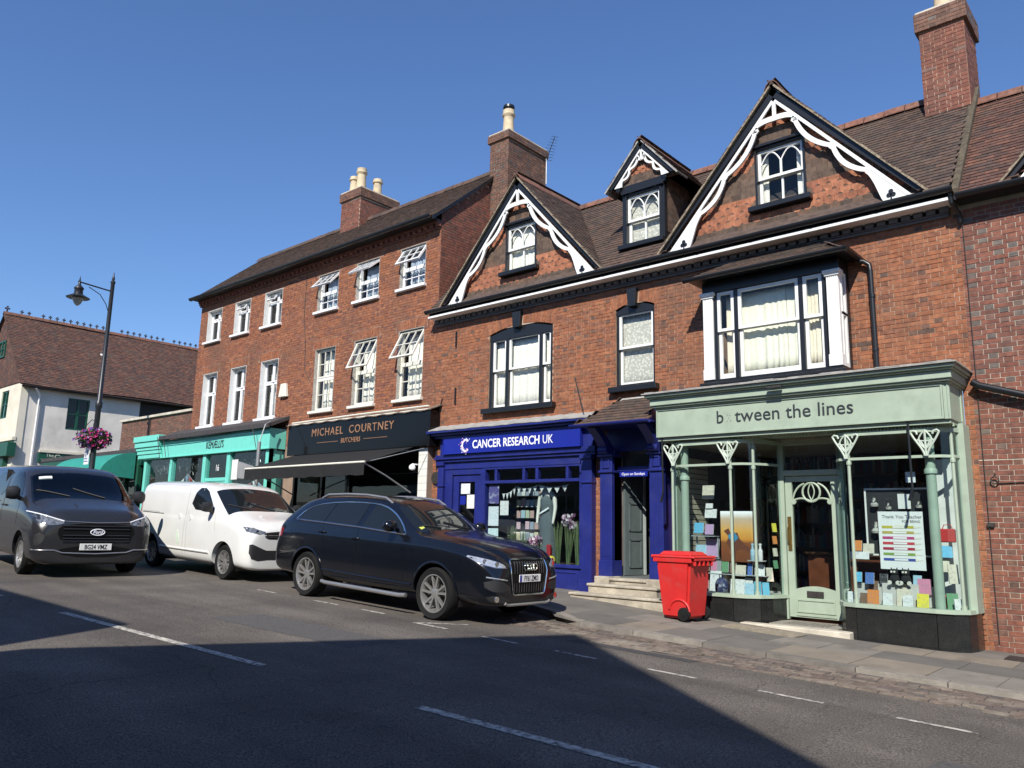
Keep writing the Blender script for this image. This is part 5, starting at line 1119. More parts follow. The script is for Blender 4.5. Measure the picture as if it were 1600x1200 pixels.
# pair of black plush toys
PLUSH = mat('black_plush', (0.015, 0.015, 0.016), 0.95, bump=0.6, bscale=150)
for lab, x in (('left black plush cat toy under the tea towel', -3.23), ('right black plush cat toy under the tea towel', -3.09)):
    t = thing('plush_toy', lab, 'plush toy', (x, -0.42, 0.98), 'black plush toys in the bookshop window'); g = MB(); g.lathe([(0.02, 0), (0.06, 0.02), (0.065, 0.06), (0.045, 0.11), (0.03, 0.12)], (x, -0.42, 0.98), seg=12); g.build('body', PLUSH, t, smooth=60)
    g = MB(); g.lathe([(0.02, 0), (0.048, 0.02), (0.052, 0.045), (0.035, 0.075), (0.01, 0.085)], (x, -0.43, 1.085), seg=12)
    for sg in (-1, 1): g.prism([(x+sg*0.015, -0.43, 1.15), (x+sg*0.045, -0.43, 1.14), (x+sg*0.038, -0.43, 1.19)], (0, 0.015, 0))
    g.build('head', PLUSH, t, smooth=50)
    g = MB(); 
    for sg in (-1, 1): g.lathe([(0.014, 0), (0.014, 0.006)], (x+sg*0.018, -0.485, 1.135), 'Y', 10); g.lathe([(0.028, 0), (0.028, 0.012)], (x+sg*0.05, -0.48, 0.995), 'Y', 8)
    g.build('eyes', cmat('toy_cream', (0.62, 0.58, 0.50)), t)
g = MB(); g.box(-3.75, -0.36, 0.70, -2.80, -0.30, 0.96); g.box(-3.40, -0.40, 0.69, -2.95, -0.30, 0.98); tag(g.build('display_plinth', MATS['deck_white']), 'white display plinth under the tea towel', 'plinth')
# left window goods
lab_l = [('teal booklet at the front right of the left window', -5.00, 0.70, 0.10, 0.19, -0.42, 'teal', 40), ('second teal booklet by the left window corner', -5.10, 0.70, 0.10, 0.20, -0.48, 'teal', 30), ('white bag card with a blue diamond in the left window', -5.40, 0.70, 0.22, 0.22, -0.54, 'white', 0), ('light blue card beside the diamond card', -5.22, 0.70, 0.13, 0.17, -0.52, 'light blue', 10),
         ('green book on the middle shelf of the left window', -5.66, 1.00, 0.11, 0.16, -0.40, 'green', 0), ('brown book on the middle shelf of the left window', -5.53, 1.00, 0.10, 0.15, -0.40, 'brown', 0), ('cream patterned card on the middle shelf of the left window', -5.40, 0.96, 0.16, 0.16, -0.42, 'cream', 0), ('dark blue book on the middle shelf of the left window', -5.26, 0.98, 0.07, 0.17, -0.40, 'blue', 0), ('framed print at the right of the middle shelf', -5.12, 0.98, 0.14, 0.16, -0.36, 'white', 15),
         ('lilac gift box standing left of the sunset poster', -5.92, 1.22, 0.22, 0.28, -0.30, 'lilac', 0), ('small lilac box above the big one', -5.97, 1.56, 0.14, 0.16, -0.28, 'lilac', 0), ('bright blue gift bag near the left column', -6.14, 1.58, 0.16, 0.16, -0.30, 'sky blue', 0), ('light blue pouch under the bright blue bag', -6.10, 1.24, 0.18, 0.16, -0.32, 'light blue', 0),
         ('cream floral card box high on the slatted wall', -6.06, 2.12, 0.20, 0.22, -0.12, 'cream', 0), ('white card box below the floral box', -6.02, 1.82, 0.20, 0.14, -0.12, 'white', 0), ('small white box on the slatted wall', -6.04, 1.97, 0.12, 0.08, -0.12, 'white', 0), ('white patterned bag behind the red bin', -5.80, 0.70, 0.18, 0.32, -0.46, 'white', 0), ('yellow card on the dark spinner by the lobby', -4.99, 1.62, 0.07, 0.13, -0.05, 'yellow', 60), ('orange card on the dark spinner by the lobby', -4.99, 1.44, 0.07, 0.12, -0.05, 'orange', 60), ('cream card lower on the dark spinner by the lobby', -4.99, 1.26, 0.07, 0.12, -0.05, 'cream', 60), ('pale green card lowest on the dark spinner', -4.99, 1.08, 0.07, 0.12, -0.05, 'green', 60)]
lab_l += [('red spined book leaning at the front of the left window behind the bin', -5.95, 0.70, 0.12, 0.18, -0.50, 'red', 0), ('orange card at the foot of the left column', -6.10, 0.70, 0.12, 0.15, -0.46, 'orange', 0), ('pink card above the white patterned bag', -5.84, 1.02, 0.10, 0.14, -0.40, 'pink', 0), ('grey book beside the green book on the middle shelf', -5.77, 1.00, 0.08, 0.17, -0.40, 'grey', 0), ('black book under the sunset poster', -5.55, 0.70, 0.12, 0.20, -0.40, 'black', 0), ('white book right of the black one under the sunset poster', -5.30, 0.70, 0.12, 0.24, -0.38, 'white', 0), ('red card at the right end of the left window floor', -5.14, 0.70, 0.10, 0.26, -0.34, 'red', 35), ('cream book behind the two teal booklets', -4.98, 0.90, 0.10, 0.20, -0.30, 'cream', 50),
          ('black card left of the plush toys', -3.38, 0.96, 0.10, 0.14, -0.40, 'black', 0), ('brown card behind the orange book in the right window', -3.52, 0.88, 0.12, 0.12, -0.38, 'brown', 0), ('pale blue card right of the plush toys', -2.97, 0.97, 0.10, 0.13, -0.38, 'light blue', 0), ('cream card under the bright blue booklet in the curved corner', -2.62, 1.16, 0.11, 0.14, -0.42, 'cream', 20), ('red booklet on the glass shelf in the curved corner', -2.66, 0.72, 0.09, 0.16, -0.34, 'red', 10)]
for (lb, x, z, w, h, y, c, rz) in lab_l: B(lb, x, z, w, h, y, c, rz=rz, cat='card' if 'card' in lb else ('box' if 'box' in lb else ('bag' if ('bag' in lb or 'pouch' in lb) else 'book')))
g = MB(); 
for z in (0.98, 1.20, 1.54): g.box(-6.2, -0.42, z-0.012, -5.0 if z < 1 else -5.8, -0.26, z)
for x in (-6.18, -5.05): g.box(x, -0.30, 0.69, x+0.012, -0.27, 0.98)
for x in (-6.18, -5.82): g.box(x, -0.30, 0.98, x+0.012, -0.27, 1.54)
tag(g.build('glass_shelf_unit', mat('perspex', (0.35, 0.38, 0.38), 0.1)), 'clear shelf unit in the left bookshop window', 'shelf')
bl_ = thing('backpack', 'dark blue and white bag on the floor of the left window', 'bag', (-5.66, -0.50, 0.70)); g = MB(); g.lathe([(0.07, 0), (0.10, 0.03), (0.10, 0.13), (0.07, 0.20), (0.02, 0.23)], (-5.66, -0.50, 0.70), seg=14); g.build('bag_body', print_mat('bag_print', GOODC['navy'], (0.6, 0.62, 0.66), 14, 0.9), bl_, smooth=50); g = MB(); g.tube([(-5.70, -0.5, 0.91), (-5.69, -0.5, 0.97), (-5.63, -0.5, 0.97), (-5.62, -0.5, 0.91)], 0.007, 6); g.build('handle', PLASTIC, bl_)
for lab, x, c in (('pale blue drinks bottle right of the sunset poster', -5.20, 'light blue'), ('white drinks bottle right of the pale blue bottle', -5.08, 'white')):
    g = MB(); g.lathe([(0.03, 0), (0.034, 0.01), (0.034, 0.14), (0.016, 0.18), (0.016, 0.21), (0.022, 0.215), (0.022, 0.24), (0.01, 0.245)], (x, -0.40, 1.20), seg=12); tag(g.build('bottle', print_mat('bottle_'+c.replace(' ', '_'), GOODC[c], (0.1, 0.1, 0.1), 20, 0.5), smooth=40), lab, 'bottle')
g = MB(); g.box(-5.26, -0.46, 1.185, -5.02, -0.34, 1.20); tag(g.build('shelf_board', MATS['perspex']), 'small clear shelf carrying two drinks bottles', 'shelf')
# shelves of books inside, seen through the glass
bk = thing('bookcase', 'dark bookcase along the back of the bookshop', 'bookcase', (-4.5, 2.4, 0.35)); g = MB()
for k in range(6): g.box(-6.5, 2.30, 0.5+k*0.42, -2.4, 2.58, 0.53+k*0.42)
g.build('shelves', cmat('dark_wood', (0.06, 0.035, 0.02)), bk); rr = random.Random(4); keys = list(GOODC)
for k in range(6):
    x = -6.45; g = MB()
    while x < -2.5: w = rr.uniform(0.02, 0.06); g.box(x, 2.36, 0.53+k*0.42, x+w-0.003, 2.5, 0.53+k*0.42+rr.uniform(0.2, 0.33), rr.randrange(6)); x += w
    o = g.build('book_rows', [cmat('spine_%s' % c.replace(' ', '_'), tuple(v*0.3 for v in GOODC[c])) for c in ('red', 'cream', 'blue', 'brown', 'teal', 'white')], bk); o['kind'] = 'stuff'
cnt = thing('shop_counter', 'reddish wooden counter inside the bookshop door', 'counter', (-4.35, 1.0, 0.35)); g = MB(); g.box(-4.9, 0.95, 0.35, -3.7, 1.5, 1.28); g.build('cabinet', mat('red_wood', (0.12, 0.035, 0.015), 0.4, var=0.3, scale=5), cnt, bevel=0.01); g = MB(); g.box(-4.95, 0.90, 1.28, -3.65, 1.55, 1.32); g.build('counter_top', mat('dark_top', (0.07, 0.03, 0.015), 0.3), cnt)
# ================================================================ three-storey brick building
bx0_, bx1_ = -23.75, -12.67
b3 = thing('brick_terrace', 'three storey red brick building with tilting white windows above turquoise and black shopfronts', 'building', (-18.2, 0, 0.9))
TX = [(-23.29, -22.42), (-21.65, -20.77), (-20.00, -19.09), (-17.38, -16.48), (-15.73, -14.83), (-14.05, -13.15)]
ops3 = [(a, b, 7.12, 8.14) for a, b in TX]+[(a+0.06, b+0.04, 4.45, 6.10) for a, b in TX]+[(-23.7, -18.4, -2, 3.95), (-17.85, -12.92, -2, 3.9)]
F3 = wall_frame((bx0_, 0, 0), (1, 0, 0), (0, -1, 0)); opl3 = [(a-bx0_, b-bx0_, c, d) for a, b, c, d in ops3]
g = MB(); slab_wall(g, F3, bx1_-bx0_, 0.3, 8.5, opl3, 0.26)
YR3, ZR3, YE3, ZE3 = 1.95, 10.48, -0.33, 8.56
g.poly([(bx1_, 0, 0.3), (bx1_, 5, 0.3), (bx1_, 5, 8.0), (bx1_, YR3, ZR3-0.1), (bx1_, 0, 8.7)]); g.poly([(bx0_, 0, 0.3), (bx0_, 5, 0.3), (bx0_, 5, 8.0), (bx0_, YR3, ZR3-0.1), (bx0_, 0, 8.7)])
w3 = g.build('wall', MORTAR, b3)
il = []
blk = opl3[:]
for (a, b, c, d) in opl3[:12]:
    blk.append((a-0.12, b+0.12, d-0.01, d+0.25))
    n = int((b-a+0.2)/0.076); xm = (a+b)/2; hw = (b-a)/2
    for k in range(n+1):                       # rubbed brick flat arches
        t = -1+2*k/n; M = Matrix.Translation((bx0_+xm+t*(hw+0.04), -0.007, d+0.004)) @ Matrix.Rotation(t*0.30, 4, 'Y') @ Matrix.Diagonal((0.065, 1, 0.235, 1)); il.append((M, 'b_vous', True))
il += bricks(F3, bx1_-bx0_, 3.6, 8.34, blk, 'b_org', 'b_red', greys=0.35, seed=21)
FS = wall_frame((bx1_, 0, 0), (0, 1, 0), (1, 0, 0))
il += bricks(FS, 4.2, 6.2, 10.5, [], 'b_red', 'b_brn', greys=0.4, seed=22, top=lambda x: 8.72+x*0.80 if x < YR3 else ZR3-0.2-(x-YR3)*0.84)
pieces(il, 'brick', w3, limit=300, rest_name='bricks')
# dentil cornice and gutter
g = MB(); g.box(bx0_-0.03, -0.06, 8.34, bx1_, -0.002, 8.38); g.box(bx0_-0.03, -0.13, 8.46, bx1_, -0.002, 8.52); g.box(bx0_-0.03, -0.05, 8.38, bx1_, -0.002, 8.46); ev3 = g.build('cornice', BRICKR, b3)
it = []; x = bx0_; box_template('dentil3', BRICKR, 0, 0, 0, 1, 0.08, 1, True)
while x < bx1_: it.append((Matrix.Translation((x, -0.115, 8.385)) @ Matrix.Diagonal((0.105, 1, 0.07, 1)), 'dentil3', True)); x += 0.20
pieces(it, 'dentil', ev3, limit=80)
gutter((bx0_-0.10, -0.36, 8.57), (bx1_+0.02, -0.36, 8.57), 0.07, ev3); g = MB(); g.box(bx0_-0.05, -0.30, 8.52, bx1_, -0.002, 8.545); g.build('soffit', BLACKP, ev3)
# roof
v3 = V((0, YR3-YE3, ZR3-ZE3)); l3 = v3.length
g = MB(); g.poly([(bx0_-0.1, YE3, ZE3-0.05), (bx1_+0.08, YE3, ZE3-0.05), (bx1_+0.08, YR3, ZR3-0.05), (bx0_-0.1, YR3, ZR3-0.05)]); g.poly([(bx0_-0.1, YR3, ZR3-0.05), (bx1_+0.08, YR3, ZR3-0.05), (bx1_+0.08, 5, 8.0), (bx0_-0.1, 5, 8.0)])
r3 = g.build('roof', TILE, b3)
tl = tile_slope((bx0_-0.12, YE3, ZE3), (1, 0, 0), v3, bx1_-bx0_+0.22, l3, 't_brn', seed=31); tl += ridge_tiles((bx0_-0.1, YR3, ZR3+0.04), (bx1_+0.08, YR3, ZR3+0.04), key='t_ridgeb')
pieces(tl, 'roof_tile', r3, limit=300, rest_name='roof_tiles')
g = MB(); g.prism([(bx1_+0.03, YE3, ZE3-0.10), (bx1_+0.03, YR3, ZR3-0.10), (bx1_+0.03, YR3, ZR3+0.0), (bx1_+0.03, YE3, ZE3+0.0)], (0.06, 0, 0)); g.build('verge_board', BLACKP, r3)
chimney(b3, -18.75, -17.85, 1.55, 2.95, 10.0, 11.36, 'b_red', 'b_brn', pots=((-18.52, 1.80, 0.55, 0.14, False), (-18.18, 1.80, 0.72, 0.15, False), (-18.10, 2.35, 0.55, 0.14, False)), greys=0.3, cap=4, limit=150)
# windows
UPVC = mat('white_upvc', (0.80, 0.80, 0.80), 0.35, var=0.03); REV = mat('white_reveal', (0.72, 0.72, 0.70), 0.8, var=0.06, bump=0.2, bscale=40)
def reveal(x0, x1, z0, z1, parent, m, d=0.13):
    g = MB(); g.box(x0+0.001, -0.004, z0, x0+0.012, d, z1); g.box(x1-0.012, -0.004, z0, x1-0.001, d, z1); g.box(x0+0.012, -0.004, z1-0.012, x1-0.012, d, z1-0.001); g.build('reveal', m, parent)
def sill3(x0, x1, z, parent, m):
    g = MB(); g.box(x0-0.06, -0.10, z-0.075, x1+0.06, 0.16, z); g.build('sill', m, parent, bevel=0.01)
def vent(parent, x0, x1, z0, z1, y, ang, bars, m, w=0.04):
    M = Matrix.Translation((0, y, z1)) @ Matrix.Rotation(rad(-ang), 4, 'X') @ Matrix.Translation((0, 0, -z1)); g = MB()
    def bx_(a, b, c, d, e, f): g.box(a, b, c, d, e, f, 0, M)
    bx_(x0, -0.02, z0, x0+w, 0.02, z1); bx_(x1-w, -0.02, z0, x1, 0.02, z1); bx_(x0+w, -0.02, z0, x1-w, 0.02, z0+w); bx_(x0+w, -0.02, z1-w, x1-w, 0.02, z1)
    for k in range(bars[0]): xx = x0+w+(x1-x0-2*w)*(k+1)/(bars[0]+1); bx_(xx-0.009, -0.014, z0+w, xx+0.009, 0.014, z1-w)
    for k in range(bars[1]): zz = z0+w+(z1-z0-2*w)*(k+1)/(bars[1]+1); bx_(x0+w, -0.014, zz-0.009, x1-w, 0.014, zz+0.009)
    g.build('opening_sash', m, parent); g = MB(); g.box(x0+w, -0.004, z0+w, x1-w, 0.004, z1-w, 0, M); g.build('pane', GLASS, parent)
def modern(x0, x1, z0, z1, hop=0.30):
    g = MB(); frame_rect(g, x0, x1, z0, z1, 0.055, 0.16, 0.06); xm = (x0+x1)/2; zt = z1-(z1-z0)*hop
    g.box(x0+0.055, 0.16, zt-0.025, x1-0.055, 0.22, zt+0.025); g.box(xm-0.028, 0.16, z0+0.055, xm+0.028, 0.22, z1-0.055)
    for a, b in ((x0+0.05, xm-0.02), (xm+0.02, x1-0.05)):
        frame_rect(g, a, b, z0+0.05, zt-0.02, 0.032, 0.145, 0.03)
        frame_rect(g, a, b, zt+0.02, z1-0.05, 0.03, 0.145, 0.03)
    w = g.build('window', UPVC, b3); pane(x0+0.05, x1-0.05, z0+0.05, z1-0.05, 0.185, w, GLASS); reveal(x0, x1, z0, z1, w, REV, 0.16); sill3(x0, x1, z0, w, UPVC); return w
for i in range(3):
    a, b = TX[i]; w = modern(a, b, 7.12, 8.14)
    if i: vent(w, a+0.07, (a+b)/2-0.01 if i == 2 else b-0.40, 7.86, 8.08, 0.14, 35, (0, 0), UPVC, 0.03)
    w = modern(a+0.06, b+0.04, 4.45, 6.10, 0.38)
SASHC = mat('old_cream_sash', (0.70, 0.68, 0.60), 0.5, var=0.08); REVG = mat('grey_render_reveal', (0.40, 0.38, 0.34), 0.9, var=0.2, scale=12)
for i in range(3, 6):
    for fl, (z0, z1) in enumerate(((7.12, 8.14), (4.45, 6.10))):
        a, b = TX[i] if not fl else (TX[i][0]+0.06, TX[i][1]+0.04)
        m = UPVC if not fl else SASHC; zm = z0+(z1-z0)*(0.50 if not fl else 0.52)
        g = MB(); frame_rect(g, a, b, z0, z1, 0.045, 0.09, 0.08); g.box(a+0.045, 0.09, zm-0.03, b-0.045, 0.16, zm+0.03); w = g.build('window', m, b3)
        reveal(a, b, z0, z1, w, REVG); sill3(a, b, z0, w, m)
        vent(w, a+0.045, b-0.045, z0+0.045, zm-0.025, 0.10, 0, (2, 1), m)
        ang = (42, 50, 33)[i-3] if not fl else (0, 24, 28)[i-3]
        vent(w, a+0.035, b-0.035, zm-(0.02 if ang else -0.025), z1-0.04, 0.07 if ang else 0.10, ang, (2, 1), m)
        nm = ('left', 'middle', 'right')[i-3]
        curtain('pale curtain in the %s sash window on the %s floor over the butcher' % (nm, 'first' if fl else 'top'), a+0.06, b-0.06, z0+0.06, z1-0.06, 0.28, NET if fl else mat('blue_net', (0.30, 0.36, 0.45), 0.9), 7)
for i in range(3):
    a, b = TX[i]; nm = ('far left', 'second', 'third')[i]
    curtain('grey white blind in the %s top floor window of the brick terrace' % nm, a+0.06, b-0.06, 7.16, 8.10, 0.33, mat('grey_blind', (0.34, 0.34, 0.34), 0.9), 6)
    curtain('white net in the %s first floor window above the turquoise shop' % nm, a+0.1, b-0.02, 4.5, 6.05, 0.33, mat('pale_net', (0.55, 0.55, 0.53), 0.9), 7)
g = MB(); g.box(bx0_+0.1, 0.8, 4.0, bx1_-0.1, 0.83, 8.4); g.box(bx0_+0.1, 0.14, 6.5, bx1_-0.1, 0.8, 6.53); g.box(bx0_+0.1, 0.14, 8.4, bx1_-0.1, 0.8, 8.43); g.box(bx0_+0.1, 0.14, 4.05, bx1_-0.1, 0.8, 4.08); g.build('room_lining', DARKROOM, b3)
# alarm box, cable
g = MB(); g.prism([(-18.80, -0.10, 4.95), (-18.42, -0.10, 4.95), (-18.50, -0.10, 5.32), (-18.72, -0.10, 5.32)], (0, 0.095, 0)); al = g.build('alarm_box', CREAMP, b3, bevel=0.015)
g = MB(); g.tube([(-17.95, -0.015, 8.3), (-17.94, -0.015, 7.0), (-17.80, -0.015, 6.4), (-17.75, -0.015, 5.6), (-17.45, -0.015, 5.25)], 0.010, 5); g.build('cable', MANH, b3)
# ---------------------------------------------------------------- turquoise shop
TURQ = mat('turquoise_paint', (0.16, 0.60, 0.49), 0.4, var=0.05); DKROOF = mat('dark_felt', (0.05, 0.045, 0.045), 0.8, var=0.2)
k0, k1 = -26.05, -18.40
g = MB(); g.prism([(k0+1.6, -0.62, 4.16), (k1+0.10, -0.62, 4.16), (k1+0.10, -0.005, 4.42), (k0+1.6, -0.005, 4.42)], (0, 0, -0.10)); g.box(k0+1.6, -0.66, 4.05, k1+0.12, -0.60, 4.17); kr = g.build('shop_canopy', DKROOF, b3)
g = MB(); g.box(k0, -0.50, 3.52, k1, -0.005, 4.06); g.box(k0-0.02, -0.53, 3.95, k1+0.02, -0.46, 4.0); g.box(k0-0.02, -0.53, 3.50, k1+0.02, -0.46, 3.54); kf = g.build('turquoise_shopfront', TURQ, b3, bevel=0.006)
g = MB(); 
for z0, z1, pj_ in ((3.50, 3.66, 0.03), (3.66, 3.78, 0.06), (3.78, 3.88, 0.09), (3.88, 4.05, 0.13), (4.05, 4.24, 0.17)): g.box(k0-pj_, -0.50-pj_, z0, k0+1.55+pj_*0.3, -0.3, z1-0.004)
g.build('console_block', TURQ, kf, bevel=0.01)
text('lettering', 'KEMÆLLI\'S', 0.30, TM(-21.22, -0.506, 3.66), CHAR, kf, squeeze=0.70, align='CENTER', depth=0.01)
g = MB()
for x0, x1 in ((-25.75, -25.6), (-24.0, -23.86), (-21.95, -21.78), (-20.60, -20.43), (-18.62, -18.47)): g.box(x0, -0.45, 0.6, x1, -0.30, 3.52)
g.box(-25.75, -0.44, 0.6, -21.9, -0.32, 1.50); g.box(-20.5, -0.44, 0.6, -18.47, -0.32, 1.50); g.box(-21.8, -0.42, 2.72, -20.55, -0.34, 2.82); g.box(-18.62, -0.45, 0.6, -18.47, 0, 3.52); g.build('window_frame', TURQ, kf, bevel=0.006)
g = MB(); frame_rect(g, -21.78, -20.60, 0.85, 2.72, 0.14, -0.40, 0.05, wb=0.6); g.box(-21.25, -0.40, 1.45, -21.13, -0.35, 2.60); g.build('door', TURQ, kf)
for a, b, c, d in ((-25.6, -24.0, 1.5, 3.5), (-23.86, -21.95, 1.5, 3.5), (-20.43, -18.62, 1.5, 3.5), (-21.78, -20.6, 2.82, 3.5), (-21.66, -20.72, 1.45, 2.6)): pane(a, b, c, d, -0.37, kf)
g = MB(); g.box(-18.50, -0.30, 1.5, -18.494, 0, 3.5); g.build('pane', SHOPGLASS, kf)
text('lettering', '16', 0.26, TM(-21.20, -0.38, 3.02), MATS['sign_white'], kf, squeeze=0.8, align='CENTER', depth=0.004)
g = MB(); g.box(-26.0, 1.8, 0.5, -18.45, 1.84, 3.9); g.box(-26.0, -0.2, 3.48, -18.45, 1.8, 3.52); g.box(-26.02, -0.3, 0.5, -25.98, 1.8, 3.5); g.box(-18.46, 0.0, 0.5, -18.42, 1.8, 3.5); g.box(-26.0, -0.28, 0.7, -18.45, 1.8, 0.9, 1); g.build('shop_interior', [mat('salon_wall', (0.07, 0.06, 0.055), 0.9), SHOPF], kf)
bunting('bunting', 'red and white pennant bunting behind the turquoise shop glass, middle pane', [(-23.8, -0.28, 2.7), (-23.1, -0.28, 3.0), (-22.5, -0.28, 2.72), (-21.98, -0.28, 2.75)], 8, [PENR, MATS['towel_white'], PENB], 0.20)
bunting('bunting', 'red and white pennant bunting behind the turquoise shop glass, right pane', [(-20.40, -0.28, 2.75), (-19.9, -0.28, 2.60), (-19.3, -0.28, 2.75), (-18.7, -0.28, 2.5)], 7, [PENR, MATS['towel_white'], PENB], 0.20)
bunting('bunting', 'red white and blue pennants behind the turquoise shop glass, leftmost pane', [(-25.5, -0.28, 2.75), (-25.0, -0.28, 2.55), (-24.5, -0.28, 2.6), (-24.05, -0.28, 2.75)], 6, [PENB, MATS['towel_white'], PENR], 0.20)
sheet('poster', 'tall yellow and white poster right of the turquoise door', 'poster', -20.40, -20.08, 2.75, 3.30, -0.385, POSTER[3]); sheet('poster', 'green landscape poster lower right of the turquoise door', 'poster', -20.40, -20.08, 2.1, 2.62, -0.385, print_mat('poster_green', (0.55, 0.6, 0.5), (0.12, 0.25, 0.08), 6, 0.9))
SILVER = mat('tinsel', (0.35, 0.35, 0.33), 0.4, metal=0.6)
for lab, x0, x1 in (('silver branch garland at the top of the left turquoise shop pane', -25.5, -24.1), ('silver branch garland at the top of the middle turquoise shop pane', -23.8, -22.0), ('silver branch garland at the top of the right turquoise shop pane', -20.35, -18.7)):
    g = MB(); rr = random.Random(int(-x0*10))
    for k in range(70):
        p = V((rr.uniform(x0, x1), -0.25+rr.uniform(-.05, .05), rr.uniform(3.05, 3.45))); d = V((rr.uniform(-.15, .15), rr.uniform(-.04, .04), rr.uniform(-.15, .12))); g.tube([p, p+d*0.5+V((0, 0, .02)), p+d], 0.006, 3)
    tag(g.build('garland', SILVER), lab, 'garland', 'garlands in the turquoise shop')
g = MB()
for a, b in (((-24.4, -0.70, 4.06), (-18.4, -0.60, 4.12)),): g.tube([V(a).lerp(V(b), t/8)-V((0, 0, 0.06*math.sin(math.pi*t/8))) for t in range(9)], 0.012, 5)
for x in (-24.5, -24.1, -19.0): g.tube([(x, -0.68, 4.15), (x+0.25, -0.66, 3.5)], 0.010, 5)
g.build('cable', MANH, b3)
# grey steel post with a small sign, outside the turquoise shop
ps_ = thing('sign_post', 'grey steel pole with a small white plate in front of the turquoise shop', 'sign post', (-18.05, -1.0, 0.72)); g = MB(); g.tube([(-18.05, -1.0, 0.72), (-18.05, -1.0, 3.62)], 0.045, 10); g.tube([(-18.05, -1.0, 3.6), (-18.15, -0.8, 4.1), (-18.2, -0.62, 4.2)], 0.014, 6); g.build('pole', mat('galvanised', (0.32, 0.33, 0.33), 0.5, metal=0.5), ps_); g = MB(); g.prism([(-18.98, -1.02, 2.72), (-18.10, -1.02, 2.66), (-18.10, -1.02, 2.98), (-18.98, -1.02, 3.16)], (0, 0.02, 0)); g.build('plate', mat('pale_plate', (0.26, 0.26, 0.255), 0.5), ps_)
# ---------------------------------------------------------------- butcher
SBLK = mat('gloss_black', (0.006, 0.006, 0.007), 0.10, var=0.05, spec=0.25); COPPER = mat('copper_letters', (0.42, 0.22, 0.12), 0.4, metal=0.3)
g = MB(); g.box(-17.86, -0.30, 3.30, -12.46, -0.005, 4.08); bf = g.build('butcher_shopfront', SBLK, b3, bevel=0.006)
g = MB(); n = 50; A = [(-17.9+5.5*k/n, -0.34, 4.085+0.012*math.sin(k*1.3)) for k in range(n+1)]; g.rib(A, [(a[0], -0.01, 4.20+0.03*math.sin(k*0.8)) for k, a in enumerate(A)], (0, 0, -0.02)); g.build('lead_apron', mat('old_timber', (0.16, 0.12, 0.09), 0.9, var=0.4, scale=9), bf)
g = MB(); g.tube([(-17.86, -0.31, 4.09), (-12.46, -0.31, 4.09)], 0.018, 6); g.tube([(-17.7, -0.3, 4.14), (-15.0, -0.28, 4.17), (-12.5, -0.32, 4.16)], 0.02, 6); g.build('conduit', CREAMP, bf)
text('lettering', 'MICHAEL  COURTNEY', 0.27, TM(-15.23, -0.305, 3.74), COPPER, bf, squeeze=1.02, spacing=1.18, align='CENTER', depth=0.01)
text('lettering', 'BUTCHERS', 0.165, TM(-15.21, -0.305, 3.52), COPPER, bf, squeeze=0.85, spacing=1.12, align='CENTER', depth=0.01)
g = MB(); g.box(-16.55, -0.308, 3.567, -15.70, -0.30, 3.577); g.box(-14.72, -0.308, 3.567, -13.87, -0.30, 3.577); g.build('rule', COPPER, bf)
AWN = mat('black_canvas', (0.008, 0.0078, 0.0075), 0.85, var=0.15, bump=0.1)
aw = thing('shop_awning', 'black canvas awning pulled out over the butcher window', 'awning', (-15.2, -1.0, 3.2))
g = MB(); n = 20; g.rib([(-17.55+4.6*k/n, -0.32, 3.28) for k in range(n+1)], [(-17.55+4.6*k/n, -1.62, 2.86-0.025*math.sin(math.pi*k/n)) for k in range(n+1)], (0, 0, 0.006)); g.build('canvas', AWN, aw)
g = MB(); g.rib([(-17.55+4.6*k/n, -1.63, 2.86-0.025*math.sin(math.pi*k/n)) for k in range(n+1)], [(-17.55+4.6*k/n, -1.64+0.01*math.sin(k*1.9), 2.60+0.012*math.sin(k*2.2)) for k in range(n+1)], (0, 0.005, 0)); g.build('valance', AWN, aw)
g = MB(); g.tube([(-17.55, -1.62, 2.87), (-12.95, -1.62, 2.87)], 0.022, 8); g.build('front_bar', CREAMP, aw)
for x in (-17.45, -13.0): g = MB(); g.tube([(x, -0.30, 2.3), (x, -1.0, 2.62), (x, -1.60, 2.85)], 0.016, 6); g.tube([(x+0.4, -0.32, 3.24), (x, -1.60, 2.86)], 0.010, 6); g.build('arm', MATS['galvanised'], aw)
g = MB(); g.box(-12.92, -0.16, 0.5, -12.64, -0.002, 3.30); pier = g.build('tiled_pier', MORTAR, bf)
it = []; template('tile_w', MB().box(0, 0, 0, 1, 0.02, 1), [mat('white_glazed_tile', (0.72, 0.71, 0.66), 0.2, var=0.04)])
for j in range(18):
    for k in range(2): it.append((Matrix.Translation((-12.918+k*0.14, -0.175, 0.52+j*0.153)) @ Matrix.Diagonal((0.135, 1, 0.148, 1)), 'tile_w', True))
g = MB()
for (M, _, _) in it: g.box(0, 0, 0, 1, 0.02, 1, 0, M)
o = g.build('glazed_tiles', TEMPL['tile_w'][3], bf)
g = MB(); g.box(-17.8, -0.10, 0.6, -12.95, 0.0, 1.35); 
for x in (-17.8, -16.6, -15.6, -15.5, -13.0): g.box(x, -0.10, 1.35, x+0.07, 0.0, 3.30)
g.box(-17.8, -0.10, 2.75, -12.95, 0.0, 2.82); g.build('window_frame', SBLK, bf)
pane(-16.55, -15.6, 0.8, 2.75, -0.05, bf); pane(-15.43, -13.0, 1.35, 2.75, -0.05, bf); pane(-17.73, -16.6, 1.35, 2.75, -0.05, bf); pane(-17.73, -13.0, 2.82, 3.3, -0.05, bf)
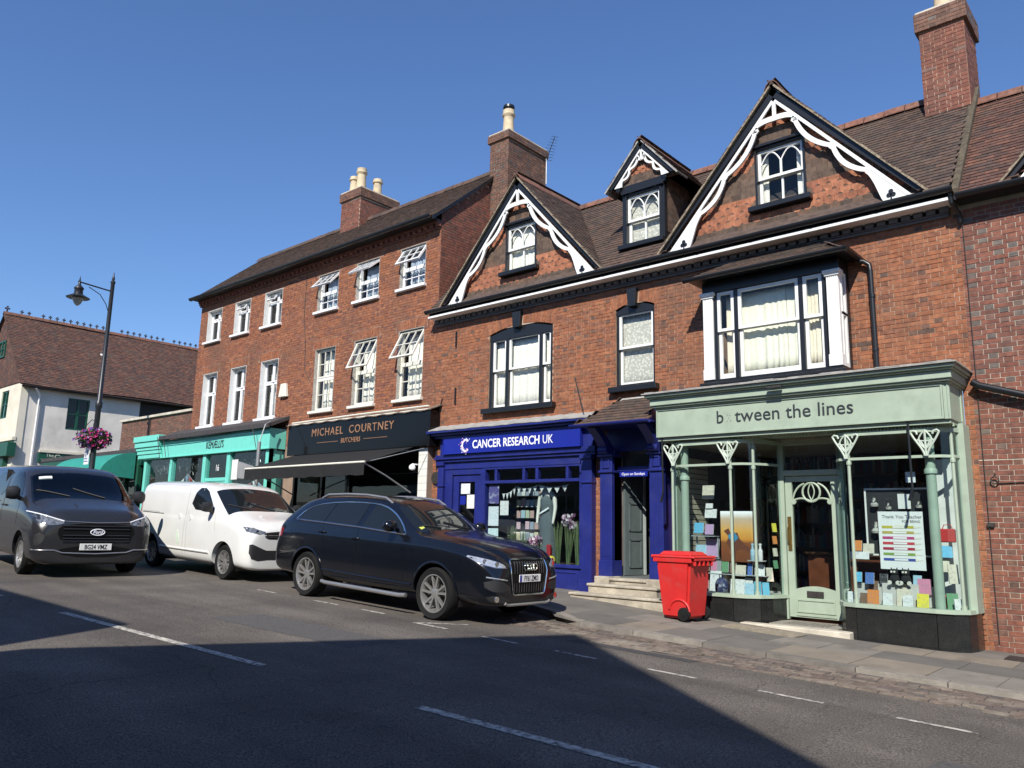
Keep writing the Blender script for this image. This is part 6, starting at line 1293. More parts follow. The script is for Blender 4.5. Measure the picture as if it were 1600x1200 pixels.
g = MB(); g.box(-17.8, 2.0, 0.5, -12.95, 2.04, 3.4); g.box(-17.84, 0.0, 0.5, -17.8, 2.0, 3.4); g.box(-12.99, 0.0, 0.5, -12.95, 2.0, 3.4); g.box(-17.8, 0.0, 3.36, -12.95, 2.0, 3.4); g.box(-17.8, -0.1, 0.5, -12.95, 2.0, 0.62); g.build('shop_interior', DARKROOM, bf)
g = MB(); g.lathe([(0.01, 0), (0.06, 0.02), (0.075, 0.07), (0.05, 0.12), (0.02, 0.13)], (-12.98, -0.30, 2.78), seg=14); g.box(-13.0, -0.30, 2.90, -12.95, -0.15, 2.93); g.build('security_camera', UPVC, bf, smooth=50)
g = MB(); g.lathe([(0.13, 0), (0.14, 0.03), (0.12, 0.05)], (-12.50, -0.05, 2.62), 'Y', 14); g.tube([(-12.5, -0.03, 2.8), (-12.52, -0.03, 3.5), (-12.45, -0.03, 4.2), (-12.40, -0.03, 4.35)], 0.012, 5); g.build('bell_box', MANH, bf)
# ================================================================ right-hand neighbour
rh = thing('brick_house', 'dark red brick house with grey headers at the right edge of the street', 'building', (0.5, 0, 0.2))
HX0, HX1 = XR, 4.2
FR = wall_frame((HX0, 0.0, 0), (1, 0, 0), (0, -1, 0))
g = MB(); slab_wall(g, FR, HX1-HX0, -0.3, 6.2, [], 0.1); g.poly([(HX1, 0, -0.3), (HX1, 5, -0.3), (HX1, 5, 6.2), (HX1, 0, 6.2)]); wr = g.build('wall', MORTARP, rh)
il = bricks(FR, HX1-HX0, 2.6, 6.10, [], 'b_red', 'b_gry', greys=0.5, seed=41, course=0.0665)+bricks(FR, HX1-HX0, -0.2, 2.6, [], 'b_red', 'b_brn', greys=0.35, seed=42, course=0.0665)
pieces(il, 'brick', wr, limit=300, rest_name='bricks')
gutter((HX0+0.05, -0.30, 6.18), (HX1, -0.30, 6.18), 0.065, wr); g = MB(); g.box(HX0+0.02, -0.27, 6.12, HX1, -0.002, 6.22); g.build('soffit', BLACKP, wr)
ZE2, ZR2 = 6.20, 8.55; v2 = V((0, YR-YE, ZR2-ZE2)); l2 = v2.length
g = MB(); g.poly([(HX0, YE, ZE2-0.05), (HX1, YE, ZE2-0.05), (HX1, YR, ZR2-0.05), (HX0, YR, ZR2-0.05)]); g.poly([(HX0, YR, ZR2-0.05), (HX1, YR, ZR2-0.05), (HX1, YR+3, 5.5), (HX0, YR+3, 5.5)])
rr2 = g.build('roof', TILER, rh)
gx = 0.50
def in2(a, b): return not (8.55-abs(HX0+a-gx)*1.13 > ZE2+b*v2.z/l2+0.06)
tl = tile_slope((HX0+0.02, YE, ZE2), (1, 0, 0), v2, HX1-HX0, l2, 't_red', in2, seed=43)
tl += gable(rh, gx, 6.22, 8.62, 2.16, -0.02, 2.6, 't_red', rows=ROWS, cut=lambda x, y, z: y < 2.1 and z > ZE2+(y-YE)*(ZR2-ZE2)/(YR-YE)-0.05)
tl += ridge_tiles((HX0, YR, ZR2+0.04), (HX1, YR, ZR2+0.04))
pieces(tl, 'roof_tile', rr2, limit=300, rest_name='roof_tiles')
g = MB(); g.tube([(HX0+0.02, -0.05, 8.5-2.45+0.2), (HX0+0.0, 1.9, 8.62)], 0.05, 6); 
g = MB(); g.prism([(HX0-0.02, YE, ZE2+0.08), (HX0-0.02, YR, ZR2+0.30), (HX0-0.02, YR, ZR2+0.20), (HX0-0.02, YE, ZE2-0.02)], (0.10, 0, 0)); g.build('verge_mortar', mat('mossy_mortar', (0.085, 0.068, 0.045), 0.95, var=0.4, scale=12, bump=0.6), rr2)
g = MB(); g.tube([(HX0+0.02, -0.10, 3.62), (HX0+0.10, -0.12, 3.56), (0.8, -0.10, 2.55)], 0.05, 10); g.build('waste_pipe', BLACKP, rh, smooth=40)
g = MB(); g.tube([(HX0+0.05, -0.02, 6.0), (HX0+0.06, -0.02, 0.3)], 0.006, 5); g.build('cable', MANH, rh)
g = MB(); g.tube([(-2.05+0.045*math.cos(t), -0.05, 2.33+0.045*math.sin(t)) for t in [i*0.524 for i in range(12)]], 0.009, 6, closed=True); g.tube([(-2.05, 0, 2.40), (-2.05, -0.06, 2.42)], 0.009, 5); g.tube([(-2.02, -0.02, 2.29), (-1.70, -0.02, 2.30)], 0.007, 5); g.build('wall_ring', MANH, rh)
g = MB(); g.box(-2.18, -0.05, 1.74, -2.10, 0, 1.79); g.build('wall_bolt', MANH, rh)
# ================================================================ low brick link and the green shop under it
lk = thing('brick_link', 'low flat roofed brick extension with stone coping left of the brick terrace', 'building', (-26.3, 0, 1.0))
FL = wall_frame((-28.90, 0.02, 0), (1, 0, 0), (0, -1, 0))
g = MB(); slab_wall(g, FL, 5.14, 3.6, 5.02, [], 0.1); g.poly([(-28.9, 0.02, 3.6), (-28.9, 4, 3.6), (-28.9, 4, 5.02), (-28.9, 0.02, 5.02)]); g.poly([(-28.9, 0.02, 5.0), (-23.7, 0.02, 5.0), (-23.7, 4, 5.0), (-28.9, 4, 5.0)]); wl_ = g.build('wall', MORTAR, lk)
pieces(bricks(FL, 5.14, 4.0, 5.0, [], 'b_brn', 'b_red', greys=0.4, seed=51), 'brick', wl_, limit=150, rest_name='bricks')
for k in range(6): g = MB(); g.box(-28.95+k*0.87+0.005, -0.06, 5.0, -28.95+(k+1)*0.87-0.005, 0.3, 5.075); g.build('coping_stone', STONE, lk)
g = MB(); g.tube([(-26.6, -0.03, 5.0), (-26.65, -0.03, 4.1)], 0.02, 6); g.build('rain_pipe', BLACKP, lk)
GREEN = mat('bottle_green', (0.012, 0.075, 0.045), 0.4, var=0.1); TEAL = mat('teal_canvas', (0.02, 0.24, 0.19), 0.8, var=0.1)
gs = thing('green_shop', 'single storey green shop with flat roof between white house and turquoise shop', 'shop', (-29.5, 0, 1.1))
g = MB(); g.box(-36.0, -0.14, 3.84, -26.35, 4.0, 3.98); gr_ = g.build('flat_roof', DKROOF, gs)
g = MB(); g.box(-36.0, -0.10, 3.4, -26.4, 0.0, 3.84)
for x in (-31.4, -29.6, -28.0, -27.05, -26.5): g.box(x, -0.12, 0.9, x+0.14, 0.02, 3.84)
g.box(-31.4, -0.10, 0.9, -28.0, 0.0, 1.7); g.build('shopfront', GREEN, gs)
for a, b in ((-31.26, -29.6), (-29.46, -28.0), (-27.86, -27.05)): pane(a, b, 1.7, 3.4, -0.04, gs)
g = MB(); g.box(-34, 1.8, 0.9, -26.4, 1.84, 3.8); g.box(-26.42, 0, 0.9, -26.38, 1.8, 3.8); g.build('shop_interior', DARKROOM, gs)
g = MB(); g.box(-26.36, -0.12, 0.9, -26.15, 0.02, 3.6); g.build('brick_pier', mat('weathered_pier', (0.24, 0.15, 0.11), 0.9, var=0.4, scale=8), gs)
ga = thing('shop_awning', 'teal canvas awning drooping over the green shop', 'awning', (-29.2, -0.5, 3.6)); g = MB(); n = 24; m_ = 8; rows_ = []
for j in range(m_+1):
    t = j/m_; rows_.append([g.vert((-31.6+4.5*k/n, -0.16-1.15*math.sin(t*1.45), 3.82-0.85*(1-math.cos(t*1.5))+0.015*math.sin(k*1.1)*t)) for k in range(n+1)])
for j in range(m_):
    for k in range(n): g.face((rows_[j][k], rows_[j][k+1], rows_[j+1][k+1], rows_[j+1][k]))
o = g.build('canvas', TEAL, ga, smooth=60); md = o.modifiers.new('t', 'SOLIDIFY'); md.thickness = 0.012
g = MB(); A = [(-31.6+4.5*k/n, -1.31, 3.0+0.015*math.sin(k*1.1)) for k in range(n+1)]; g.rib(A, [(a[0], a[1], 2.80+0.04*math.cos(k*2.6)) for k, a in enumerate(A)], (0, 0.01, 0)); g.build('valance', TEAL, ga)
g = MB(); g.prism([(-27.1, -0.16-1.15*math.sin(t*1.45), 3.82-0.85*(1-math.cos(t*1.5))) for t in [i/8 for i in range(9)]]+[(-27.1, -0.16, 2.95)], (0.012, 0, 0)); g.build('cheek', TEAL, ga)
# ================================================================ white house with the long tiled roof
RENDER = mat('white_render', (0.66, 0.62, 0.55), 0.9, var=0.08, scale=1.5, bump=0.5, bscale=14, stain=(0.38, 0.36, 0.32), stainamt=0.55, stainscale=0.8)
RENDER2 = mat('cream_render', (0.66, 0.61, 0.49), 0.9, var=0.08, scale=1.5, bump=0.4, bscale=12, stain=(0.45, 0.40, 0.30), stainamt=0.5, stainscale=0.9)
WX, WY0, WY1, RXW, RZW = -38.3, -0.5, 9.5, -41.7, 11.0
wh = thing('white_house', 'old white rendered house with long red tiled roof and crested ridge', 'house', (-41, 3, 1.4))
FW = wall_frame((WX, WY0, 0), (0, 1, 0), (1, 0, 0)); opw = [(1.41-WY0, 2.33-WY0, 5.52, 6.95), (1.0-WY0, 3.0-WY0, 1.0, 3.95)]
g = MB(); slab_wall(g, FW, 5.1, 1.0, 7.45, opw, 0.16); wside = g.build('side_wall', RENDER, wh)
g = MB(); g.box(WX-0.10, WY0+5.1, 1.0, WX-0.02, WY1, 7.45); g.build('recess_shade', DARKROOM, wh)  # flat panel coloured dark in place of the shaded recess past the render
g = MB(); FF = wall_frame((-45.1, WY0, 0), (1, 0, 0), (0, -1, 0)); slab_wall(g, FF, 6.78, 1.0, 7.5, [(4.2, 5.15, 5.94, 7.2), (3.0, 5.6, 1, 3.9)], 0.15); g.build('front_wall', RENDER2, wh)
g = MB(); g.box(WX-0.03, WY0-0.04, 1.0, WX+0.035, WY0+0.25, 7.3); g.build('corner_render', RENDER2, wh)
g = MB(); g.box(-45.1, WY0-0.14, 4.85, WX+0.06, WY0-0.002, 5.0); g.box(WX+0.002, WY0+0.95, 4.42, WX+0.14, 5.0, 4.52); g.build('ledge', RENDER2, wh)
# tile-hung gable
g = MB(); g.prism([(RXW-3.5, WY0-0.02, 7.4), (WX+0.05, WY0-0.02, 7.4), (RXW, WY0-0.02, RZW-0.05)], (0, 0.05, 0)); gf = g.build('gable_face', TILER, wh)
it = []
for j in range(34):
    z = 7.42+j*0.105; half = 3.4*(RZW-z-0.05)/(RZW-7.4); x = RXW-math.ceil(half/0.17)*0.17+(0.085 if j % 2 else 0)
    while x < RXW+half-0.1:
        if x > RXW-0.6: it.append((Matrix.Translation((x, WY0-0.03, z+0.13)) @ Matrix.Rotation(rad(5), 4, 'X') @ Matrix.Diagonal((0.163, 1, 0.125, 1)), 't_hungr', True))
        x += 0.17
template('t_hungr', MB().box(0, -0.016, -1, 1, 0, 0), [TILER]); pieces(it, 'hung_tile', gf, limit=150, rest_name='hung_tiles')
# roof
E0 = V((WX+0.28, WY0-0.18, 7.30)); vr = V((RXW-E0.x, 0, RZW-E0.z)); lr = vr.length
g = MB(); g.poly([E0-V((0, 0, .05)), E0+V((0, WY1-WY0+0.3, -.05)), E0+vr+V((0, WY1-WY0+0.3, -.05)), E0+vr-V((0, 0, .05))]); L0 = V((2*RXW-E0.x, E0.y, 7.30)); g.poly([L0, L0+V((0, 10, 0)), E0+vr+V((0, 10, -.05)), E0+vr-V((0, 0, .05))])
rw = g.build('roof', TILER, wh)
def sag(items):
    for (M, _, _) in items: M.translation.z += 0.03*math.sin(M.translation.y*0.9+M.translation.x*0.4)
    return items
tl = sag(tile_slope(E0, (0, 1, 0), vr, WY1-WY0+0.3, lr, 't_red', gauge=0.125, tw=0.17, seed=61, jitter=1.6))
tl += ridge_tiles((RXW, WY0-0.18, RZW+0.08), (RXW, WY1+0.1, RZW+0.05), r=0.12)
pieces(tl, 'roof_tile', rw, limit=300, rest_name='roof_tiles')
CREST = mat('crest_clay', (0.035, 0.022, 0.018), 0.8)
rr = random.Random(2); y = WY0-0.05; k = 0
while y < WY1-0.3:                         # little trefoil finials on the ridge, some missing
    if rr.random() < 0.8 or k == 0:
        c = V((RXW, y, RZW+0.12)); s_ = 1.0 if k == 0 else 0.72; g = MB(); g.box(c.x-0.02, c.y-0.03*s_, c.z, c.x+0.02, c.y+0.03*s_, c.z+0.16*s_)
        for dy_, dz_ in ((-0.07, 0.15), (0.07, 0.15), (0, 0.23)): g.lathe([(0.045*s_, 0), (0.045*s_, 0.04)], (c.x-0.02, c.y+dy_*s_, c.z+dz_*s_), 'X', 8)
        g.build('ridge_finial', CREST, wh)
    y += 0.31; k += 1
gutter((WX+0.30, WY0-0.1, 7.22), (WX+0.30, WY1, 7.22), 0.06, wh); g = MB(); g.box(WX+0.0, WY0, 7.18, WX+0.28, WY1, 7.24); g.build('soffit', BLACKP, wh)
g = MB(); g.tube([(WX+0.30, -0.06, 7.16), (WX+0.20, 0.10, 7.0), (WX+0.09, 0.19, 6.85), (WX+0.09, 0.17, 4.6), (WX+0.09, 0.17, 1.4)], 0.045, 8); g.build('downpipe', WHITEP, wh, smooth=40)
def gwin(parent, F, a, b, z0, z1):
    g = MB()
    for q in ((a, z0, a+0.07, z1), (b-0.07, z0, b, z1), (a+0.07, z0, b-0.07, z0+0.07), (a+0.07, z1-0.07, b-0.07, z1), ((a+b)/2-0.045, z0+0.07, (a+b)/2+0.045, z1-0.07), (a+0.07, (z0+z1)/2-0.02, b-0.07, (z0+z1)/2+0.02)): g.box(q[0], 0.04, q[1], q[2], 0.12, q[3], 0, F)
    w = g.build('window', GREEN, parent); g = MB(); g.box(a+0.05, 0.085, z0+0.05, b-0.05, 0.09, z1-0.05, 0, F); g.build('pane', GLASS, w); g = MB(); g.box(a-0.3, 0.5, z0-0.2, b+0.3, 0.52, z1+0.2, 0, F); g.build('room_wall', DARKROOM, w)
gwin(wh, FW, 1.41-WY0, 2.33-WY0, 5.52, 6.95); gwin(wh, FF, 4.2, 5.15, 5.94, 7.2)
FG = wall_frame((-45.1, WY0-0.14, 0), (1, 0, 0), (0, -1, 0)); gwin(wh, FG, 3.1, 4.0, 8.85, 9.65)
# signs: side sign on the wall, and the street sign at the left edge
g = MB(); g.box(0.95, -0.10, 3.98, 3.4, -0.003, 4.42, 0, FW); sg_ = g.build('side_shopfront', GREEN, wh, bevel=0.006)
GOLDL = mat('pale_sign_letters', (0.62, 0.62, 0.50), 0.5)
text('lettering', 'The', 0.20, Matrix.Translation((WX+0.104, 0.73, 4.24)) @ Matrix.Rotation(rad(90), 4, 'Z') @ Matrix.Rotation(rad(90), 4, 'X'), GOLDL, sg_, depth=0.008)
text('lettering', 'G', 0.34, Matrix.Translation((WX+0.104, 1.07, 4.13)) @ Matrix.Rotation(rad(90), 4, 'Z') @ Matrix.Rotation(rad(90), 4, 'X'), GOLDL, sg_, depth=0.008)
text('lettering', 'REENHOUSE', 0.22, Matrix.Translation((WX+0.104, 1.30, 4.14)) @ Matrix.Rotation(rad(90), 4, 'Z') @ Matrix.Rotation(rad(90), 4, 'X'), GOLDL, sg_, depth=0.008, squeeze=0.80)
g = MB(); g.tube([(WX+0.106, 0.55, 4.12), (WX+0.106, 0.7, 4.10), (WX+0.106, 0.85, 4.16), (WX+0.106, 1.0, 4.05), (WX+0.106, 2.3, 4.05)], 0.008, 5); g.build('flourish', GOLDL, sg_)
g = MB(); g.box(1.45, 0.05, 1.0, 3.5, 0.12, 3.95, 0, FW); g.build('dark_doorway', DARKROOM, sg_)
g = MB(); g.box(WX-1.6, WY0-0.34, 4.15, WX+0.22, WY0-0.003, 4.74); fs_ = g.build('street_shopfront', GREEN, wh, bevel=0.01); g = MB(); g.box(WX-3, WY0-0.2, 1.0, WX-0.6, WY0-0.003, 4.1); g.build('dark_doorway', GREEN, fs_)
# ================================================================ street lamp with flower basket
IRON = mat('black_iron', (0.018, 0.02, 0.023), 0.4, var=0.1)
lx, ly, lz = -25.85, -2.0, zpav(-25.85, -2.0)
lp = thing('street_lamp', 'tall black street lamp with swan neck bracket and bell shaped lantern', 'street lamp', (lx, ly, lz))
g = MB(); g.lathe([(0.11, 0), (0.11, 1.2), (0.085, 1.25), (0.08, 3.9), (0.105, 3.95), (0.105, 4.1), (0.07, 4.15), (0.06, 7.95), (0.075, 7.98), (0.075, 8.03), (0.035, 8.06), (0.05, 8.12), (0.03, 8.2), (0.008, 8.34)], (lx, ly, lz), seg=14); g.build('post', IRON, lp, smooth=40)
zt = lz+7.80
g = MB(); g.tube([(lx, ly, zt-0.10), (lx, ly-1.03, zt-0.02)], 0.024, 8); g.tube([(lx, ly-0.06, zt-0.75), (lx, ly-0.14, zt-0.55), (lx, ly-0.35, zt-0.28), (lx, ly-0.70, zt-0.12)], 0.014, 6); g.lathe([(0.02, -0.1), (0.03, 0), (0.02, 0.05), (0.006, 0.14)], (lx, ly-0.98, zt+0.02), seg=8); g.build('arm', IRON, lp, smooth=40)
hz = zt-0.55
g = MB(); g.lathe([(0.33, 0.0), (0.34, 0.012), (0.20, 0.09), (0.13, 0.13), (0.12, 0.27), (0.14, 0.29), (0.14, 0.33), (0.05, 0.42), (0.03, 0.52)], (lx, ly-0.98, hz), seg=20); g.build('lantern', IRON, lp, smooth=50)
g = MB(); g.lathe([(0.03, -0.24), (0.09, -0.18), (0.15, -0.06), (0.16, 0.0)], (lx, ly-0.98, hz), seg=16); g.build('globe', mat('frosted_bowl', (0.35, 0.35, 0.32), 0.3), lp, smooth=60)
g = MB(); g.tube([(lx-0.06, ly-0.02, lz+5.6), (lx-0.14, ly-0.06, lz+5.64)], 0.03, 8); g.build('sensor', WHITEP, lp)
bk_ = thing('hanging_basket', 'hanging basket overflowing with pink and purple flowers on the lamp post', 'flower basket', (lx, ly, lz+2.7)); rr = random.Random(6)
g = MB()
for sg in (-1, 1): g.tube([(lx, ly, lz+3.45), (lx+sg*0.12, ly-0.1, lz+3.55), (lx+sg*0.30, ly-0.2, lz+3.35), (lx+sg*0.34, ly-0.2, lz+3.1)], 0.012, 5)
g.lathe([(0.12, 2.78), (0.28, 2.9), (0.32, 3.0)], (lx, ly, lz), seg=14); g.build('basket', IRON, bk_)
LEAF = mat('petunia_leaf', (0.05, 0.10, 0.025), 0.6, var=0.3, scale=30); FL = [mat('petal_magenta', (0.42, 0.02, 0.16), 0.6), mat('petal_pink', (0.50, 0.10, 0.26), 0.6), mat('petal_purple', (0.16, 0.06, 0.30), 0.6), mat('petal_lilac', (0.42, 0.34, 0.52), 0.6)]
g = MB(); f = MB()
def bpt():
    a = rr.uniform(0, 6.283); u = rr.uniform(-1, 1); q = math.sqrt(1-u*u); R0 = 0.47*(1+0.22*math.sin(3*a)+0.1*math.sin(7*a))*rr.uniform(0.6, 1.0)
    return V((lx+R0*q*math.cos(a)*0.95, ly+R0*q*math.sin(a)*0.95, lz+2.98+0.27*u-0.14*q*rr.random()**2))
for k in range(1500):
    c = bpt(); n_ = V((rr.gauss(0, 1), rr.gauss(0, 1), rr.gauss(0, 1))).normalized(); t_ = n_.orthogonal().normalized(); b_ = n_.cross(t_); s_ = rr.uniform(0.03, 0.06); g.poly([c-t_*s_, c-b_*s_*0.5, c+t_*s_, c+b_*s_*0.5])
for k in range(420):
    c = bpt(); c = c+(c-V((lx, ly, lz+2.98))).normalized()*0.04; n_ = (c-V((lx, ly, lz+2.98))+V((rr.gauss(0, .2), rr.gauss(0, .2), rr.gauss(0, .2)))).normalized(); t_ = n_.orthogonal().normalized(); b_ = n_.cross(t_); s_ = rr.uniform(0.035, 0.055); mi = rr.choice((0, 0, 0, 1, 1, 2, 2, 3)) if c.x < lx+0.25 else rr.choice((0, 1, 2, 0, 0))
    P = [c+n_*0.0+(t_*math.cos(2*math.pi*j/5)+b_*math.sin(2*math.pi*j/5))*s_+n_*0.02 for j in range(5)]
    for j in range(5): f.poly([c-n_*0.012, P[j], P[(j+1) % 5]], mi)
tag(g.build('leaves', LEAF, bk_), kind='stuff'); tag(f.build('blooms', FL, bk_), kind='stuff')
sp_ = thing('parking_sign', 'small white parking sign strapped to the lamp post below the flowers', 'sign', (lx+0.1, ly-0.12, lz+2.3)); g = MB(); g.box(lx-0.30, ly-0.14, lz+2.15, lx+0.04, ly-0.125, lz+2.68); g.build('plate', mat('sign_plate_white', (0.72, 0.72, 0.72), 0.4), sp_)
text('lettering', 'P', 0.16, TM(lx-0.27, ly-0.143, lz+2.46), BLUE2, sp_, depth=0.004)
g = MB(); g.box(lx-0.12, ly-0.15, lz+2.50, lx, ly-0.14, lz+2.60); g.box(lx-0.27, ly-0.15, lz+2.24, lx, ly-0.14, lz+2.26); g.box(lx-0.27, ly-0.15, lz+2.32, lx-0.05, ly-0.14, lz+2.34); g.build('print', BLUE2, sp_)
# ================================================================ houses across the street (behind the camera; they shade the road)
def opp(name, label, x0, x1, eave, y0=-14.6, y1=-22.0, gab=None, m=None):
    t = thing(name, label, 'house', ((x0+x1)/2, (y0+y1)/2, zroad((x0+x1)/2)), 'houses across the street'); m = m or mat('opposite_brick', (0.24, 0.10, 0.065), 0.9, var=0.2)
    g = MB(); base = min(zroad(x0), zroad(x1))-0.3; g.box(x0, y1, base, x1, y0, eave); g.build('wall', m, t)
    g = MB()
    if gab:
        xa, za = gab; g.prism([(x0-0.25, y0+0.02, eave-0.27), (x1+0.25, y0+0.02, eave-0.27), (xa, y0+0.02, za)], (0, y1-y0-0.4, 0)); g.build('roof', TILE, t)
    else:
        ym = (y0+y1)/2; g.prism([(x0+0.01, y0-0.3, eave-0.1), (x0+0.01, y1-0.3, eave-0.1), (x0+0.01, ym, eave+0.9)], (x1-x0-0.02, 0, 0)); g.build('roof', TILE, t)
    n = max(2, int((x1-x0)/2.2))
    for fl in range(2):
        for k in range(n):
            xc = x0+(x1-x0)*(k+0.5)/n; z = base+1.3+fl*2.9
            if z+1.5 > eave-0.2: continue
            g = MB(); frame_rect(g, xc-0.5, xc+0.5, z, z+1.4, 0.06, y0+0.003, 0.05); g.box(xc-0.03, y0+0.003, z+0.06, xc+0.03, y0+0.05, z+1.34); w = g.build('window', WHITEP, t); g = MB(); g.box(xc-0.45, y0+0.004, z+0.05, xc+0.45, y0+0.012, z+1.35); g.build('pane', mat('dark_pane', (0.02, 0.025, 0.03), 0.05), w)
    return t
opp('opposite_house', 'gabled brick house across the street behind the viewer', -5.7, 3.4, 5.85, gab=(-1.15, 10.47))
opp('opposite_house', 'low brick house across the street left of the gabled one', -14.5, -6.3, 6.86, y1=-19.0, m=mat('opposite_render', (0.40, 0.38, 0.33), 0.9, var=0.1))
opp('opposite_house', 'rendered house far along the other side of the street', -30.0, -14.5, 5.4, y1=-19.5, m=MATS['opposite_render'])
opp('opposite_house', 'brick house across the street right of the gabled one', 3.9, 14.0, 5.2, y1=-19.5)
# ================================================================ red wheelie bin
RED = mat('red_plastic', (0.55, 0.022, 0.020), 0.5, var=0.08, bump=0.06, bscale=150, stain=(0.42, 0.07, 0.06), stainamt=0.55, stainscale=5)
bnx, bny = -5.84, -1.32; bz = zpav(bnx, bny)+0.016
bn = thing('wheelie_bin', 'bright red wheelie bin standing on the pavement by the bookshop', 'bin', (bnx, bny, bz), rotz=rad(-4))
def taper(g, b, t, z0, z1, mi=0):
    (a0, a1, b0, b1), (c0, c1, d0, d1) = b, t
    lo = [g.vert(p) for p in ((a0, b0, z0), (a1, b0, z0), (a1, b1, z0), (a0, b1, z0))]; hi = [g.vert(p) for p in ((c0, d0, z1), (c1, d0, z1), (c1, d1, z1), (c0, d1, z1))]
    g.face(lo[::-1], mi); g.face(hi, mi)
    for k in range(4): g.face((lo[k], lo[(k+1) % 4], hi[(k+1) % 4], hi[k]), mi)
g = MB(); taper(g, (-0.22, 0.20, -0.24, 0.24), (-0.30, 0.28, -0.28, 0.28), 0.03, 0.84); g.build('bin_body', RED, bn, bevel=0.035, seg=4, smooth=30)
g = MB(); g.box(-0.33, -0.30, 0.80, 0.31, 0.30, 0.865)
for k in range(5): g.box(0.31, -0.25+k*0.11, 0.76, 0.355, -0.225+k*0.11, 0.86)
g.box(0.335, -0.27, 0.83, 0.36, 0.27, 0.865); g.build('rim', RED, bn, bevel=0.008)
g = MB(); taper(g, (-0.36, 0.37, -0.315, 0.315), (-0.34, 0.35, -0.295, 0.295), 0.868, 0.90); taper(g, (-0.28, 0.27, -0.23, 0.23), (-0.23, 0.21, -0.18, 0.18), 0.90, 0.955); g.box(-0.375, -0.29, 0.85, -0.35, 0.29, 0.90); g.build('lid', RED, bn, bevel=0.012)
g = MB(); g.tube([(0.08+0.17*math.cos(t), -0.255, 0.12+0.17*math.sin(t)) for t in [0.1+i*0.26 for i in range(12)]], 0.016, 6); g.build('wheel_arch', RED, bn)
for sy in (-0.29, 0.24):
    g = MB(); g.lathe([(0.02, 0), (0.085, 0.0), (0.095, 0.012), (0.095, 0.04), (0.085, 0.05), (0.02, 0.05)], (0.16, sy, 0.095), 'Y', 20); g.lathe([(0.035, -0.006), (0.04, 0.0), (0.04, 0.05)], (0.16, sy, 0.095), 'Y', 12); g.build('wheel', RUBBER, bn, smooth=40)
g = MB(); g.tube([(0.16, -0.28, 0.115), (0.16, 0.28, 0.115)], 0.012, 8); g.build('axle', MANH, bn)
# ================================================================ vehicles
def car_paint(name, col, rough=0.22, metal=0.0, dirt=0.25, coat=1.0):
    return mat(name, col, rough, metal=metal, var=0.04, scale=2, coat=coat, stain=tuple(c*0.6+0.03 for c in col), stainamt=dirt, stainscale=1.6)
SEAM = mat('seam_black', (0.002, 0.002, 0.002), 0.9, spec=0.1)
CGLASS = mat('car_glass', (0.010, 0.013, 0.015), 0.03, var=0.05, spec=0.5)
LAMPG = mat('lamp_glass', (0.55, 0.57, 0.58), 0.08, metal=0.55, var=0.25, scale=25, coat=1.0)
LAMPD = mat('lamp_dark', (0.05, 0.055, 0.06), 0.06, metal=0.2, var=0.5, scale=22, coat=1.0)
def subdivide(me, lv):
    o = bpy.data.objects.new('tmp', me); COL.objects.link(o); md = o.modifiers.new('s', 'SUBSURF'); md.levels = lv; md.render_levels = lv
    dg = bpy.context.evaluated_depsgraph_get(); r = bpy.data.meshes.new_from_object(o.evaluated_get(dg)); bpy.data.objects.remove(o); return r
def loft(stations, lv=3):
    """stations: (x, [(y,z)...]) half sections bottom->top; mirrored, capped, subdivided"""
    v, f = [], []; n = len(stations[0][1])
    for x, sec in stations:
        for y, z in sec: v.append((x[0] if False else x, -y, z))
        for y, z in sec: v.append((x, y, z))
    def I(s, side, k): return s*2*n+side*n+k
    S = len(stations)
    for s in range(S-1):
        for k in range(n-1):
            f.append((I(s, 0, k), I(s+1, 0, k), I(s+1, 0, k+1), I(s, 0, k+1))); f.append((I(s, 1, k), I(s, 1, k+1), I(s+1, 1, k+1), I(s+1, 1, k)))
        f.append((I(s, 0, n-1), I(s+1, 0, n-1), I(s+1, 1, n-1), I(s, 1, n-1))); f.append((I(s, 0, 0), I(s, 1, 0), I(s+1, 1, 0), I(s+1, 0, 0)))
    for s in (0, S-1):
        for k in range(n-1):
            q = (I(s, 0, k), I(s, 0, k+1), I(s, 1, k+1), I(s, 1, k)); f.append(q if s == 0 else q[::-1])
    me = bpy.data.meshes.new('body'); me.from_pydata(v, [], f); me.validate()
    bm = bmesh.new(); bm.from_mesh(me); bmesh.ops.recalc_face_normals(bm, faces=bm.faces); bm.to_mesh(me); bm.free()
    return subdivide(me, lv)
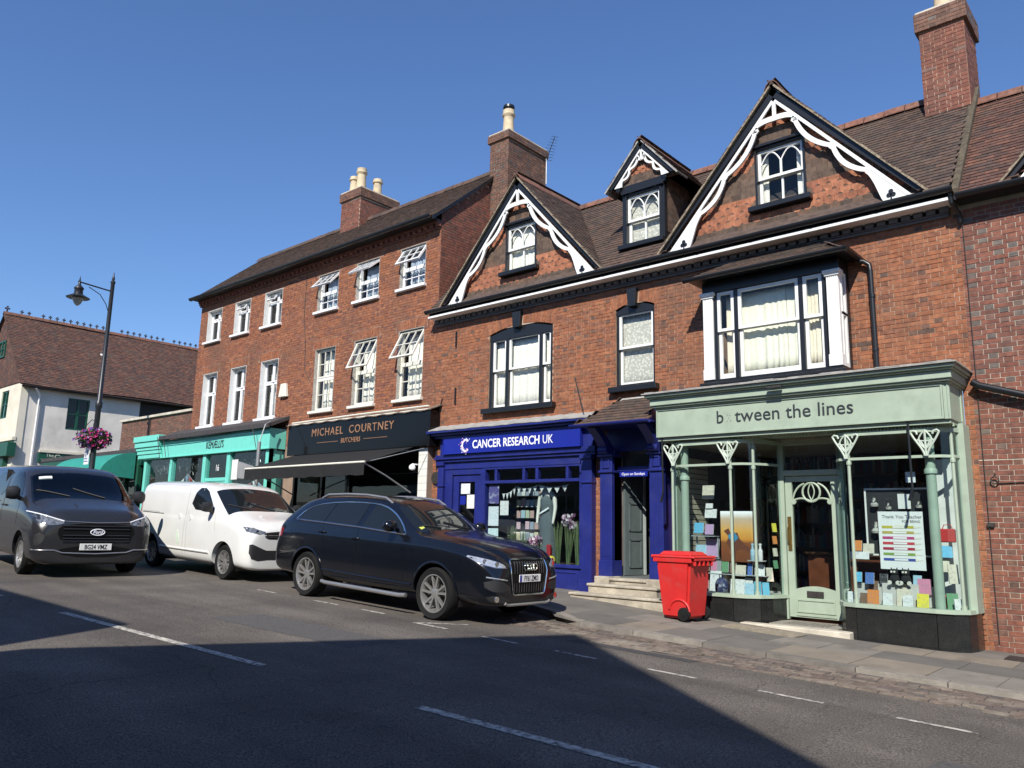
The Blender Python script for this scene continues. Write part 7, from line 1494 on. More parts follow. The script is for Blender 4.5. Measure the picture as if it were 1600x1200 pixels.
def cut_arches(me, wheels, r, mats, depth=0.36, hw=1.0, root=None):
    """round wheel openings: faces inside the circle go, the rim is snapped onto the circle and turned inwards; liner behind"""
    me.materials.clear()
    for m in mats: me.materials.append(m)
    bm = bmesh.new(); bm.from_mesh(me)
    for x0, z0 in wheels:
        for sg in (-1, 1):
            dl = []
            for f_ in bm.faces:
                c = f_.calc_center_median()
                if c.y*sg > hw-depth and (c.x-x0)**2+(c.z-z0)**2 < r*r: dl.append(f_)
            bmesh.ops.delete(bm, geom=dl, context='FACES')
            be = [e for e in bm.edges if e.is_boundary and all(v.co.y*sg > hw-depth-0.06 and abs(math.hypot(v.co.x-x0, v.co.z-z0)-r) < 0.09 for v in e.verts)]
            vs_ = {v for e in be for v in e.verts}
            for v in vs_:
                if v.co.y*sg < hw-depth+0.02: continue
                d = math.hypot(v.co.x-x0, v.co.z-z0); k = r/d; v.co.x = x0+(v.co.x-x0)*k; v.co.z = z0+(v.co.z-z0)*k
            o_ = bmesh.ops.extrude_edge_only(bm, edges=be)
            for v in o_['geom']:
                if isinstance(v, bmesh.types.BMVert): v.co.y -= sg*0.10
    bm.to_mesh(me); bm.free()
    for x0, z0 in wheels:
        for sg in (-1, 1):
            n = 24; A = [(x0+(r+0.006)*math.cos(t), sg*(hw-0.10), z0+(r+0.006)*math.sin(t)) for t in [-0.35+(math.pi+0.7)*k/n for k in range(n+1)]]
            g = MB(); g.rib(A, [(p[0], sg*(hw-depth-0.1), p[2]) for p in A], (0, 0, 0.004)); g.poly([(p[0], sg*(hw-depth-0.09), p[2]) for p in A]); g.build('wheel_arch_liner', PLASTIC, root)
    return me
class Car:
    def __init__(s, me, root): s.root = root; s.me = me; bm = bmesh.new(); bm.from_mesh(me); s.bvh = BVHTree.FromBMesh(bm); bm.free()
    def hit(s, p, d):
        h = s.bvh.ray_cast(V(p), V(d)); return h[0]
    def pt(s, a, b, view, off):
        """project (a,b) onto the body: view 'R' side -y (a=x,b=z), 'L' side +y, 'F' front (a=y,b=z), 'B' rear, 'T' top (a=x,b=y)"""
        o, d = {'R': ((a, -5, b), (0, 1, 0)), 'L': ((a, 5, b), (0, -1, 0)), 'F': ((6, a, b), (-1, 0, 0)), 'B': ((-6, a, b), (1, 0, 0)), 'T': ((a, b, 5), (0, 0, -1))}[view]
        h = s.hit(o, d)
        if h is None: return None
        return h-V(d)*off
    def patch(s, name, outline, view, m, off=0.006, res=0.06, parent=None, smooth=60, skirt=0.02, keep=False):
        bm = bmesh.new(); vs_ = [bm.verts.new((a, b, 0)) for a, b in outline]; bm.faces.new(vs_)
        xs = [a for a, b in outline]; ys = [b for a, b in outline]
        for ax, lo, hi in ((0, min(xs), max(xs)), (1, min(ys), max(ys))):
            k = math.floor(lo/res)*res+res
            while k < hi-1e-4:
                co = V((k, 0, 0)) if ax == 0 else V((0, k, 0)); no = V((1, 0, 0)) if ax == 0 else V((0, 1, 0))
                bmesh.ops.bisect_plane(bm, geom=bm.verts[:]+bm.edges[:]+bm.faces[:], plane_co=co, plane_no=no, dist=1e-5); k += res
        bad = []
        for v_ in bm.verts:
            p = s.pt(v_.co.x, v_.co.y, view, off)
            if p is None: bad.append(v_)
            else: v_.co = p
        bmesh.ops.delete(bm, geom=bad, context='VERTS')
        d = {'R': V((0, 1, 0)), 'L': V((0, -1, 0)), 'F': V((-1, 0, 0)), 'B': V((1, 0, 0)), 'T': V((0, 0, -1))}[view]
        be = [e for e in bm.edges if e.is_boundary]
        r_ = bmesh.ops.extrude_edge_only(bm, edges=be)
        for e in r_['geom']:
            if isinstance(e, bmesh.types.BMVert): e.co += d*skirt
        bmesh.ops.recalc_face_normals(bm, faces=bm.faces)
        me = bpy.data.meshes.new(name); bm.to_mesh(me); bm.free(); me.materials.append(m)
        me.polygons.foreach_set('use_smooth', [True]*len(me.polygons)); me.set_sharp_from_angle(angle=rad(smooth))
        return link(name, me, parent or s.root)
    def strip(s, name, pts, view, m, r=0.008, off=0.004, parent=None, closed=False, n=6):
        P = []
        seq = list(zip(pts, pts[1:]+([pts[0]] if closed else [])))
        if not closed: seq = list(zip(pts, pts[1:]))
        for a, b in seq:
            k = max(1, int(math.hypot(b[0]-a[0], b[1]-a[1])/0.06))
            for j in range(k):
                q = s.pt(a[0]+(b[0]-a[0])*j/k, a[1]+(b[1]-a[1])*j/k, view, off)
                if q is not None: P.append(q)
        if not closed:
            q = s.pt(*pts[-1], view, off)
            if q is not None: P.append(q)
        g = MB(); g.tube(P, r, n, closed=closed); return g.build(name, m, parent or s.root, smooth=50)
def ring_smooth(pts, it=2, closed=True):
    for _ in range(it):
        q = []
        n = len(pts)
        for k in range(n if closed else n-1):
            a, b = pts[k], pts[(k+1) % n]; q += [(a[0]*.75+b[0]*.25, a[1]*.75+b[1]*.25), (a[0]*.25+b[0]*.75, a[1]*.25+b[1]*.75)]
        pts = q if closed else [pts[0]]+q+[pts[-1]]
    return pts
def wheel(root, x, y, r, w, rim, style, side):
    """side -1: outer face towards -y"""
    t = MB(); s = side
    t.lathe([(rim, -w*0.40), (r*0.93, -w/2), (r*0.985, -w*0.38), (r, -w*0.2), (r, w*0.2), (r*0.985, w*0.38), (r*0.93, w/2), (rim, w*0.40), (rim*0.97, w*0.2), (rim*0.97, -w*0.2), (rim, -w*0.40)], (x, y, r), 'Y', 36, caps=False)
    for k in range(36):
        a = 2*math.pi*k/36; c, sn = math.cos(a), math.sin(a)
    wh_ = t.build('wheel', RUBBER, root, smooth=35)
    yo = y+s*w*0.40
    g = MB(); g.lathe([(rim*1.0, 0), (rim*1.03, s*0.012), (rim*0.97, s*0.012), (rim*0.90, -s*0.04), (rim*0.88, -s*0.12)], (x, yo, r), 'Y', 36, caps=False)
    yb = yo-s*0.115; g.lathe([(0.02, 0), (rim*0.9, 0), (rim*0.9, -s*0.01), (0.02, -s*0.01)], (x, yb, r), 'Y', 30, 1)
    g.lathe([(0.07, -s*0.03), (0.065, s*0.0), (0.05, s*0.008), (0.005, s*0.008)], (x, yo-s*0.02, r), 'Y', 16)
    N, twin = style
    for k in range(N):
        for q in ((-1, 1) if twin else (0,)):
            a0 = 2*math.pi*k/N+math.pi/2; a1 = a0+q*0.24*(5/N); d0 = V((math.cos(a0+q*0.11*(5/N)*2), 0, math.sin(a0+q*0.11*(5/N)*2))); d1 = V((math.cos(a1), 0, math.sin(a1)))
            t0 = V((-d0.z, 0, d0.x))*(0.015 if twin else 0.05); t1 = V((-d1.z, 0, d1.x))*(0.014 if twin else 0.036)
            c0 = V((x, yo-s*0.016, r))+d0*0.05; c1 = V((x, yo-s*0.002, r))+d1*rim*0.96
            g.prism([c0-t0, c1-t1, c1+t1, c0+t0], (0, -s*0.035, 0))
    g.build('rim', [ALLOY, PLASTIC], wh_, smooth=30)
    g = MB(); g.lathe([(0.03, 0), (rim*0.5, 0), (rim*0.5, -s*0.012), (0.03, -s*0.012)], (x, yb+s*0.018, r), 'Y', 26); g.build('brake_disc', mat('brake_steel', (0.10, 0.10, 0.10), 0.5, metal=0.5), wh_)
    return wh_
def plate(root, car, x, y0, z, txt, w=0.46, h=0.10, yel=False, blue=True, tilt=0):
    g = MB(); g.box(x, y0-w/2, z-h/2, x+0.012, y0+w/2, z+h/2); p = g.build('number_plate', mat('plate_white', (0.72, 0.72, 0.70), 0.35, var=0.03), root, bevel=0.004)
    if blue: g = MB(); g.box(x+0.010, y0-w/2+0.004, z-h/2+0.004, x+0.0135, y0-w/2+0.045, z+h/2-0.004); g.build('plate_band', BLUE2, p)
    M = Matrix.Translation((x+0.0125, y0+(0.02 if blue else 0), z-h*0.33)) @ Matrix.Rotation(rad(90), 4, 'Z') @ Matrix.Rotation(rad(90), 4, 'X')
    text('lettering', txt, h*0.98, M, PLASTIC, p, depth=0.003, squeeze=0.66 if w < 0.47 else 0.72, align='CENTER', bold=0.002)
    return p
def vroot(name, label, cat, cx, cy, yaw):
    zc = zroad(cx); t = thing(name, label, cat, (cx, cy, zc), rotz=yaw); t.rotation_euler = (0, math.atan(0.035*math.cos(yaw)), yaw); return t
# ---------------------------------------------------------------- black estate SUV
def audi():
    t = vroot('parked_suv', 'glossy black estate SUV with chrome window line parked at the kerb', 'car', -9.365, -3.45, 0)
    W = 0.865
    def sec(w, zb, zs, zbelt, wb, zr, wr, crown=0.03):
        return [(w*0.60, zb), (w*0.94, zb+0.02), (w*0.995, zb+0.16), (w, (zb+zs)/2+0.06), (w*0.992, zs-0.015), (w*0.965, zs+0.02), (wb+0.012, zbelt-0.012), (wb-0.004, zbelt+0.01), (wr+(wb-wr)*0.42, zbelt+(zr-zbelt)*0.52), (wr, zr-0.075), (wr*0.84, zr-0.010), (wr*0.35, zr+crown*0.3)]
    st = [(-2.53, sec(0.66, 0.40, 0.62, 0.80, 0.60, 0.94, 0.50)), (-2.56, sec(0.76, 0.36, 0.66, 0.88, 0.70, 1.04, 0.60)), (-2.47, sec(0.83, 0.32, 0.88, 1.08, 0.76, 1.24, 0.63)), (-2.24, sec(0.855, 0.30, 0.98, 1.15, 0.785, 1.42, 0.61)), (-1.94, sec(0.865, 0.29, 0.99, 1.155, 0.80, 1.555, 0.605)), (-1.50, sec(W, 0.28, 0.99, 1.15, 0.80, 1.60, 0.61)),
          (-0.9, sec(W, 0.27, 0.985, 1.135, 0.80, 1.62, 0.615)), (-0.2, sec(W, 0.27, 0.98, 1.115, 0.80, 1.61, 0.61)), (0.18, sec(W, 0.27, 0.975, 1.10, 0.80, 1.555, 0.595)), (0.52, sec(W, 0.27, 0.97, 1.085, 0.80, 1.395, 0.61)), (0.84, sec(W, 0.28, 0.97, 1.075, 0.80, 1.215, 0.65)),
          (1.02, sec(0.865, 0.28, 0.965, 1.06, 0.80, 1.125, 0.68)), (1.45, sec(0.865, 0.28, 0.955, 1.035, 0.785, 1.10, 0.64)), (1.85, sec(0.85, 0.26, 0.90, 0.985, 0.745, 1.055, 0.58)), (2.10, sec(0.80, 0.24, 0.82, 0.92, 0.68, 0.995, 0.50)), (2.26, sec(0.72, 0.23, 0.72, 0.84, 0.61, 0.925, 0.44)), (2.345, sec(0.62, 0.25, 0.58, 0.72, 0.52, 0.84, 0.38)), (2.365, sec(0.54, 0.29, 0.52, 0.66, 0.44, 0.77, 0.32))]
    me = loft(st, 3); PAINT = car_paint('black_car_paint', (0.004, 0.005, 0.008), 0.2, dirt=0.05, coat=0.35)
    full = Car(me, t)
    body = cut_arches(me.copy(), [(-1.53, 0.345), (1.42, 0.345)], 0.405, [PAINT], hw=0.865, root=t)
    body.polygons.foreach_set('use_smooth', [True]*len(body.polygons)); body.set_sharp_from_angle(angle=rad(40)); b = link('body', body, t)
    for x in (-1.53, 1.42):
        for sg in (-1, 1): wheel(t, x, sg*0.745, 0.345, 0.245, 0.245, (5, True), sg)
    for sd in ('R', 'L'):
        sg = -1 if sd == 'R' else 1
        top = [(-1.98, 1.20), (-1.86, 1.33), (-1.62, 1.43), (-1.05, 1.492), (-0.30, 1.502), (0.05, 1.465), (0.30, 1.375), (0.55, 1.225), (0.72, 1.10)]; bot = [(0.72, 1.085), (-0.33, 1.135), (-1.30, 1.165), (-1.98, 1.18)]
        full.patch('rear_quarter_glass', [(-1.97, 1.185), (-1.86, 1.32), (-1.62, 1.42), (-1.10, 1.48), (-1.24, 1.168)], sd, CGLASS, 0.004)
        full.patch('rear_door_glass', [(-1.21, 1.168), (-1.07, 1.485), (-0.30, 1.495), (-0.40, 1.140)], sd, CGLASS, 0.004)
        full.patch('front_door_glass', [(-0.27, 1.132), (-0.16, 1.488), (0.05, 1.455), (0.30, 1.365), (0.54, 1.215), (0.68, 1.095)], sd, CGLASS, 0.004)
        full.strip('window_chrome', ring_smooth(top, 1, False)+bot, sd, CHROME, 0.012, 0.006, closed=True)
        full.strip('door_seam', [(-0.33, 1.13), (-0.30, 0.80), (-0.32, 0.38)], sd, SEAM, 0.007, -0.0045); full.strip('door_seam', [(0.74, 1.06), (0.80, 0.75), (0.78, 0.36)], sd, SEAM, 0.007, -0.0045); full.strip('door_seam', [(-1.22, 1.15), (-1.12, 0.85), (-1.08, 0.70)], sd, SEAM, 0.007, -0.0045)
        full.strip('sill_line', [(-1.10, 0.46), (0.95, 0.42)], sd, PAINT, 0.014, 0.0)
        for x0, z in ((-1.28, 1.02), (-0.42, 0.97)):
            p = full.pt(x0+0.08, z, sd, 0.0); g = MB(); g.tube([p+V((-0.09, sg*0.004, 0)), p+V((-0.07, sg*0.03, 0.004)), p+V((0.07, sg*0.03, 0.002)), p+V((0.09, sg*0.004, 0))], 0.013, 8); g.build('door_handle', PAINT, t, smooth=50)
        p = full.pt(0.52, 1.12, sd, 0.0); g = MB(); q = p+V((0.02, sg*0.15, 0.07)); 
        for k in range(1): g.lathe([(0.02, -0.10), (0.075, -0.09), (0.10, -0.03), (0.095, 0.04), (0.06, 0.085), (0.01, 0.10)], (0, 0, 0), 'Y', 14)
        g.v = [(q.x+x_*0.75, q.y+y_*1.15, q.z+z_*0.82) for x_, y_, z_ in g.v]; g.tube([p+V((0, 0, 0.02)), q+V((0, -sg*0.06, -0.03))], 0.025, 8); g.build('door_mirror', PAINT, t, smooth=60)
        # arch lips
        for x in (-1.53, 1.42):
            g = MB(); P = []
            for k in range(19):
                a = -0.15+k*(math.pi+0.3)/18; h = full.pt(x+0.415*math.cos(a), 0.345+0.415*math.sin(a), sd, 0.004)
                if h is not None and h.z > 0.30: P.append(h)
            g.tube(P, 0.018, 6); g.build('arch_lip', PAINT, t, smooth=50)
        g = MB(); g.tube([(-1.02, sg*0.90, 0.285), (-0.9, sg*0.915, 0.275), (0.8, sg*0.915, 0.265), (0.93, sg*0.90, 0.275)], 0.030, 8); g.build('side_step', ALLOY, t, smooth=50)
        P = [full.pt(x_, sg*0.545, 'T', 0.0) for x_ in (-1.66, -1.5, -1.0, -0.5, -0.05, 0.12)]; P = [P[0]]+[q+V((0, 0, 0.045)) for q in P[1:-1]]+[P[-1]]; g = MB(); g.tube(P, 0.018, 8); g.build('roof_rail', ALLOY, t, smooth=60)
        # lamps
        Yh = -1 if sd == 'R' else 1
        hl = ring_smooth([(Yh*0.82, 0.895), (Yh*0.70, 0.86), (Yh*0.50, 0.80), (Yh*0.44, 0.745), (Yh*0.60, 0.745), (Yh*0.76, 0.79)], 1)
        full.patch('headlight', hl, 'F', LAMPG, 0.006, 0.04, skirt=0.03)
        full.strip('headlight_trim', [(Yh*0.44, 0.742), (Yh*0.60, 0.742), (Yh*0.76, 0.785)], 'F', CHROME, 0.007, 0.006)
        for yy, zz in ((0.58, 0.785), (0.70, 0.815)):
            p = full.pt(Yh*yy, zz, 'F', 0.012)
            if p is not None: g = MB(); g.lathe([(0.034, -0.01), (0.034, 0.004), (0.026, 0.006), (0.004, 0.003)], (p.x, p.y, p.z), 'X', 14); g.build('headlight_lens', CHROME, t, smooth=40)
        full.patch('air_intake', ring_smooth([(Yh*0.74, 0.60), (Yh*0.42, 0.555), (Yh*0.42, 0.43), (Yh*0.72, 0.45)], 1), 'F', PLASTIC, 0.004, 0.05)
        full.strip('daylight_strip', [(Yh*0.72, 0.625), (Yh*0.44, 0.585)], 'F', LAMPG, 0.010, 0.006)
        full.patch('fog_intake', ring_smooth([(Yh*0.72, 0.40), (Yh*0.44, 0.38), (Yh*0.36, 0.30), (Yh*0.66, 0.30)], 1), 'F', PLASTIC, 0.004, 0.05)
        p = full.pt(Yh*0.60, 0.35, 'F', 0.008); g = MB(); g.lathe([(0.04, -0.01), (0.04, 0.006), (0.03, 0.008), (0.003, 0.004)], (p.x, p.y, p.z), 'X', 14); g.build('fog_lamp', CHROME, t, smooth=40)
        full.patch('tail_light', [(-2.50, 0.86), (-2.30, 0.90), (-2.30, 1.02), (-2.42, 1.05)], sd, mat('tail_red', (0.25, 0.008, 0.008), 0.1, coat=1.0), 0.005)
    # front grille
    ol = [(-0.36, 0.835), (-0.33, 0.852), (0.33, 0.852), (0.36, 0.835), (0.375, 0.70), (0.325, 0.42), (0.295, 0.395), (-0.295, 0.395), (-0.325, 0.42), (-0.375, 0.70)]
    gp = full.patch('grille', ol, 'F', mat('grille_black', (0.004, 0.004, 0.004), 0.6, spec=0.2), 0.003, 0.06)
    full.strip('grille_frame', ol, 'F', CHROME, 0.011, 0.008, closed=True)
    for k in range(13):
        y = -0.30+k*0.05; zt_ = 0.83; zb_ = 0.42
        for z0, z1 in ((0.665, 0.825), (0.425, 0.545)):
            P = [full.pt(y, z0+(z1-z0)*j/4, 'F', 0.008) for j in range(5)]; P = [p for p in P if p is not None]; g = MB(); g.tube(P, 0.0055, 6); g.build('grille_bar', mat('slat_chrome', (0.13, 0.13, 0.135), 0.3, metal=0.8), gp, smooth=50)
    px = max(full.pt(0.2, 0.6, 'F', 0).x, full.pt(-0.2, 0.6, 'F', 0).x)
    plate(t, full, px+0.012, 0.0, 0.605, 'FY61 ZMO', 0.44, 0.098)
    for k in range(4):
        c = full.pt(-0.09+k*0.06, 0.755, 'F', 0.022); g = MB(); g.tube([(c.x, c.y+0.043*math.cos(a), c.z+0.043*math.sin(a)) for a in [j*0.393 for j in range(16)]], 0.0085, 6, closed=True); g.build('emblem_ring', CHROME, t, smooth=60)
    full.strip('skid_plate', [(-0.46, 0.295), (-0.40, 0.27), (0.40, 0.27), (0.46, 0.295)], 'F', ALLOY, 0.020, 0.004)
    full.strip('bonnet_seam', [(0.98, -0.74), (1.5, -0.73), (1.95, -0.62), (2.12, -0.42)], 'T', SEAM, 0.007, -0.0045); full.strip('bonnet_seam', [(0.98, 0.74), (1.5, 0.73), (1.95, 0.62), (2.12, 0.42)], 'T', SEAM, 0.007, -0.0045)
    full.patch('windscreen', [(0.93, -0.70), (0.98, 0.0), (0.93, 0.70), (0.27, 0.56), (0.22, 0.0), (0.27, -0.56)], 'T', CGLASS, 0.004, 0.08)
    full.patch('rear_window', [(-0.56, 1.40), (0.56, 1.40), (0.62, 1.18), (-0.62, 1.18)], 'B', CGLASS, 0.004, 0.08)
    for a, b in (((0.93, -0.30), (0.80, -0.62)), ((0.94, 0.25), (0.78, -0.12))): full.strip('wiper', [a, b], 'T', PLASTIC, 0.010, 0.016)
    tag(full.patch('permit', [(0.80, -0.62), (0.86, -0.62), (0.86, -0.56), (0.80, -0.56)], 'T', mat('permit_yellow', (0.5, 0.55, 0.1), 0.6), 0.009, 0.08), 'small yellow green permit at the corner of the windscreen')
    return t
audi()
# ---------------------------------------------------------------- vans
def van_sections(W, H, belt, nose, tail, cowl, roof_front, zb=0.22, bonnet=1.0, wr_=0.80, tail_h=None):
    def sec(w, zb, zs, zbelt, wb, zr, wr):
        return [(w*0.6, zb), (w*0.95, zb+0.015), (w*0.99, zb+0.20), (w, (zb+zs)/2+0.08), (w*0.995, zs-0.01), (w*0.975, zs+0.03), (wb, zbelt), (wr+(wb-wr)*0.40, zbelt+(zr-zbelt)*0.55), (wr, zr-0.10), (wr*0.86, zr-0.015), (wr*0.40, zr+0.012)]
    R_ = W*wr_
    st = [(tail, sec(W*0.91, zb+0.08, belt-0.2, belt, W*0.90, H-0.08, R_*0.94)), (tail-0.015 if False else tail+0.02, sec(W*0.965, zb+0.05, belt-0.18, belt, W*0.95, H-0.035, R_*0.98)), (tail+0.14, sec(W*0.985, zb+0.02, belt-0.15, belt, W*0.965, H-0.015, R_)), (tail+0.7, sec(W, zb, belt-0.15, belt, W*0.975, H, R_)), (-0.6, sec(W, zb, belt-0.15, belt, W*0.975, H, R_)), (0.05, sec(W, zb, belt-0.15, belt, W*0.975, H-0.003, R_)),
          (roof_front-0.30, sec(W, zb, belt-0.15, belt, W*0.97, H-0.02, R_*0.995)), (roof_front, sec(W, zb, belt-0.15, belt-0.01, W*0.97, H-0.075, R_*0.97)), (roof_front+(cowl-roof_front)*0.33, sec(W, zb, belt-0.16, belt-0.02, W*0.965, H-0.075-(H-0.075-belt)*0.36, R_*0.98)), (roof_front+(cowl-roof_front)*0.68, sec(W, zb, belt-0.17, belt-0.045, W*0.955, H-0.075-(H-0.075-belt)*0.74, R_*1.02)), (cowl, sec(W, zb, belt-0.19, belt-0.08, W*0.94, belt+0.02, W*0.84)),
          (cowl+(nose-cowl)*0.35, sec(W*0.985, zb, belt-0.24, belt-0.14, W*0.90, bonnet+(belt-bonnet)*0.62, W*0.78)), (cowl+(nose-cowl)*0.72, sec(W*0.975, zb-0.01, bonnet-0.16, bonnet-0.05, W*0.88, bonnet+0.04, W*0.76)), (nose-0.11, sec(W*0.925, zb-0.02, bonnet-0.24, bonnet-0.12, W*0.83, bonnet-0.02, W*0.70)), (nose-0.03, sec(W*0.86, zb-0.01, bonnet-0.34, bonnet-0.20, W*0.77, bonnet-0.09, W*0.64)), (nose, sec(W*0.79, zb+0.02, bonnet-0.40, bonnet-0.26, W*0.70, bonnet-0.16, W*0.57))]
    return st
def van_common(t, full, W, wheels, rw, arch_r, PAINT, spokes, tyre_w=0.20, rim=None):
    for x in wheels:
        for sg in (-1, 1): wheel(t, x, sg*(W-tyre_w/2-0.05), rw, tyre_w, rim or rw*0.66, spokes, sg)
def mirror(t, full, sd, x, z, PAINT, h=0.17):
    sg = -1 if sd == 'R' else 1; p = full.pt(x, z, sd, 0.0); q = p+V((0.02, sg*0.14, 0.06)); g = MB(); g.lathe([(0.02, -0.10), (0.07, -0.09), (0.085, -0.02), (0.085, 0.05), (0.05, 0.095), (0.01, 0.10)], (0, 0, 0), 'Y', 14); g.v = [(q.x+a*0.75, q.y+b*1.05, q.z+c*h/0.15) for a, b, c in g.v]; g.tube([p-V((0, 0, 0.04)), q+V((0, -sg*0.05, -0.06))], 0.035, 8); g.build('door_mirror', PAINT, t, smooth=60)
def white_van():
    t = vroot('parked_van', 'white panel van parked behind the black SUV', 'van', -15.03, -3.39, 0); W = 0.88
    me = loft(van_sections(W, 1.755, 1.19, 2.22, -2.17, 1.42, 0.62, bonnet=1.04, wr_=0.90), 3); PAINT = car_paint('white_van_paint', (0.70, 0.70, 0.67), 0.3, dirt=0.15); full = Car(me, t)
    body = cut_arches(me.copy(), [(-1.44, 0.31), (1.44, 0.31)], 0.375, [PAINT], hw=0.87, root=t); body.polygons.foreach_set('use_smooth', [True]*len(body.polygons)); body.set_sharp_from_angle(angle=rad(40)); link('body', body, t)
    van_common(t, full, W, (-1.44, 1.44), 0.31, 0.375, PAINT, (6, True))
    for sd in ('R', 'L'):
        sg = -1 if sd == 'R' else 1
        full.patch('door_window', ring_smooth([(0.06, 1.22), (0.20, 1.63), (0.50, 1.63), (0.80, 1.38), (0.96, 1.22), (0.90, 1.19)], 1), sd, CGLASS, 0.004)
        for P in ([(-0.10, 1.70), (-0.06, 1.2), (-0.08, 0.65), (-0.06, 0.30)], [(1.05, 1.15), (1.12, 0.85)], [(0.02, 1.20), (0.02, 0.95), (0.06, 0.30)], [(-1.9, 1.60), (-1.75, 1.66), (-0.25, 1.67)], [(-1.95, 1.12), (-1.2, 1.12)]): full.strip('panel_seam', P, sd, mat('seam_grey', (0.30, 0.30, 0.29), 0.6), 0.006, -0.002)
        full.strip('slide_rail', [(-2.0, 1.10), (-1.0, 1.09)], sd, PLASTIC, 0.008, 0.0); full.strip('side_moulding', [(-1.0, 0.45), (0.95, 0.45)], sd, PAINT, 0.022, 0.004); full.strip('sill_trim', [(-1.0, 0.27), (1.0, 0.26)], sd, PLASTIC, 0.03, 0.0)
        for x, z in ((-0.30, 1.06), (0.13, 1.05)):
            p = full.pt(x, z, sd, 0.003); g = MB(); g.lathe([(0.01, 0), (0.055, 0), (0.06, -sg*0.01), (0.05, sg*0.012), (0.01, sg*0.012)], (p.x, p.y, p.z), 'Y', 16); g.build('door_handle', PAINT, t, smooth=40)
        mirror(t, full, sd, 0.92, 1.22, PLASTIC)
        Yh = sg
        full.patch('headlight', [(Yh*0.795, 0.975), (Yh*0.66, 0.955), (Yh*0.48, 0.895), (Yh*0.47, 0.86), (Yh*0.60, 0.845), (Yh*0.79, 0.885)], 'F', mat('lamp_mid', (0.20, 0.21, 0.22), 0.08, metal=0.4, var=0.6, scale=24, coat=1.0), 0.005, 0.03)
        p = full.pt(Yh*0.64, 0.895, 'F', 0.008); g = MB(); g.lathe([(0.032, -0.01), (0.032, 0.004), (0.024, 0.008), (0.004, 0.003)], (p.x, p.y, p.z), 'X', 14); g.build('headlight_lens', CHROME, t, smooth=40)
        full.patch('bumper_intake', [(Yh*0.765, 0.665), (Yh*0.72, 0.675), (Yh*0.50, 0.585), (Yh*0.44, 0.565), (Yh*0.44, 0.40), (Yh*0.60, 0.385), (Yh*0.72, 0.42), (Yh*0.765, 0.52)], 'F', PLASTIC, 0.005, 0.03)
        full.patch('tail_light', [(-2.14, 0.95), (-2.05, 0.95), (-2.05, 1.35), (-2.13, 1.35)], sd, mat('tail_red', (0.25, 0.008, 0.008), 0.1, coat=1.0), 0.005)
    full.patch('windscreen', [(1.36, -0.76), (1.40, 0), (1.36, 0.76), (0.70, 0.69), (0.66, 0), (0.70, -0.69)], 'T', CGLASS, 0.004, 0.08)
    gp = full.patch('grille', ring_smooth([(-0.50, 0.90), (0.50, 0.90), (0.50, 0.80), (0.42, 0.76), (-0.42, 0.76), (-0.50, 0.80)], 1), 'F', PLASTIC, 0.004, 0.05)
    for z in (0.87, 0.83, 0.79): full.strip('grille_bar', [(-0.44, z), (0.44, z)], 'F', CHROME if z == 0.83 else PLASTIC, 0.009, 0.008, gp)
    full.patch('lower_grille', [(-0.44, 0.565), (0.44, 0.565), (0.44, 0.40), (-0.44, 0.40)], 'F', PLASTIC, 0.004, 0.05)
    plate(t, full, full.pt(0, 0.62, 'F', 0).x+0.004, 0.0, 0.63, 'M', 0.44, 0.10, blue=False)
    full.strip('wiper', [(1.34, -0.30), (1.12, -0.66)], 'T', PLASTIC, 0.010, 0.014); full.strip('wiper', [(1.36, 0.2), (1.12, -0.2)], 'T', PLASTIC, 0.010, 0.014)
    p = full.pt(0.46, 0.30, 'T', 0); g = MB(); g.tube([p, p+V((-0.22, 0, 0.22))], 0.008, 5); g.build('aerial', PLASTIC, t)
    full.patch('sticker', ring_smooth([(-0.36, 0.62), (-0.22, 0.48), (-0.20, 0.60), (-0.30, 0.82), (-0.36, 0.76)], 1), 'R', mat('leaf_sticker', (0.55, 0.64, 0.52), 0.5), 0.004)
white_van()
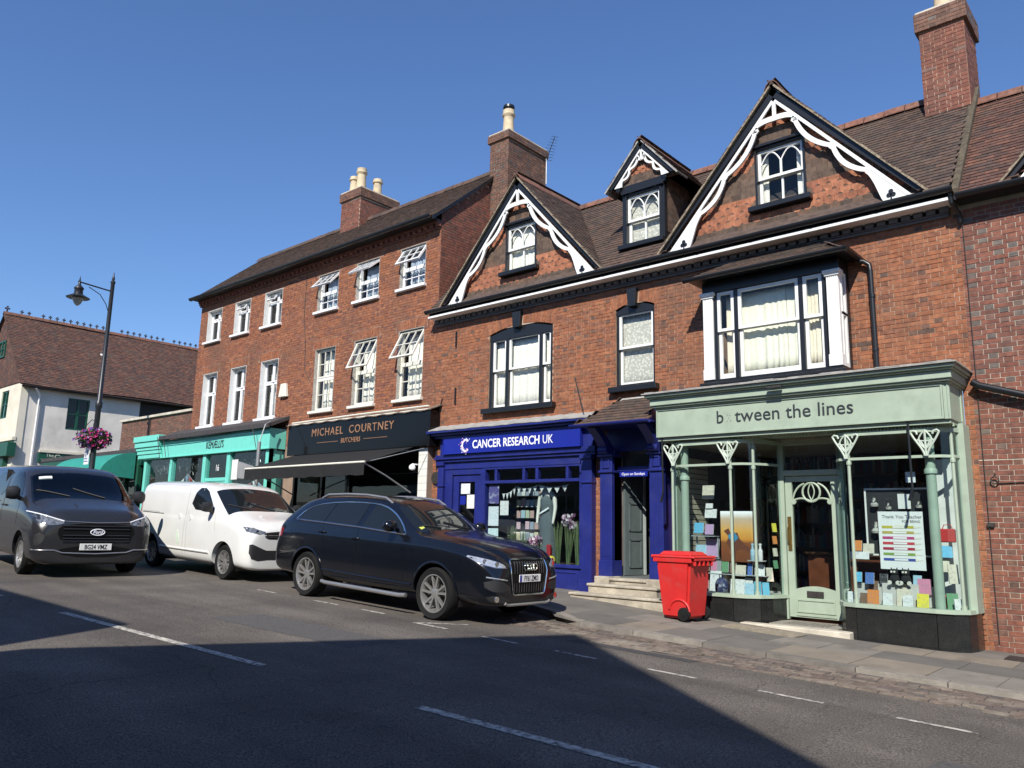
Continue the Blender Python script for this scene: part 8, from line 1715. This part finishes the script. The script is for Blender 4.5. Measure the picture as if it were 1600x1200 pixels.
def dark_van():
    yaw = rad(-5.0); t = vroot('moving_van', 'dark grey crew van driving past at the left edge', 'van', -17.07, -5.84, yaw); t.scale = (1.065,)*3; W = 0.93
    me = loft(van_sections(W, 1.80, 1.20, 2.33, -2.30, 1.55, 0.72, bonnet=1.04, wr_=0.85), 3); PAINT = car_paint('dark_grey_van_paint', (0.028, 0.028, 0.031), 0.25, metal=0.3, dirt=0.05, coat=0.5); full = Car(me, t)
    body = cut_arches(me.copy(), [(-1.45, 0.32), (1.45, 0.32)], 0.385, [PAINT], hw=0.92, root=t)
    # opening behind the windscreen so that the cab can be seen through the glass
    def hole(mesh, poly, zmin):
        bm = bmesh.new(); bm.from_mesh(mesh); dl = []
        for f_ in bm.faces:
            c = f_.calc_center_median()
            if c.z > zmin and f_.normal.z > 0.2:
                ins = False; n = len(poly)
                for k in range(n):
                    (x1, y1), (x2, y2) = poly[k], poly[(k+1) % n]
                    if (y1 > c.y) != (y2 > c.y) and c.x < (x2-x1)*(c.y-y1)/(y2-y1)+x1: ins = not ins
                if ins: dl.append(f_)
        bmesh.ops.delete(bm, geom=dl, context='FACES'); bm.to_mesh(mesh); bm.free()
    WS = [(1.50, -0.80), (1.54, 0), (1.50, 0.80), (0.82, 0.73), (0.78, 0), (0.82, -0.73)]
    hole(body, [(a*0.97+0.035, b*0.96) for a, b in WS], 1.0)
    body.polygons.foreach_set('use_smooth', [True]*len(body.polygons)); body.set_sharp_from_angle(angle=rad(40)); link('body', body, t)
    van_common(t, full, W, (-1.45, 1.45), 0.32, 0.385, PAINT, (7, False))
    full.patch('windscreen', WS, 'T', glass_mat('tinted_screen', (0.75, 0.85, 0.85), 1.2, 0.35), 0.004, 0.08)
    DASH = mat('cab_trim', (0.02, 0.02, 0.022), 0.8)
    g = MB(); g.box(0.95, -0.80, 0.95, 1.50, 0.80, 1.10); g.box(-0.3, -0.85, 0.5, 1.5, 0.85, 0.52); g.box(-0.32, -0.85, 0.5, -0.30, 0.85, 1.70); g.build('dashboard', DASH, t)
    for y in (-0.46, 0.0, 0.46):
        g = MB(); g.box(-0.02, y-0.21, 0.55, 0.42, y+0.21, 0.80); g.box(-0.14, y-0.21, 0.75, 0.02, y+0.21, 1.32); g.box(-0.12, y-0.11, 1.34, -0.03, y+0.11, 1.52); g.build('cab_seat', mat('seat_cloth', (0.035, 0.035, 0.04), 0.95), t, bevel=0.03)
    g = MB(); g.tube([(0.86+0.06*math.cos(a), -0.46+0.17*math.sin(a), 1.08+0.14*math.cos(a)) for a in [k*0.393 for k in range(16)]], 0.014, 6, closed=True); g.build('steering_wheel', PLASTIC, t, smooth=60)
    for sd in ('R', 'L'):
        sg = -1 if sd == 'R' else 1; Yh = sg
        full.patch('door_window', ring_smooth([(0.10, 1.22), (0.24, 1.67), (0.60, 1.67), (0.90, 1.42), (1.08, 1.22)], 1), sd, CGLASS, 0.004); full.patch('rear_side_window', ring_smooth([(-1.1, 1.24), (-1.1, 1.64), (-0.1, 1.66), (-0.05, 1.24)], 1), sd, CGLASS, 0.004)
        for P in ([(0.0, 1.70), (0.02, 1.2), (0.0, 0.35)], [(1.12, 1.15), (1.16, 0.8)], [(-1.9, 1.14), (-0.2, 1.14)]): full.strip('panel_seam', P, sd, PLASTIC, 0.006, -0.002)
        p = full.pt(0.16, 1.08, sd, 0.0); g = MB(); g.tube([p+V((-0.09, sg*.004, 0)), p+V((-.07, sg*.03, 0)), p+V((.07, sg*.03, 0)), p+V((.09, sg*.004, 0))], 0.014, 8); g.build('door_handle', PLASTIC, t, smooth=50)
        mirror(t, full, sd, 1.06, 1.24, PLASTIC, 0.20)
        full.patch('headlight', ring_smooth([(Yh*0.90, 1.01), (Yh*0.70, 0.945), (Yh*0.50, 0.885), (Yh*0.50, 0.85), (Yh*0.66, 0.82), (Yh*0.84, 0.85)], 1), 'F', mat('lamp_mid', (0.20, 0.21, 0.22), 0.08, metal=0.4, var=0.6, scale=24, coat=1.0), 0.006, 0.05)
        full.strip('light_bar', [(Yh*0.90, 1.02), (Yh*0.70, 0.955), (Yh*0.50, 0.892)], 'F', mat('led_white', (0.80, 0.82, 0.85), 0.2), 0.011, 0.010); full.strip('bonnet_trim', [(Yh*0.50, 0.892), (0.0, 0.875)], 'F', ALLOY, 0.006, 0.006)
        full.patch('corner_intake', ring_smooth([(Yh*0.86, 0.72), (Yh*0.72, 0.66), (Yh*0.80, 0.52), (Yh*0.88, 0.50)], 1), 'F', PLASTIC, 0.005, 0.05)
        full.strip('bumper_crease', [(Yh*0.88, 0.44), (Yh*0.60, 0.44), (Yh*0.48, 0.40), (0, 0.38)], 'F', ALLOY, 0.010, 0.003)
    gp = full.patch('grille', ring_smooth([(-0.48, 0.86), (0.48, 0.86), (0.60, 0.74), (0.50, 0.56), (-0.50, 0.56), (-0.60, 0.74)], 1), 'F', mat('grille_black', (0.004, 0.004, 0.004), 0.6, spec=0.2), 0.004, 0.05)
    for z in (0.82, 0.77, 0.67, 0.62, 0.58): full.strip('grille_bar', [(-0.50, z), (0.50, z)], 'F', mat('dark_chrome', (0.03, 0.03, 0.033), 0.4, metal=0.3), 0.011, 0.010, gp)
    c = full.pt(0, 0.725, 'F', 0.016); g = MB(); g.lathe([(0.09, 0), (0.095, 0.006), (0.085, 0.012), (0.002, 0.014)], (0, 0, 0), 'X', 26); g.v = [(c.x+a, c.y+b*1.15, c.z+d*0.52) for a, b, d in g.v]; em = g.build('emblem', mat('emblem_navy', (0.01, 0.015, 0.04), 0.15), t, smooth=40)
    g = MB(); g.tube([(c.x+0.012, c.y+0.105*math.cos(a), c.z+0.048*math.sin(a)) for a in [k*0.262 for k in range(24)]], 0.008, 6, closed=True); g.build('emblem_rim', MATS['led_white'], em)
    text('lettering', 'Ford', 0.075, Matrix.Translation((c.x+0.016, c.y, c.z-0.022)) @ Matrix.Rotation(rad(90), 4, 'Z') @ Matrix.Rotation(rad(90), 4, 'X') @ Matrix(((1, .25, 0, 0), (0, 1, 0, 0), (0, 0, 1, 0), (0, 0, 0, 1))), MATS['led_white'], em, align='CENTER', depth=0.003, bold=0.002)
    full.patch('lower_grille', ring_smooth([(-0.55, 0.50), (0.55, 0.50), (0.48, 0.33), (-0.48, 0.33)], 1), 'F', MATS['grille_black'], 0.004, 0.05)
    plate(t, full, full.pt(0, 0.50, 'F', 0).x+0.010, 0.0, 0.49, 'BG24 VMZ', 0.48, 0.105, blue=False)
    full.strip('wiper', [(1.47, -0.25), (1.22, -0.70)], 'T', PLASTIC, 0.010, 0.014); full.strip('wiper', [(1.49, 0.3), (1.22, -0.15)], 'T', PLASTIC, 0.010, 0.014)
    full.patch('sticker', [(0.90, -0.62), (0.95, -0.62), (0.95, -0.42), (0.90, -0.42)], 'T', MATS['towel_white'], 0.008, 0.1)
    # the driver behind the wheel
    Mx = Matrix.Translation(t.location) @ t.rotation_euler.to_matrix().to_4x4() @ Matrix.Scale(1.065, 4)
    d = thing('person', 'person in a dark top driving the grey van, hands on the wheel', 'person', Mx @ V((0.15, -0.46, 0.80)), rotz=yaw); d.rotation_euler = t.rotation_euler
    SKIN = mat('skin', (0.42, 0.24, 0.17), 0.6, var=0.06); TOP = mat('dark_top', (0.03, 0.03, 0.04), 0.9)
    vv = [(0, 0, 0.02), (0, 0, 0.22), (0.0, 0, 0.40), (0.0, 0, 0.50), (0.02, 0, 0.58), (0.03, 0, 0.66), (0.05, 0, 0.72), (0, -.17, 0.44), (0.12, -.22, 0.24), (0.40, -.20, 0.27), (0.52, -.15, 0.30), (0, .17, 0.44), (0.12, .22, 0.24), (0.40, .20, 0.27), (0.52, .15, 0.30), (0.40, -.12, -0.02), (0.40, .12, -0.02), (0.5, -.12, -.28), (0.5, .12, -.28)]
    ee = [(0, 1), (1, 2), (2, 3), (3, 4), (4, 5), (5, 6), (2, 7), (7, 8), (8, 9), (9, 10), (2, 11), (11, 12), (12, 13), (13, 14), (0, 15), (0, 16), (15, 17), (16, 18)]
    skin_body('body', vv, ee, [(.14, .16), (.12, .15), (.11, .16), .055, .075, .085, .06, .06, .045, .035, .035, .06, .045, .035, .035, .075, .075, .055, .055], TOP, d, 2)
    g = MB(); g.lathe([(0.02, -0.13), (0.055, -0.115), (0.075, -0.06), (0.085, 0.0), (0.082, 0.05), (0.06, 0.095), (0.01, 0.115)], (0, 0, 0), 'Z', 18); g.v = [(0.035+a*1.12, b*0.92, 0.655+c) for a, b, c in g.v]
    g.lathe([(0.004, 0.022), (0.014, 0.0), (0.016, -0.03)], (0.13, 0, 0.645), 'Z', 8)
    for sy in (-1, 1): g.lathe([(0.01, -0.012), (0.026, 0), (0.01, 0.012)], (0.03, sy*0.082, 0.65), 'Y', 8)
    hd = g.build('head', SKIN, d, smooth=60)
    g = MB(); g.lathe([(0.088, 0.02), (0.092, 0.05), (0.07, 0.11), (0.01, 0.13)], (0, 0, 0), 'Z', 16); g.v = [(0.018+a*1.12, b*0.95, 0.655+c) for a, b, c in g.v]; g.build('hair', mat('brown_hair', (0.04, 0.025, 0.015), 0.8), d, smooth=60)
    g = MB(); 
    for sy in (-1, 1): g.lathe([(0.001, 0.004), (0.012, 0.0), (0.012, -0.01)], (0.122, sy*0.032, 0.665), 'X', 8)
    g.box(0.118, -0.025, 0.595, 0.126, 0.025, 0.603); g.build('face', PLASTIC, d)
    for sy in (-1, 1):
        g = MB(); c = V((0.54, sy*0.15, 0.30)); g.tube([c-V((0.04, 0, 0)), c, c+V((0.05, 0, 0.01))], [0.03, 0.04, 0.036], 8)
        for k in range(4): g.tube([c+V((0.05, 0, -0.03+k*0.02)), c+V((0.10, -sy*0.01, -0.03+k*0.02)), c+V((0.11, -sy*0.045, -0.03+k*0.02)), c+V((0.08, -sy*0.06, -0.03+k*0.02))], 0.009, 6)
        g.tube([c+V((0.02, -sy*0.02, 0.03)), c+V((0.07, -sy*0.03, 0.05)), c+V((0.10, -sy*0.03, 0.04))], 0.010, 6); g.build('hand', SKIN, d, smooth=60)
dark_van()
